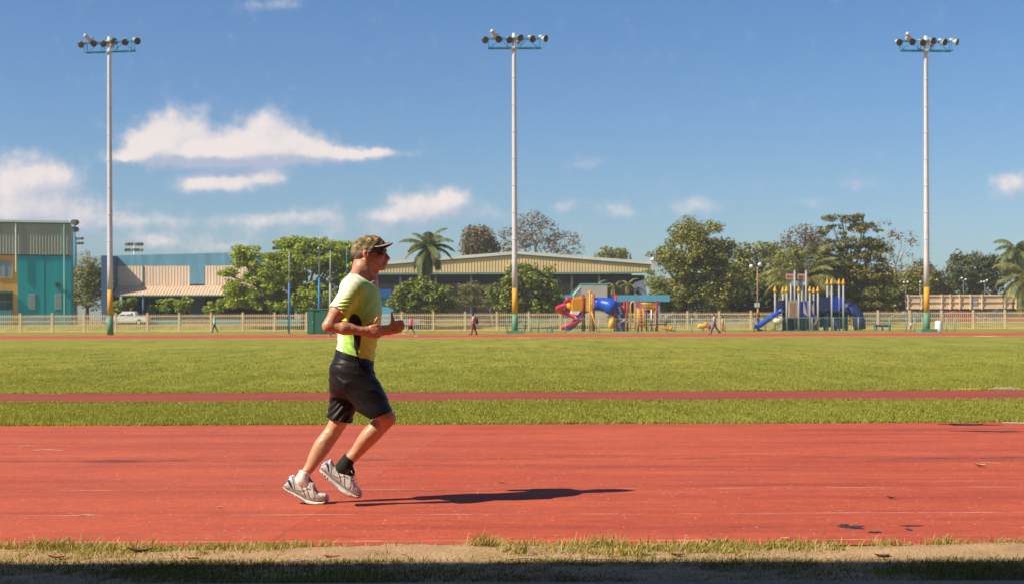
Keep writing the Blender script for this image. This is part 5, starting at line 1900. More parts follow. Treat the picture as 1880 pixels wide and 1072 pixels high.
cd = 132.0
cab = root('metal_cabinet', (at(585, 612, cd).x, cd, 0), 'dark green metal cabinet standing at the end of the fence', 'cabinet')
GC = mat('cabinet green', (0.035, 0.135, 0.085), .6, .15, .8)
b = MB(); pbox(b, 564, 568.5, 612, 612.5, cd, 1.6); b.build('body', GC, cab)
b = MB(); pbox(b, 562.8, 566.3, 613, 568.4, cd - .1, 1.8); b.build('lid', mat('cabinet lid', (0.07, 0.20, 0.13), .6, .15, .8), cab)
for xa, xb, c_ in ((565, 575.5, (0.045, 0.17, 0.11)), (587.5, 611, (0.035, 0.13, 0.085))):
    b = MB(); pbox(b, xa, 570, xb, 611, cd - .055, .05); dr = b.build('door', mat('cabinet door %d' % xa, c_, .6, .12, 1), cab)
    b = MB(); pbox(b, xb - 2.2, 589, xb - 1.2, 592, cd - .10, .04); b.build('handle', STEEL, dr)

# ------------------------------------------------------------------ vehicles beyond the fence
GLZ = mat('car glass', (0.03, 0.035, 0.04), .1, .1, 2, spec=.7)
TYRE = mat('tyre', (0.02, 0.02, 0.02), .9, .1, 4)
RIMM = mat('wheel rim', (0.45, 0.45, 0.45), .35, .1, 4, spec=.5)


def vehicle(name, loc, label, cat, prof, windows, wheels, width, paint, group=None, flip=False, lamps=()):
    t = root(name, loc, label, cat, group)
    L_ = max(p[0] for p in prof)
    fx = (lambda x: L_ - x) if flip else (lambda x: x)
    q = [(fx(x), z) for x, z in prof]
    if flip:
        q = q[::-1]
    b = LB()
    n = len(q)
    # body sides lean in above the waist
    ins = lambda z: .0 if z < .95 else min(.20, (z - .95) * .28)
    vs = [(x, ins(z), z) for x, z in q] + [(x, width - ins(z), z) for x, z in q]
    fs = [tuple(range(n)), tuple(range(2 * n - 1, n - 1, -1))] + [(i + n, (i + 1) % n + n, (i + 1) % n, i) for i in range(n)]
    b.add(vs, fs)
    body_ = b.build('body', paint, t)
    for w in windows:
        w = [(fx(x), z) for x, z in w]
        if flip: w = w[::-1]
        b = LB(); b.add([(x, ins(z) - .012, z) for x, z in w] + [(x, ins(z) + .02, z) for x, z in w], [tuple(range(len(w)))] + [(i + len(w), (i + 1) % len(w) + len(w), (i + 1) % len(w), i) for i in range(len(w))])
        b.build('window', GLZ, t)
    for x in wheels:
        for y in (.02, width - .24):
            b = LB(); b.lathe((fx(x), y - .04, .33), (0, 1, 0), [(0, .24), (.02, .33), (.22, .33), (.24, .24)], 18)
            wl = b.build('wheel', TYRE, t, True)
            b = LB(); b.lathe((fx(x), y - .055, .33), (0, 1, 0), [(0, .05), (.012, .20), (.03, .21)], 14); b.build('rim', RIMM, wl, True)
    for (xa, za, xb, zb_, c_) in lamps:
        xa, xb = sorted((fx(xa), fx(xb)))
        b = LB(); b.box((xa, -.012, za), (xb, .10, zb_)); b.build('lamp', c_, t)
    return t


HL = mat('headlamp', (0.7, 0.7, 0.72), .2, .05, 3); TLm = mat('tail lamp', (0.45, 0.02, 0.02), .3, .05, 3)
PICK = [(0.02, .42), (.38, .42), (.42, .62), (.62, .82), (.92, .82), (1.12, .62), (1.16, .42), (3.82, .42), (3.86, .62), (4.06, .82), (4.36, .82), (4.56, .62), (4.60, .42), (5.22, .45), (5.26, .62), (5.24, 1.14), (3.72, 1.14), (3.62, 1.70), (3.45, 1.76), (2.25, 1.76), (2.05, 1.70), (1.42, 1.14), (.30, 1.04), (.05, .92)]
v0 = at(193.5, 590, 178)
vehicle('pickup_truck', (v0.x, 178, BANK - .05), 'white double cab pickup truck parked beyond the fence by the blue gymnasium', 'pickup truck', PICK,
        [[(1.62, 1.16), (2.42, 1.16), (2.42, 1.66), (2.16, 1.66)], [(2.58, 1.16), (3.42, 1.16), (3.38, 1.66), (2.58, 1.66)]], (.77, 4.21), 1.8,
        mat('white car paint', (0.72, 0.73, 0.75), .3, .04, 1, spec=.5), lamps=((.06, .78, .36, .94, HL), (5.10, .80, 5.235, 1.08, TLm)))
SEDAN = [(0.02, .38), (.40, .36), (.44, .56), (.62, .74), (.92, .74), (1.12, .56), (1.16, .36), (3.06, .36), (3.10, .56), (3.28, .74), (3.60, .74), (3.78, .56), (3.82, .36), (4.38, .40), (4.44, .62), (4.40, .96), (3.75, 1.02), (3.15, 1.42), (2.75, 1.48), (1.95, 1.46), (1.30, 1.00), (.35, .86), (.05, .72)]
SWIN = [[(1.50, 1.02), (2.15, 1.02), (2.15, 1.40), (1.98, 1.40)], [(2.27, 1.02), (3.10, 1.04), (2.85, 1.40), (2.27, 1.40)]]
SUV = [(0.02, .42), (.42, .40), (.46, .62), (.66, .82), (.96, .82), (1.16, .62), (1.20, .40), (3.18, .40), (3.22, .62), (3.42, .82), (3.74, .82), (3.94, .62), (3.98, .40), (4.46, .44), (4.52, .70), (4.46, 1.12), (4.20, 1.62), (3.9, 1.74), (2.05, 1.76), (1.40, 1.16), (.35, 1.04), (.05, .88)]
UWIN = [[(1.62, 1.16), (2.35, 1.16), (2.35, 1.64), (2.10, 1.64)], [(2.48, 1.16), (3.30, 1.16), (3.30, 1.64), (2.48, 1.64)], [(3.42, 1.16), (4.20, 1.18), (4.04, 1.60), (3.42, 1.64)]]
for (px, d, prof, win, wh, colr, lab, fl) in (
        (1636, 184, SEDAN, SWIN, (.77, 3.44), (0.16, 0.24, 0.28), 'grey blue car parked behind the fence beside the small grassy mound', False),
        (1681, 186, SUV, UWIN, (.81, 3.58), (0.025, 0.028, 0.035), 'dark parked car half hidden by the banded tower base', False),
        (1733, 184, SEDAN, SWIN, (.77, 3.44), (0.34, 0.05, 0.04), 'red car parked behind the fence under the peach wall', True),
        (1806, 184, SUV, UWIN, (.81, 3.58), (0.05, 0.055, 0.065), 'dark grey high car parked under the notice board side of the peach wall', False)):
    p = at(px, 590, d)
    vehicle('parked_car', (p.x, d, BANK - .02), lab, 'car', prof, win, wh, 1.75, mat('paint ' + lab[:12], colr, .3, .05, 1, spec=.5), 'cars parked beyond the fence', fl, ((.05, .62, .3, .76, HL),))

# ------------------------------------------------------------------ trees
BARK = mat('bark', (0.17, 0.13, 0.095), .9, .3, 6, .6, 30)
BARKL = mat('pale bark', (0.42, 0.34, 0.26), .9, .3, 5, .5, 30)
LEAF = {
    'bright': leafmat('bright leaves', [(0.15, 0.22, 0.014), (0.28, 0.36, 0.022), (0.42, 0.48, 0.034), (0.56, 0.56, 0.055)], .32),
    'mid': leafmat('mid green leaves', [(0.08, 0.12, 0.016), (0.16, 0.20, 0.024), (0.26, 0.29, 0.036), (0.40, 0.40, 0.07)], .24),
    'dark': leafmat('dark leaves', [(0.040, 0.060, 0.018), (0.07, 0.095, 0.022), (0.11, 0.13, 0.03), (0.17, 0.17, 0.045)], .25),
    'olive': leafmat('olive leaves', [(0.11, 0.125, 0.022), (0.20, 0.21, 0.032), (0.29, 0.28, 0.045), (0.42, 0.36, 0.09)], .22),
    'brown': leafmat('brown leaves', [(0.14, 0.085, 0.045), (0.23, 0.14, 0.075), (0.18, 0.15, 0.06), (0.34, 0.22, 0.12)], .25),
    'rusty': leafmat('almond leaves', [(0.075, 0.09, 0.022), (0.15, 0.16, 0.034), (0.22, 0.20, 0.05), (0.40, 0.24, 0.09)], .22),
    'yellow': leafmat('yellow green leaves', [(0.12, 0.14, 0.025), (0.20, 0.21, 0.035), (0.28, 0.25, 0.06), (0.33, 0.25, 0.11)], .35),
    'palm': leafmat('palm leaflets', [(0.055, 0.085, 0.022), (0.095, 0.13, 0.03), (0.14, 0.17, 0.04), (0.20, 0.20, 0.06)], .25),
    'coco': leafmat('coconut leaflets', [(0.07, 0.085, 0.022), (0.12, 0.13, 0.03), (0.19, 0.18, 0.04), (0.36, 0.31, 0.08)], .30),
}


def leaves(C, size, r, up=.7, out=None, asp=.55):
    n = len(C)
    N = r.normal(0, 1, (n, 3)); N[:, 2] = np.abs(N[:, 2]) * .7 + up
    if out is not None:
        N += out * .9
    N /= np.linalg.norm(N, axis=1)[:, None]
    A = np.cross(N, r.normal(0, 1, (n, 3))); A /= np.linalg.norm(A, axis=1)[:, None] + 1e-9
    B = np.cross(N, A)
    s = size * r.uniform(.6, 1.35, n)[:, None]
    V = np.stack([C - A * s, C - B * s * asp - A * s * .1, C + A * s - N * s * .25, C + B * s * asp - A * s * .1], 1).reshape(-1, 3)
    return V, np.arange(n * 4).reshape(-1, 4)


def tree(d, base, blobs, label, leaf, n_clump=90, per=60, size=.20, rc=.85, seed=1, name='tree', trunk=.28, z0=BANK, bark=None, group=None, gap=0.0, up=.7, limbs=True, flat=.75, trunk_top=None, shell=.6):
    """base: (px of the trunk foot). blobs: (px, py, rx, ry) masses of the crown in photo pixels at distance d."""
    r = np.random.default_rng(seed)
    k = d / F
    bx = at(base, 600, d).x
    t = root(name, (bx, d, z0), label, 'tree' if name == 'tree' else ('palm' if 'palm' in name else 'bush'), group)
    o = np.array((bx, d, z0))
    E = []
    for (px, py, rx, ry) in blobs:
        c = at(px, py, d)
        E.append((np.array(c), np.array((rx * k, min(rx, ry * 1.6) * k * .85, ry * k))))
    wts = np.array([e[1][0] * e[1][2] for e in E]); wts /= wts.sum()
    cl = []
    for i in range(n_clump):
        e = E[r.choice(len(E), p=wts)]
        u = r.normal(0, 1, 3); u /= np.linalg.norm(u)
        rad = r.uniform(0, 1) ** (1 / 3) if r.uniform() > shell else r.uniform(.72, 1.0)
        p = e[0] + u * e[1] * rad * .92
        if p[2] < z0 + .1:
            p[2] = z0 + .1 + r.uniform(0, .5)
        cl.append((p, rc * r.uniform(.55, 1.3), u))
    LC, OUT = [], []
    for p, c, u in cl:
        if r.uniform() < gap:
            continue
        m = max(4, int(per * r.uniform(.5, 1.4) * (c / rc) ** 2))
        q = r.normal(0, 1, (m, 3)); q /= np.linalg.norm(q, axis=1)[:, None]
        q *= (r.uniform(0, 1, (m, 1)) ** .45)
        LC.append(p + q * c * np.array((1, 1, flat)))
        OUT.append(q)
    V, Q = leaves(np.concatenate(LC), size, r, up, np.concatenate(OUT))
    V[:, 2] = np.maximum(V[:, 2], z0 - .1)
    link('crown', np_mesh('crown', V - o, Q, LEAF[leaf]), t)
    b = LB()
    top = np.mean([e[0] for e in E], 0) if trunk_top is None else np.array(at(trunk_top[0], trunk_top[1], d))
    f0 = np.array((bx, d, z0 - .3))
    zmin = min(e[0][2] - e[1][2] for e in E)
    fork = f0 + (top - f0) * .45
    if zmin > z0 + 1:
        fork[2] = max(fork[2], zmin - .2)
    P = [f0, f0 + (fork - f0) * .4 + r.normal(0, .12, 3), fork]
    b.tube([p - o for p in P], [trunk * 1.25, trunk, trunk * .8], 9)
    if limbs:
        for e in E:
            m1 = fork + (e[0] - fork) * .5 + r.normal(0, .25, 3) + np.array((0, 0, -.2))
            b.tube([p - o for p in (fork, m1, e[0], e[0] + (0, 0, e[1][2] * .6))], [trunk * .55, trunk * .4, trunk * .24, trunk * .08], 6)
        for i in r.choice(len(cl), min(len(cl), 46), replace=False):
            p = cl[i][0]
            j = int(np.argmin([np.linalg.norm((p - e[0]) / e[1]) for e in E]))
            s_ = E[j][0] * .6 + fork * .4
            mid = (s_ + p) / 2 + r.normal(0, .2, 3)
            b.tube([q - o for q in (s_, mid, p)], [trunk * .2, trunk * .12, trunk * .035], 5)
    b.build('trunk', bark or BARK, t, True)
    return t


def palm(d, base, crown, L_, n, label, leaf='palm', seed=1, trunk=.18, z0=BANK, droop=1.0, lw=.055, ll=.62, group='palms behind the fence', bark=None, lean=0.0, emax=82, emin=-35):
    r = np.random.default_rng(seed)
    bx = at(base, 600, d).x
    t = root('palm_tree', (bx, d, z0), label, 'palm', group)
    o = np.array((bx, d, z0))
    c = np.array(at(crown[0], crown[1], d))
    Vs, Qs = [], []
    off = 0
    rach = LB()
    for i in range(n):
        az = i * 2.399963 + r.uniform(-.25, .25)
        el = math.radians(emax + (emin - emax) * ((i + .5) / n) ** .8 + r.uniform(-8, 8))
        L2 = L_ * r.uniform(.82, 1.08)
        h = np.array((math.cos(az), math.sin(az), 0.0))
        steps = 15
        p = c.copy(); e_ = el
        P = [p.copy()]
        for s in range(steps):
            e_ -= (.055 + .085 * (s / steps)) * droop * (1.15 if math.cos(e_) > .2 else .6) * r.uniform(.85, 1.15)
            p = p + (h * math.cos(e_) + np.array((0, 0, math.sin(e_)))) * (L2 / steps)
            P.append(p.copy())
        P = np.array(P)
        rach.tube([Vector(q - o) for q in P], list(np.linspace(.045, .010, len(P))), 5)
        T = np.gradient(P, axis=0); T /= np.linalg.norm(T, axis=1)[:, None]
        side = np.cross(T, np.array((0, 0, 1.0))); side /= np.linalg.norm(side, axis=1)[:, None] + 1e-6
        for u in np.linspace(.10, .99, 34):
            j = u * steps; a = int(min(j, steps - 1)); f = j - a
            q = P[a] * (1 - f) + P[a + 1] * f
            tg = T[a]
            for sg in (-1, 1):
                ln = ll * (math.sin(math.pi * min(1, u * .9 + .08)) ** .6) * r.uniform(.8, 1.15) * L2 / 3.2
                dv = side[a] * sg * .80 + tg * .55 + np.array((0, 0, -.30 - .25 * droop * r.uniform(.3, 1.2)))
                dv /= np.linalg.norm(dv)
                w = tg * lw
                e1 = q + dv * ln * .55 + np.array((0, 0, .03)); e2 = q + dv * ln + np.array((0, 0, -.22 * ln * droop))
                Vs += [q - w * .6, q + w * .6, e1 + w, e1 - w, e2]
                Qs += [(off, off + 1, off + 2, off + 3), (off + 3, off + 2, off + 4)]
                off += 5
    link('crown', np_mesh('crown', np.array(Vs) - o, Qs, LEAF[leaf]), t)
    rach.build('frond_stem', mat('frond stem', (0.20, 0.19, 0.07), .7, .2, 2), t, True)
    b = LB()
    f0 = np.array((bx, d, z0 - .3))
    pts, rad = [], []
    for i in range(13):
        f = i / 12
        q = f0 + (c - f0) * f + np.array((lean * math.sin(f * math.pi), 0, 0))
        pts.append(Vector(q - o)); rad.append(trunk * (1.25 - .35 * f) * (1.06 if i % 2 else .97))
    b.tube(pts, rad, 10)
    b.build('trunk', bark or mat('palm trunk', (0.40, 0.31, 0.22), .9, .25, 4, .4, 20), t, True)
    return t


# the bright almond-like tree left of the runner
tree(172, 560, [(455, 470, 30, 22), (500, 500, 60, 40), (560, 478, 62, 34), (610, 462, 36, 22), (630, 500, 34, 44), (440, 535, 32, 32), (500, 548, 64, 28), (580, 545, 62, 36), (548, 450, 44, 14), (420, 505, 16, 10), (592, 447, 14, 10), (630, 452, 20, 8), (648, 470, 18, 14)],
     'big spreading bright green tree filling the view between blue gymnasium and runner', 'bright', 420, 120, .175, .85, 3, trunk=.34, trunk_top=(555, 500), flat=.6, group=None)
tree(171, 715, [(775, 548, 50, 30), (745, 545, 34, 26), (805, 545, 32, 30), (770, 525, 30, 16), (825, 560, 18, 18), (735, 562, 30, 16), (785, 568, 48, 14)],
     'rounded glossy green bush under the tall palm', 'mid', 150, 62, .20, .72, 5, 'bush', .14, trunk_top=(775, 560), up=.8)
tree(174, 908, [(870, 530, 34, 10), (850, 550, 30, 12), (885, 552, 30, 14), (862, 522, 22, 5), (830, 555, 20, 8), (905, 540, 14, 12)],
     'sparse yellow green feathery tree with a leaning pale trunk', 'yellow', 85, 34, .13, .80, 6, trunk=.15, bark=BARKL, trunk_top=(888, 530), flat=.4)
tree(170, 965, [(965, 520, 46, 38), (925, 535, 26, 28), (1005, 535, 30, 34), (985, 505, 26, 20), (950, 498, 22, 16), (940, 560, 34, 18), (1000, 562, 34, 20), (965, 487, 16, 8), (1012, 492, 12, 8)],
     'dense broad leaved tree standing right behind the middle floodlight tower', 'mid', 190, 60, .21, .78, 7, trunk=.25, up=.8)
# behind the pavilion
tree(260, 878, [(878, 445, 32, 30), (870, 425, 18, 14), (895, 455, 22, 20), (858, 455, 16, 16)], 'brown leaved tree rising behind the pavilion, narrower of two', 'brown', 150, 40, .26, 1.1, 8, trunk=.3, flat=.9)
tree(265, 985, [(985, 430, 46, 36), (950, 440, 36, 26), (1030, 445, 36, 22), (975, 404, 30, 14), (1055, 462, 18, 12), (930, 455, 16, 14)], 'airy half bare brown tree behind the pavilion ridge', 'brown', 130, 24, .24, 1.25, 9, trunk=.28, bark=BARKL, flat=.8, shell=.8)
tree(262, 1125, [(1125, 468, 30, 12), (1108, 465, 14, 10), (1145, 466, 14, 10)], 'low dark treetop just showing above the pavilion\'s right slope', 'olive', 40, 34, .26, 1.0, 10, trunk=.25)
# right group
tree(182, 1262, [(1265, 470, 62, 52), (1230, 500, 48, 44), (1310, 480, 40, 40), (1280, 425, 46, 26), (1250, 432, 24, 22), (1325, 445, 24, 20), (1250, 545, 60, 36), (1305, 540, 50, 44), (1340, 520, 34, 40), (1222, 548, 28, 30), (1205, 470, 20, 12), (1340, 455, 14, 10)],
     'tallest dense dark green tree right of the pavilion', 'olive', 430, 100, .175, 1.0, 11, trunk=.5, trunk_top=(1268, 480), flat=.65, shell=.5)
tree(200, 1400, [(1400, 480, 34, 36), (1385, 455, 20, 16), (1420, 470, 22, 24), (1370, 500, 30, 24), (1415, 510, 34, 24), (1360, 490, 26, 34), (1435, 500, 30, 30)], 'hazy green tree between the tallest tree and the coconut palm', 'olive', 170, 50, .22, .95, 12, trunk=.28)
tree(190, 1385, [(1370, 545, 36, 34), (1400, 545, 38, 34), (1345, 548, 30, 32), (1420, 550, 26, 30)], 'black green shrub mass behind the two globe street lamp', 'dark', 180, 60, .24, .9, 13, 'bush', .16, up=.5)
tree(215, 1465, [(1470, 440, 34, 24), (1445, 465, 26, 24), (1500, 450, 26, 22), (1480, 420, 20, 10)], 'reddish brown half bare tree behind the coconut palm', 'brown', 80, 24, .20, 1.0, 14, trunk=.25)
tree(178, 1562, [(1545, 402, 40, 7), (1586, 395, 22, 4), (1532, 422, 40, 10), (1588, 420, 34, 11), (1562, 446, 62, 16), (1520, 462, 36, 18), (1606, 452, 34, 14), (1580, 478, 56, 22), (1530, 490, 44, 26), (1600, 505, 46, 24), (1548, 515, 48, 26), (1600, 550, 40, 30), (1550, 555, 44, 26)],
     'tall layered almond tree with rusty leaves behind the blue castle', 'rusty', 400, 62, .17, .74, 15, trunk=.28, trunk_top=(1560, 440), flat=.45, shell=.5)
tree(205, 1640, [(1630, 430, 26, 26), (1655, 450, 30, 26), (1620, 460, 26, 24), (1675, 480, 26, 22), (1650, 500, 44, 26), (1690, 500, 26, 24), (1612, 490, 30, 30)], 'thin half bare tree between the almond tree and the banded tower', 'brown', 75, 20, .20, 1.0, 16, trunk=.2, bark=BARKL, shell=.8)
tree(195, 1665, [(1650, 525, 44, 24), (1685, 520, 36, 26), (1620, 545, 36, 22), (1700, 505, 22, 18), (1640, 560, 40, 18)], 'dark olive bush mass left of the peach wall', 'olive', 190, 50, .21, .9, 17, 'bush', .18)
tree(225, 1775, [(1780, 500, 56, 34), (1745, 515, 36, 26), (1815, 505, 40, 34), (1785, 475, 40, 14), (1830, 490, 24, 26), (1720, 525, 24, 22), (1780, 530, 70, 22)], 'wide dark tree clump above the peach concrete wall', 'dark', 220, 50, .24, 1.05, 18, trunk=.3)
tree(240, 1790, [(1795, 478, 42, 16), (1770, 484, 24, 14), (1825, 482, 18, 12)], 'bare greyish brown treetop behind the clump above the peach wall', 'brown', 60, 14, .16, 1.0, 19, trunk=.2, bark=BARKL, shell=.8)
tree(196, 1440, [(1445, 490, 30, 30), (1420, 520, 34, 26), (1462, 470, 20, 20), (1350, 505, 30, 30)], 'mid green tree mass filling the gap left of the big coconut palm', 'olive', 120, 50, .22, .9, 23, trunk=.22)
tree(208, 1705, [(1705, 510, 30, 28), (1722, 525, 24, 22), (1690, 495, 20, 16)], 'warm olive tree right behind the upper yellow band of the tower', 'brown', 80, 40, .22, .9, 24, trunk=.2)
# left
tree(212, 158, [(158, 510, 28, 26), (165, 545, 30, 26), (145, 545, 20, 26), (172, 490, 18, 18), (178, 520, 20, 30)], 'dark olive tree in the gap between teal hall and blue gymnasium', 'olive', 120, 48, .22, .9, 20, trunk=.3)
tree(235, 160, [(160, 475, 20, 16), (150, 490, 20, 14), (175, 482, 14, 14)], 'pale airy treetop between the teal hall and the gymnasium', 'olive', 45, 18, .16, .9, 21, trunk=.18, shell=.8)
# bushes before the open ground floor of the gymnasium
for (px, rx, sd) in ((232, 22, 30), (300, 30, 31), (335, 18, 32), (398, 22, 33)):
    tree(195.5, px, [(px, 560, rx, 13), (px + rx * .3, 553, rx * .5, 8), (px - rx * .4, 568, rx * .7, 10)], {232: 'small sunlit bush behind the white pickup truck cab', 300: 'broad sunlit bush in front of the gymnasium\'s open bay', 335: 'sunlit bush beside the gymnasium\'s wide blue column, left of it', 398: 'sunlit bush just right of the gymnasium\'s wide blue column'}[px],
         'bright', 36, 34, .18, .5, sd, 'bush', .08, up=.8, limbs=False, group='bushes along the gymnasium')
# little palms behind the play set, shrubs under the big trees
for (px, py, sd, lab) in ((1095, 528, 40, 'little palm above the small grey shed'), (1128, 527, 41, 'little palm between the grey shed and the blue shelter roof'), (1153, 523, 42, 'little palm above the middle of the blue shelter roof'), (1170, 532, 43, 'little palm by the lavender pavilion wall')):
    palm(196, px, (px, py), 1.9, 12, lab, 'coco', sd, .10, ll=.5, group='little palms behind the shelter', emin=-50)
palm(176, 786, (786, 453), 4.0, 26, 'tall royal palm standing before the pavilion, next to the runner\'s cap', 'palm', 51, .26, ll=.78, lw=.075, emin=-62, emax=88, droop=.80)
palm(176, 1476, (1476, 515), 6.6, 30, 'big bushy coconut palm behind the blue castle play set', 'coco', 52, .25, ll=.72, lw=.08, emin=-5, emax=86, droop=.85)
palm(183, 1892, (1888, 512), 5.6, 26, 'palm with drooping yellowish fronds at the end of the peach wall', 'coco', 53, .24, ll=.74, lw=.08, emin=-40, droop=1.0)
palm(215, 1866, (1868, 462), 4.6, 22, 'darker taller palm behind the one with yellowish fronds', 'palm', 54, .2, ll=.8, lw=.08, emin=-40)
# hedge masses that close the view between the trunks
tree(230, 1300, [(px, 562, 40, 26) for px in range(1190, 1700, 44)] + [(px, 530, 44, 30) for px in range(1340, 1700, 40)] + [(px, 510, 34, 20) for px in range(1380, 1600, 50)], 'long dark hedge closing the view behind all the trees, pavilion to peach wall', 'dark', 640, 50, .30, 1.2, 60, 'hedge', .12, up=.4, limbs=False)
tree(236, 1800, [(px, 556, 40, 22) for px in range(1690, 1960, 44)], 'dark hedge behind the peach concrete wall', 'dark', 150, 44, .28, 1.1, 61, 'hedge', .12, up=.4, limbs=False)
tree(176, 1625, [(1612, 588, 26, 7), (1640, 583, 26, 8)], 'small grassy mound of bright ground cover behind the fence', 'yellow', 40, 36, .12, .35, 62, 'bush', .05, up=1.2, limbs=False)

# ------------------------------------------------------------------ playground
REDP = mat('red play paint', (0.42, 0.018, 0.025), .45, .08, 1)
ORNG = mat('orange red play paint', (0.55, 0.10, 0.02), .5, .1, 1)
YELP = mat('yellow play plastic', (0.78, 0.38, 0.015), .4, .08, 1)
BLUP = mat('blue play plastic', (0.010, 0.075, 0.46), .35, .08, 1)
NAVP = mat('navy play plastic', (0.022, 0.040, 0.11), .5, .12, 1)
PINKR = mat('crimson slide plastic', (0.62, 0.020, 0.070), .35, .08, 1)
GALV = mat('galvanised post', (0.36, 0.36, 0.36), .45, .1, 2)
WHTP = mat('white play panel', (0.75, 0.75, 0.74), .5, .1, 2)
TANP = mat('tan play panel', (0.58, 0.40, 0.29), .6, .1, 2)


def trough(b, pts, w, dep, th=.05):
    """Open slide chute swept along pts."""
    pts = [Vector(p) for p in pts]
    prof = [(-w, dep), (-w * .92, .12), (-w * .6, 0), (w * .6, 0), (w * .92, .12), (w, dep), (w + th, dep), (w * .95 + th, .05), (w * .6, -th), (-w * .6, -th), (-w * .95 - th, .05), (-w - th, dep)]
    vs, fs = [], []
    for i, p in enumerate(pts):
        t = (pts[min(i + 1, len(pts) - 1)] - pts[max(i - 1, 0)]).normalized()
        s = t.cross(Vector((0, 0, 1))).normalized()
        u = s.cross(t).normalized()
        vs += [p + s * x + u * z for x, z in prof]
    n = len(prof)
    for i in range(len(pts) - 1):
        for k in range(n):
            fs.append((i * n + k, i * n + (k + 1) % n, (i + 1) * n + (k + 1) % n, (i + 1) * n + k))
    fs.append(tuple(range(n))); fs.append(tuple(reversed(range((len(pts) - 1) * n, len(pts) * n))))
    return b.add(vs, fs)


D1 = 153.0
P1 = lambda px, py, dy=0.0: at(px, py, D1 + dy)
g1 = root('play_set', (P1(1110, 608).x, D1, 0), 'red, yellow and blue climbing play set with spiral slide and fat blue tunnel', 'play set')


def posts(lst, D, m_, rt, r=.085, cone=None):
    for px, yt, yb, dy in lst:
        a = at(px, yt, D + dy); zb_ = 0.0 if yb is None else at(px, yb, D + dy).z
        b = MB(); b.tube([(a.x, D + dy, zb_), (a.x, D + dy, a.z)], r, 8)
        b.tube([(a.x, D + dy, a.z + .001), (a.x, D + dy, a.z + .06)], [r * 1.25, r * .6], 8)
        o = b.build('post', m_, rt, True)
        if cone:
            b = MB(); b.tube([(a.x, D + dy, a.z + .062), (a.x, D + dy, a.z + .10), (a.x, D + dy, a.z + .16), (a.x, D + dy, a.z + .62), (a.x, D + dy, a.z + .66)], [.10, .19, .20, .05, .02], 10)
            b.build('cap', cone, o, True)


posts([(1069.5, 541, None, -.7), (1072.8, 542, None, .7), (1090.5, 541, None, .7), (1128, 541, None, -.8), (1131.5, 540, None, .8), (1146, 552, None, -.6), (1151, 551, None, .6), (1172, 551, None, -.6), (1178, 552, None, .6), (1187, 566, None, .9), (1205, 553, None, -.6), (1206.5, 552, None, .6)], D1, REDP, g1)
posts([(1083, 536, None, -.75), (1087.2, 540, None, -.2)], D1, YELP, g1)
posts([(1196, 568, None, .3)], D1, WHTP, g1)
b = MB(); b.prism([(P1(1048, 571).x, P1(1048, 570.5).z), (P1(1070, 571).x, P1(1070, 571).z), (P1(1070, 544).x, P1(1070, 543.5).z), (P1(1058, 545).x, P1(1058, 545).z), (P1(1049, 549).x, P1(1049, 549).z)], D1 - .6, D1 + .6)
for i in range(8):
    pbox(b, 1051 + i * 2.4, 549 - i * .4, 1052.2 + i * 2.4, 570, D1 - .66, .058)
b.build('barrel_panel', YELP, g1)
b = MB(); b.tube([P1(1038, 549, -.2), P1(1043, 551, -.2), P1(1049, 553, -.2)], [.34, .30, .30], 12); b.build('porthole', PINKR, g1, True)
b = MB(); b.tube([P1(1043, 556, -.3), P1(1045, 562, -.3), P1(1051, 567, -.3)], [.20, .28, .24], 10); b.build('bulge', YELP, g1, True)
b = MB(); pts = []
for i in range(34):
    f = i / 33
    a = math.radians(100 + 400 * f)
    rr = 1.02 - .15 * f
    c = P1(1046, 563 + 42.0 * f, -.6)
    pts.append((c.x - (1 - f) * .2 + rr * math.cos(a) * (1 if f < .8 else 1), D1 - .7 - rr * math.sin(a) * .9, c.z + .05))
trough(b, pts, .36, .34)
b.build('spiral_slide', PINKR, g1, True)
b = MB(); trough(b, [P1(1077, 571, .2), P1(1072, 576, .1), P1(1065, 586, 0), P1(1056, 597, -.2), P1(1049, 603, -.4), P1(1042, 606, -.6)], .40, .36); b.build('blue_slide', BLUP, g1, True)
b = MB(); pbox(b, 1070, 571.2, 1091, 573.2, D1 - .7, 1.4); b.build('deck', NAVP, g1)
b = MB(); pbox(b, 1074, 547, 1080, 571, D1 - .62, .08); b.build('guard_panel', YELP, g1)
b = MB(); pbox(b, 1084, 545, 1086.5, 570, D1 - .5, .08); b.build('guard_panel', YELP, g1)
b = MB(); b.tube([P1(1080, 538, -.6), P1(1081, 535.5, -.6), P1(1084, 535, -.6), P1(1086, 537.5, -.6)], .09, 8); b.build('finial', YELP, g1, True)
b = MB()
for dy in (-.9, -.4):
    b.tube([P1(1086, 571, dy), P1(1090, 585, dy - .2), P1(1096.5, 608.5, dy - .5)], .07, 6)
for f in np.linspace(.05, .95, 8):
    a = P1(1086, 571, -.9).lerp(P1(1096.5, 608.5, -1.4), f); c = P1(1086, 571, -.4).lerp(P1(1096.5, 608.5, -.9), f)
    b.tube([a, c], .05, 6)
b.build('ladder', YELP, g1, True)
b = MB()
pts = [P1(1091, 558), P1(1097, 558), P1(1102, 558.2), P1(1107, 558.8, -.1), P1(1113, 559.5, -.2), P1(1119, 561.5, -.4), P1(1125, 565, -.6), P1(1130, 568, -.8)]
b.tube(pts, [.66, .72, .70, .76, .78, .88, .84, .74], 18); b.build('tunnel', BLUP, g1, True)
b = MB(); pbox(b, 1122, 542.5, 1128, 551, D1 - .75, .1); b.build('guard_panel', BLUP, g1)
b = MB(); pbox(b, 1133.5, 561, 1148, 608, D1 - .45, .12); cp_ = b.build('climbing_panel', BLUP, g1)
rr_ = random.Random(4)
b = MB()
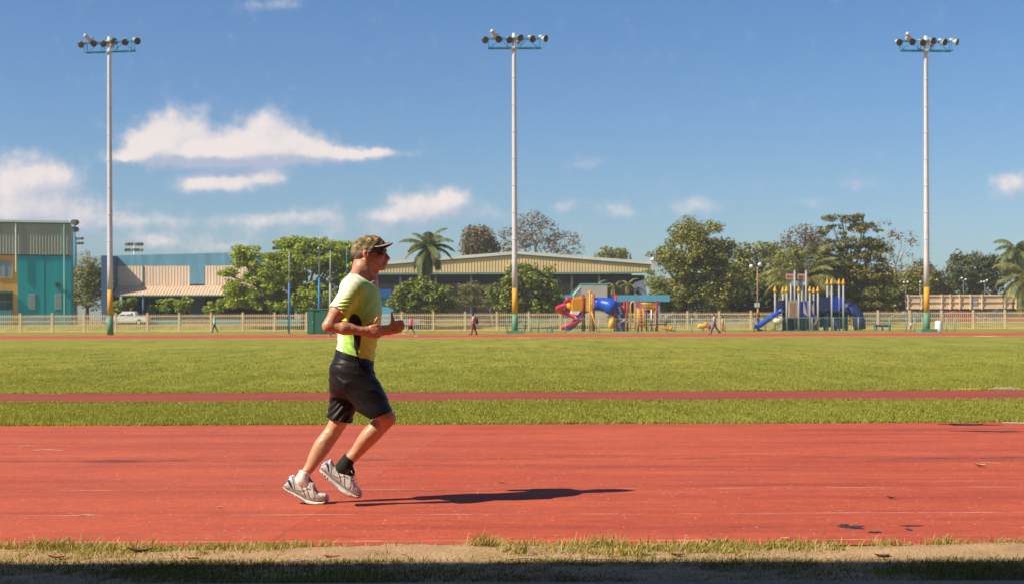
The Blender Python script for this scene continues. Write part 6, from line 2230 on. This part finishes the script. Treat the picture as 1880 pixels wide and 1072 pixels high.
for i in range(9):
    y_ = 563 + i * 5; x_ = 1136 + (i % 3) * 1.6
    b.tube([at(x_ - 1.5, y_, D1 - .50), at(x_ + 1.2, y_ + 2.4, D1 - .50), at(x_ + 3.4, y_ + .6, D1 - .50)], [.10, .14, .08], 6)
b.build('pattern', WHTP, cp_, True)
b = MB(); b.ell(at(1143.5, 564, D1 - .52), (.17, .08, .20), 10, 7); b.build('knob', PINKR, cp_, True)
b = MB(); b.tube([P1(1125, 584, -.8), P1(1123, 592, -1), P1(1121, 602, -1.1)], [.22, .34, .26], 10); b.build('yellow_scoop', YELP, g1, True)
b = MB()
for dy in (-.5, -.1):
    b.tube([P1(1158, 606, dy), P1(1157.5, 560, dy), P1(1159, 555, dy), P1(1162.5, 553, dy), P1(1166, 556, dy), P1(1167, 566, dy), P1(1165, 580, dy), P1(1167, 606, dy)], .075, 7)
b.build('arch', YELP, g1, True)
b = MB()
for x in (1171, 1173, 1180.5):
    b.tube([P1(x, 566, -.9), P1(x + 1.2, 585, -.9), P1(x + 2, 600, -.9)], .07, 6)
for y in (570, 576, 582, 588, 594):
    b.tube([P1(1171.5, y, -.9), P1(1181, y, -.9)], .045, 6)
b.build('ladder', YELP, g1, True)
b = MB(); b.tube([P1(1177, 557, -.5), P1(1205, 558, -.5)], .09, 8); b.tube([P1(1177, 558, .5), P1(1205, 559, .5)], .09, 8)
for i in range(6):
    x = 1179 + i * 4.2
    b.tube([P1(x, 567, -.5), P1(x + 2, 559.5, -.5), P1(x + 4.2, 567, -.5)], .06, 6)
b.tube([P1(1177, 567.5, -.5), P1(1205, 567.8, -.5)], .05, 6)
b.build('monkey_bars', YELP, g1, True)
b = MB(); pbox(b, 1150, 601, 1166, 603.5, D1 - .6, .9); b.build('deck', ORNG, g1)
b = MB(); pbox(b, 1170, 595, 1186, 597.5, D1 - .6, .9); b.build('deck', REDP, g1)
b = MB(); pbox(b, 1182.5, 589, 1185.5, 608.5, D1 - .9, .2); b.build('guard_panel', YELP, g1)
b = MB(); b.box((P1(1188, 604).x, D1 - .3, P1(0, 601).z), (P1(1204, 604).x, D1 + .3, P1(0, 599).z))
for x in (1190, 1195, 1199, 1203):
    b.tube([P1(x, 600.5, -.2), P1(x + .6, 608, -.3)], .05, 6)
b.build('bench', ORNG, g1)
b = MB(); b.tube([P1(1205, 595, .3), P1(1222, 594.5, .3)], .06, 6); b.build('rail', REDP, g1)

ss = root('seesaw', (at(1220, 605, 146).x, 146, 0), 'orange seesaw tipped down to one side next to the red play set posts', 'seesaw')
b = MB(); b.tube([at(1211, 601, 146), at(1239, 607.5, 146)], .09, 8); b.build('beam', ORNG, ss, True)
b = MB(); b.tube([at(1231, 605.5, 146), at(1232.5, 600, 146), at(1234, 598.5, 146)], [.12, .10, .06], 8); b.build('handle', YELP, ss, True)
b = MB(); pbox(b, 1223, 604.5, 1226, 609.5, 145.9, .2); b.build('pivot', REDP, ss)
sr = root('spring_rider', (at(1290, 603, 147).x, 147, 0), 'yellow boat shaped spring rider in front of the pale blue kerb wall', 'spring rider')
b = MB(); b.tube([at(1281, 601.5, 147), at(1284, 598, 147), at(1290, 598.5, 147), at(1295, 597, 147), at(1297, 591, 147)], [.10, .26, .28, .26, .14], 10); b.build('seat', YELP, sr, True)
b = MB()
pts = [(at(1290, 602, 147).x + .16 * math.cos(i * .9), 147 + .16 * math.sin(i * .9), .02 + i * .018) for i in range(26)]
b.tube(pts, .03, 6); b.build('spring', GALV, sr, True)
cr = root('spring_rider', (at(1428, 603, 149).x, 149, 0), 'cream animal shaped spring rider between the straight blue slide and the castle', 'spring rider')
b = MB(); b.tube([at(1420, 590, 149), at(1424, 588.5, 149), at(1430, 589.5, 149), at(1434, 585, 149), at(1437, 584, 149)], [.18, .36, .38, .26, .16], 10); b.build('seat', mat('cream plastic', (0.72, 0.62, 0.42), .5, .1, 2), cr, True)
b = MB(); pts = [(at(1428, 602, 149).x + .2 * math.cos(i * .9), 149 + .2 * math.sin(i * .9), .02 + i * .027) for i in range(26)]
b.tube(pts, .035, 6); b.build('spring', GALV, cr, True)

# the blue castle
D2 = 150.0
P2_ = lambda px, py, dy=0.0: at(px, py, D2 + dy)
g2 = root('play_set', (P2_(1480, 608).x, D2, 0), 'blue castle play set with yellow pointed post caps and straight blue slide', 'play set')
posts([(1423, 537, None, -.8), (1437.5, 538, None, .8), (1444.3, 537, None, -.9), (1466.3, 537, None, -.9), (1487, 537, None, -.8), (1494, 539, None, .9), (1501.7, 537, None, -.8), (1519, 524, None, .6), (1527, 523.5, None, -.9), (1540.5, 523.5, None, .6), (1548.3, 523.5, None, -.9), (1452, 515, None, .8), (1472.5, 515, None, .8)], D2, GALV, g2, .10, YELP)
posts([(1459, 497, None, .2), (1480, 497, None, .2)], D2, GALV, g2, .10)
for xa in (1443, 1464.5):
    b = MB(); pbox(b, xa, 503, xa + 14, 513, D2 + .55, .08); bd_ = b.build('board', mat('faded pink board', (0.52, 0.33, 0.28), .7, .15, 3), g2)
    b = MB()
    for i in range(5):
        pbox(b, xa + 1.5 + i * 2.3, 505.5, xa + 2.7 + i * 2.3, 511, D2 + .535, .012)
    pbox(b, xa + 1.5, 507.4, xa + 12, 508.4, D2 + .52, .012)
    b.build('pattern', mat('board red', (0.40, 0.10, 0.08), .7, .15, 3), bd_)
b = MB(); pbox(b, 1454, 516, 1478, 519, D2 + .5, .15); pbox(b, 1455, 523, 1477, 525.5, D2 + .5, .15); b.build('bridge_rail', mat('grey blue rail', (0.28, 0.36, 0.46), .6, .1, 2), g2)
b = MB()
for (xa, xb) in ((1455, 1461), (1461, 1467), (1467, 1473), (1473, 1478)):
    b.tube([at(xa, 519.5, D2 + .5), at((xa + xb) / 2, 522.8, D2 + .5), at(xb, 519.5, D2 + .5)], .05, 5)
b.build('lattice', WHTP, g2)
b = MB(); pbox(b, 1446.5, 554, 1464.3, 582, D2 - .95, .10); tp = b.build('play_panel', TANP, g2)
b = MB()
for i in range(4):
    for j in range(6):
        pbox(b, 1450 + i * 3.1, 557 + j * 3.8, 1452 + i * 3.1, 559.6 + j * 3.8, D2 - .985, .03)
pbox(b, 1448.2, 555.2, 1462.7, 556, D2 - .985, .03); pbox(b, 1448.2, 580.2, 1462.7, 581, D2 - .985, .03)
b.build('pattern', mat('panel tile brown', (0.34, 0.20, 0.13), .6, .2, 3), tp)
b = MB(); pbox(b, 1446, 549.5, 1465, 550.4, D2 - .95, .1); pbox(b, 1446, 552.3, 1465, 553.2, D2 - .95, .1)
for i in range(9):
    pbox(b, 1446.6 + i * 2.2, 550.5, 1447.2 + i * 2.2, 552.2, D2 - .95, .08)
b.build('grille', GALV, g2)
b = MB(); pbox(b, 1425.5, 551, 1443, 571, D2 - .3, .1); b.build('guard_panel', NAVP, g2)
b = MB(); pbox(b, 1436, 572, 1444, 606, D2 + .2, .1); b.build('guard_panel', NAVP, g2)
for (xa, xb, tri) in ((1471, 1483, ((1475, 551), (1475, 574), (1482.5, 579.5))), (1484.5, 1496, ((1489.5, 566), (1494.5, 554), (1494.5, 579)))):
    b = MB(); pbox(b, xa, 553, xb, 581, D2 - .75, .08); q = b.build('guard_panel', BLUP, g2)
    b = MB(); b.prism([(at(x, y, D2 - .79).x, at(x, y, D2 - .79).z) for x, y in (tri if tri[0][0] < 1480 else (tri[0], tri[2], tri[1]))], D2 - .79, D2 - .752); b.build('inset', TANP, q)
b = MB(); pbox(b, 1483.2, 552, 1484.4, 580, D2 - .8, .1); b.build('mullion', TANP, g2)
b = MB(); pbox(b, 1472, 581.2, 1502, 584, D2 - .8, 1.6); b.build('deck', NAVP, g2)
b = MB(); pbox(b, 1426, 572, 1468, 574, D2 - .85, 1.6); b.build('deck', NAVP, g2)
for (xa, xb, ya, yb) in ((1474, 1479, 584.2, 607.5), (1484, 1486.5, 584.2, 607.5), (1497, 1502, 586, 607.5), (1512, 1517, 580, 607), (1532, 1537, 577, 607), (1552, 1557, 575, 607)):
    b = MB(); pbox(b, xa, ya, xb, yb, D2 + .3, .12); b.build('support', mat('support blue', (0.02, 0.09, 0.26), .5, .1, 1), g2)
b = MB(); b.prism([(at(x, y, D2 - .1).x, at(x, y, D2 - .1).z) for x, y in ((1494, 603), (1503, 607), (1498, 585), (1492, 584.5))], D2 - .1, D2 + .3); b.build('climbing_wall', BLUP, g2)
b = MB(); b.tube([P2_(1502, 574, -.5), P2_(1512, 571.5, -.5), P2_(1526, 568.5, -.5)], .16, 8); b.tube([P2_(1502, 577, .5), P2_(1512, 574, .5), P2_(1526, 570, .5)], .16, 8); b.build('bridge', NAVP, g2, True)
b = MB(); pbox(b, 1505, 545, 1526, 567, D2 + .5, .1); b.build('guard_panel', NAVP, g2)
b = MB(); pbox(b, 1528, 545, 1531, 570, D2 - .5, .1); b.build('guard_panel', BLUP, g2)
b = MB(); pbox(b, 1532.5, 545, 1539, 570, D2 + .5, .1); b.build('guard_panel', BLUP, g2)
b = MB(); pbox(b, 1541.8, 545, 1547.4, 566, D2 - .2, .1); b.build('guard_panel', BLUP, g2)
b = MB(); pbox(b, 1528, 570.5, 1560, 572.5, D2 - .9, 1.6); b.build('deck', NAVP, g2)
b = MB(); b.tube([P2_(1549, 563, .1), P2_(1557, 565, 0), P2_(1566, 569, -.1), P2_(1573, 578, -.2), P2_(1577, 590, -.3), P2_(1579, 604, -.4)], [.55, .62, .66, .68, .66, .62], 16); b.build('tube_slide', NAVP, g2, True)
b = MB(); b.tube([P2_(1554, 566, -.6), P2_(1559, 562.5, -.6), P2_(1566, 572, -.85), P2_(1568, 576, -.9)], .09, 8); b.build('slide_rail', BLUP, g2, True)
b = MB(); trough(b, [P2_(1436, 573.5, -.5), P2_(1430, 575.5, -.5), P2_(1420, 583, -.55), P2_(1408, 591.5, -.6), P2_(1399, 598, -.65), P2_(1393, 601.5, -.7), P2_(1387, 603, -.7)], .42, .42); b.build('slide', BLUP, g2, True)
b = MB(); pbox(b, 1392, 603.5, 1400, 607.5, D2 - .7, .3); b.build('slide_foot', NAVP, g2)
b = MB(); pbox(b, 1561, 580, 1565.5, 596, D2 - .6, .08); b.build('side_board', YELP, g2)
b = MB(); pbox(b, 1461, 597, 1470, 602, D2 - .4, .5); b.build('seat', BLUP, g2)
b = MB(); pbox(b, 1461, 603, 1464, 606, D2 - .45, .3); b.build('step', YELP, g2)

for (xa, xb, ya, yb, dy, m_) in ((1445, 1470, 583, 606, .7, NAVP), (1470, 1502, 584.5, 604, .9, NAVP), (1484, 1503, 552, 580, .6, NAVP), (1466, 1473, 553, 581, .3, BLUP), (1505, 1527, 572, 600, .9, NAVP), (1528, 1556, 573, 603, .8, NAVP), (1526.5, 1541, 541, 569, .85, NAVP), (1541, 1553, 545, 570, .7, NAVP)):
    b = MB(); pbox(b, xa, ya, xb, yb, D2 + dy, .09); b.build('guard_panel', m_, g2)

# ------------------------------------------------------------------ low mesh fence with thin posts round the playground
MD = 140.0
MG = mat('mesh fence green', (0.16, 0.34, 0.30), .5, .12, 1)
mf = root('mesh_fence', (at(1340, 610, MD).x, MD, 0), 'low thin wire mesh fence with spindly posts enclosing the playground', 'fence')
zt = 1.36
for px in (931, 947, 963, 975, 988, 1011, 1038.5, 1099.5, 1170, 1239.5, 1270, 1331, 1385, 1436, 1491, 1530, 1576, 1605, 1633, 1664, 1679, 1694, 1738, 1753):
    x = at(px, 610, MD).x
    b = MB(); b.tube([(x, MD, -.05), (x, MD, zt + .05)], .045 if px > 1000 else .055, 7); b.build('post', MG if px < 1000 or px > 1600 else GALV, mf, True)
xa, xb = at(931, 610, MD).x, at(1753, 610, MD).x
b = MB(); b.tube([(xa, MD, zt), (xb, MD, zt)], .025, 6); b.build('rail', MG, mf)
b = MB(); b.tube([(xa, MD, .10), (xb, MD, .10)], .015, 5); b.build('rail', MG, mf)
Vn, Fn = [], []
n_ = int((xb - xa) / .22)
for i in range(n_):
    x = xa + i * .22
    for s_ in (-1, 1):
        p, q = (x, x + zt * .8) if s_ > 0 else (x + zt * .8, x)
        o = len(Vn)
        w_ = .0045
        Vn += [(p - w_, MD - .01, .10), (p + w_, MD - .01, .10), (q + w_, MD - .01, zt), (q - w_, MD - .01, zt)]
        Fn.append((o, o + 1, o + 2, o + 3))
me = np_mesh('wire_net', np.array(Vn) - np.array(mf.location), Fn, MG)
link('wire_net', me, mf)
# bench, barrel
bn = root('bench', (at(1010, 610, 143).x, 143, 0), 'small blue bench standing behind the mesh fence beside the red spiral slide', 'bench')
b = MB(); pbox(b, 993, 601.8, 1016, 603.4, 143, .5); b.build('seat', mat('bench blue', (0.03, 0.16, 0.36), .5, .1, 2), bn)
for px in (1005, 1014):
    b = MB(); pbox(b, px - .7, 603.5, px + .7, 609.6, 143.1, .3); b.build('leg', mat('bench leg', (0.03, 0.13, 0.22), .5, .1, 2), bn)
b = MB(); pbox(b, 1608, 595.5, 1636, 600, 150, .6)
bn2 = root('bench', (at(1622, 606, 150).x, 150, 0), 'long dark blue bench near the end of the playground, before the grassy mound', 'bench')
b.build('seat', mat('bench navy', (0.03, 0.07, 0.14), .5, .1, 2), bn2)
for px in (1610, 1621, 1634):
    b = MB(); pbox(b, px - .8, 600.2, px + .8, 608, 150.1, .3); b.build('leg', NAVP, bn2)
ba = at(1723.5, 606, 134)
br = root('barrel', (ba.x, 134, 0), 'white barrel standing beside the green base of the banded tower', 'barrel')
b = LB(); b.tube([(0, 0, 0), (0, 0, .05), (0, 0, .35), (0, 0, .75), (0, 0, .98), (0, 0, 1.03)], [.30, .33, .36, .36, .33, .30], 16); b.build('body', WHTP, br, True)
b = LB(); b.tube([(0, 0, 1.032), (0, 0, 1.06)], .31, 16); b.build('lid', GALV, br, True)


# ------------------------------------------------------------------ street lamps
def lamp(px, yt, d, label, arms, globe=.25, pole=(0.35, 0.20, 0.12), r=.07, z0=BANK):
    a = at(px, yt, d)
    t = root('street_lamp', (a.x, d, z0), label, 'street lamp', 'street lamps around the playground')
    pm = mat('lamp pole %.2f' % pole[0], pole, .6, .15, 2)
    b = MB(); b.tube([(a.x, d, z0 - .4), (a.x, d, a.z)], [r * 1.2, r], 8); b.build('pole', pm, t, True)
    for dx, dz in arms:
        c = Vector((a.x + dx, d, a.z + dz))
        b = MB(); b.tube([(a.x, d, a.z - .15), (a.x + dx * .6, d, a.z - .05 + dz * .4), c], .04, 6); ar = b.build('arm', pm, t)
        b = MB(); b.ell(c + Vector((0, -.05, .12)), (globe, globe, globe * .9), 12, 8); b.build('globe', WHTP, ar, True)
    return t


lamp(1390.5, 491, 172, 'street lamp with two white globes on an orange brown pole by the blue castle', ((-.75, .0), (.28, .22)))
lamp(1200, 482, 190, 'single globe lamp on a rusty pole at the pavilion\'s right eave', ((.12, .25),), .24)
lamp(1663, 519, 188, 'twin globe lamp low between bush mass and banded tower', ((-.25, -.1), (.25, -.05)), .16, (0.12, 0.12, 0.10))
lamp(1689, 521, 192, 'single globe lamp just beside the banded tower\'s shaft', ((.05, .1),), .16, (0.20, 0.22, 0.18))
lamp(1769, 513, 200, 'twin globe lamp rising over the peach wall, the one nearer the tower', ((-.25, .05), (.3, -.15)), .16, (0.12, 0.12, 0.10))
lamp(1808, 518, 200, 'triple globe lamp over the peach wall next to the palms', ((-.5, -.1), (-.1, -.08), (.3, .1)), .16, (0.12, 0.12, 0.10))
lamp(1654, 470, 205, 'tall lamp pole with an orange lower end among half bare trees', ((.1, .1),), .14, (0.20, 0.16, 0.10))
sg = root('sign', (at(1389.5, 560, 171).x, 171, BANK), 'small pale blue two sided board on the twin globe lamp pole', 'sign')
for x0_, x1_ in ((1385.5, 1389.2), (1391.5, 1394.5)):
    b = MB(); pbox(b, x0_, 555.5, x1_, 563.5, 170.7, .05); b.build('board', mat('pale sign', (0.50, 0.66, 0.74), .5, .1, 3), sg)
b = MB(); b.tube([at(1391.5, 577, 165), at(1391.5, 566, 165)], [.22, .05], 10); b.tube([(at(1391.5, 577, 165).x, 165, .0), at(1391.5, 577, 165)], .05, 6)
o = root('marker', (at(1391.5, 577, 165).x, 165, 0), 'orange pointed marker on a stick below the twin globe lamp', 'marker')
b.build('cone', mat('orange plastic', (0.70, 0.24, 0.02), .5, .1, 2), o, True)


# ------------------------------------------------------------------ people in the distance
SKINB = mat('skin', (0.42, 0.22, 0.14), .55, .1, 10)
SKIND = mat('brown skin', (0.16, 0.08, 0.05), .55, .1, 10)
HAIRD = mat('dark hair', (0.025, 0.018, 0.014), .7, .2, 20)


def small_person(px, py, H, label, top, legs, shoes, face=1, thigh=(20, -20), knee=(5, 25), arm=(-25, 25), elbow=(15, 15), lean=3, skin=None, hair=None, leg_len=1.0, sleeve=.5, z=None, d=None, group='people around the far track and playground', skirt=False):
    """face: +1 walks towards +x, -1 towards -x. Angles in degrees from hanging straight down, forward positive."""
    skin = skin or SKINB
    d = d or gdepth(px, py)
    p = at(px, py, d)
    zz = 0.006 if z is None else z
    t = root('person', (p.x, d, zz), label, 'person', group)
    u = H / 1.7

    def dirv(a):
        a = math.radians(a)
        return np.array((math.sin(a) * face, 0, -math.cos(a)))
    hip = np.zeros(3)
    J = {}
    for i, s_ in enumerate((-1, 1)):
        h = hip + np.array((0, s_ * .085, 0))
        k = h + dirv(thigh[i]) * .42
        a = k + dirv(thigh[i] - knee[i]) * .42
        J[s_] = (h, k, a)
    low = min(J[s_][2][2] for s_ in J) - .075
    up = np.array((0, 0, -low)) if z is None or True else 0
    ln = np.array((math.sin(math.radians(lean)) * face, 0, math.cos(math.radians(lean))))
    ch = hip + ln * .46
    nk = hip + ln * .54
    hd = nk + ln * .16 + np.array((.03 * face, 0, 0))
    T = lambda q: (q + up) * u
    B = SDF(); S = SDF(); Tz = SDF(); Sh = (SDF(), SDF())
    cone = lambda X, a, b, r1_, r2_, k=.02, sy=1.0: X.cone(T(a), T(b), r1_ * u, r2_ * u, k * u, sy)
    cone(B, hip + (0, 0, .03), ch, .115, .13, .04, 1.25); cone(B, nk - ln * .02, nk + ln * .1, .05, .05)
    B.ell(T(hd), np.array((.095, .078, .115)) * u, .02 * u)
    B.ell(T(hd + np.array((.09 * face, 0, -.02))), np.array((.02, .015, .02)) * u, .02 * u)
    cone(S, hip + (0, 0, .0) + ln * .02, ch, .13, .145, .04, 1.3)
    for i, s_ in enumerate((-1, 1)):
        h, k, a = J[s_]
        cone(B, h, k, .075, .055); cone(B, k, a, .055, .035)
        toe = a + np.array((.15 * face, 0, -.045))
        cone(B, a, toe, .035, .025)
        Sh[i].cone(T(a + (-.03 * face, 0, -.035)), T(toe), .045 * u, .035 * u, .02 * u)
        e1 = k if leg_len < .55 else a
        cone(Tz, h, h + (k - h) * min(1, leg_len * 2), .095, .085, .03)
        if leg_len > .55:
            cone(Tz, k, k + (a - k) * .95, .075, .062, .02)
        sh_ = ch + np.array((0, s_ * .185, .0)) + ln * .03
        el = sh_ + dirv(arm[i]) * .28 + np.array((0, s_ * .03, 0))
        wr = el + dirv(arm[i] + elbow[i]) * .25
        hn = wr + dirv(arm[i] + elbow[i]) * .09
        cone(B, sh_, el, .047, .038); cone(B, el, wr, .038, .028); cone(B, wr, hn, .03, .022)
        cone(S, sh_, sh_ + (el - sh_) * min(1, sleeve * 1.6), .065, .06, .03)
        if sleeve > .65:
            cone(S, el, wr, .052, .042, .02)
    cone(Tz, hip + (0, 0, .05), hip, .135, .14, .03, 1.2)
    if skirt:
        cone(Tz, hip, hip + (0, 0, -.32), .13, .20, .03, 1.0)
    vx = .022 * u
    for X, nm, m_ in ((B, 'body', skin), (S, 'shirt', top), (Tz, 'trousers' if leg_len > .55 else ('skirt' if skirt else 'shorts'), legs), (Sh[0], 'shoe', shoes), (Sh[1], 'shoe', shoes)):
        V, Q = X.mesh(vx, smooth_it=1)
        link(nm, np_mesh(nm, V, Q, m_, True), t)
    X = SDF(); X.ell(T(hd + np.array((-.018 * face, 0, .022))), np.array((.098, .088, .108)) * u, .01)
    V, Q = X.mesh(vx, smooth_it=1, cuts=(lambda P: (P - T(hd)) @ np.array((.75 * face, 0, -.66)) - .035 * u,))
    link('hair', np_mesh('hair', V, Q, hair or HAIRD, True), t)
    return t


cm = lambda n, c: mat(n, c, .75, .1, 6)
CORAL, BLACKC, WHITEC = cm('coral cloth', (0.75, 0.10, 0.12)), cm('black cloth', (0.02, 0.02, 0.025)), cm('white cloth', (0.78, 0.77, 0.76))
small_person(394, 609.5, 1.72, 'person in pale teal top and dark trousers walking by the fence', cm('pale teal cloth', (0.45, 0.66, 0.66)), cm('dark green cloth', (0.03, 0.06, 0.06)), BLACKC, -1, (18, -16), (4, 18), skin=SKIND, hair=WHITEC)
small_person(754, 617, 1.62, 'woman in coral top and black shorts running on the far track', CORAL, BLACKC, WHITEC, 1, (-34, 30), (22, 6), (30, -35), (70, 60), 8, hair=cm('brown hair', (0.20, 0.10, 0.06)), leg_len=.3, sleeve=.3)
small_person(870, 614.5, 1.78, 'man in pinkish top and dark red trousers walking with a black backpack', cm('dusty pink cloth', (0.55, 0.32, 0.32)), cm('dark red cloth', (0.24, 0.02, 0.035)), BLACKC, -1, (16, -10), (8, 14), (10, -14), (20, 10), 2, skin=SKIND)
pk = gdepth(870, 614.5); q = at(873.5, 588, pk)
b = MB(); b.ell((q.x + .10, pk, q.z - .05), (.13, .17, .27), 12, 9); b.ell((q.x + .19, pk, q.z - .14), (.07, .12, .14), 10, 7)
o = root('backpack', (q.x, pk, q.z), 'black backpack on the back of the man in dark red trousers', 'backpack'); b.build('bag', BLACKC, o, True)
small_person(1312, 613, 1.72, 'person in loose grey clothes striding along the far track', cm('grey cloth', (0.40, 0.36, 0.35)), cm('slate cloth', (0.16, 0.16, 0.18)), BLACKC, -1, (26, -26), (6, 14), (14, -20), (10, 12), 4, skin=SKINB, sleeve=.9)
q = at(1302, 600, gdepth(1312, 613) - .3)
b = MB(); b.ell(q, (.17, .12, .20), 12, 8); b.tube([q + Vector((-.08, 0, .15)), q + Vector((0, 0, .36)), q + Vector((.08, 0, .15))], .02, 6)
o = root('bag', q, 'magenta bag carried by the person in loose grey clothes', 'bag'); b.build('pouch', cm('magenta cloth', (0.42, 0.02, 0.13)), o, True)
small_person(1327, 607, 1.50, 'child in yellow top and red trousers standing by the fence', cm('yellow cloth', (0.75, 0.42, 0.04)), cm('red cloth', (0.55, 0.05, 0.03)), BLACKC, 1, (4, -4), (0, 0), (-4, 4), (4, 4), 0, skin=SKIND, d=158, sleeve=.3)
small_person(1228, 604, 1.25, 'child in pale top sitting on the raised red beam of the play set', cm('pale pink cloth', (0.70, 0.42, 0.34)), cm('navy cloth', (0.03, 0.04, 0.08)), BLACKC, -1, (80, 70), (60, 70), (40, 50), (20, 20), 5, d=153, z=.55, sleeve=.3)
small_person(1392, 606, 1.70, 'person in black top standing behind the foot of the blue slide', BLACKC, cm('charcoal cloth', (0.03, 0.03, 0.035)), BLACKC, 1, (4, -4), (0, 0), (-4, 8), (6, 20), 0, d=156, skin=SKIND)
small_person(1672, 606.5, .95, 'toddler in white top and magenta skirt standing by the mesh fence', WHITEC, cm('magenta skirt cloth', (0.48, 0.02, 0.16)), BLACKC, -1, (4, -4), (0, 0), (8, -6), (20, 10), 2, d=142, leg_len=.3, skirt=True)
small_person(1152, 608, 1.66, 'adult in pinkish top bending forward beside the climbing panel', cm('faded pink cloth', (0.62, 0.36, 0.28)), cm('dark blue cloth', (0.04, 0.04, 0.06)), BLACKC, -1, (10, -6), (6, 6), (50, 40), (10, 20), 48, d=150)
small_person(1429, 588, 1.05, 'small child in pale top at the head of the straight blue slide', cm('pale grey cloth', (0.62, 0.56, 0.54)), cm('grey trousers cloth', (0.10, 0.10, 0.12)), BLACKC, -1, (70, 65), (50, 50), (30, 30), (20, 20), 4, d=150.3, z=1.55)
small_person(1404, 606, 1.45, 'child in light blue grey top standing behind the blue slide', cm('light blue grey cloth', (0.46, 0.50, 0.56)), cm('tan trousers cloth', (0.34, 0.24, 0.16)), BLACKC, 1, (5, -5), (0, 0), (-5, 5), (5, 5), 0, d=158)
small_person(1500, 606, 1.45, 'child in brownish clothes sitting under the blue castle', cm('rust cloth', (0.30, 0.14, 0.10)), cm('dim blue cloth', (0.05, 0.05, 0.08)), BLACKC, -1, (60, 50), (50, 50), (25, 25), (20, 20), 6, d=149)

# ------------------------------------------------------------------ thin scattering volume added to lift the distant blacks
hz_ = MB()
hz_.box((-260, -30, -1.5), (260, 345, 34))
hm_ = bpy.data.materials.new('added_haze')
hm_.use_nodes = True
_t = hm_.node_tree
_t.nodes.clear()
_v = _t.nodes.new('ShaderNodeVolumePrincipled')
_v.inputs['Color'].default_value = (0.90, 0.88, 0.86, 1)
_v.inputs['Density'].default_value = 0.00032
_v.inputs['Anisotropy'].default_value = 0.0
_o = _t.nodes.new('ShaderNodeOutputMaterial')
_t.links.new(_v.outputs[0], _o.inputs['Volume'])
tag(hz_.build('added_haze', hm_), kind='stuff')
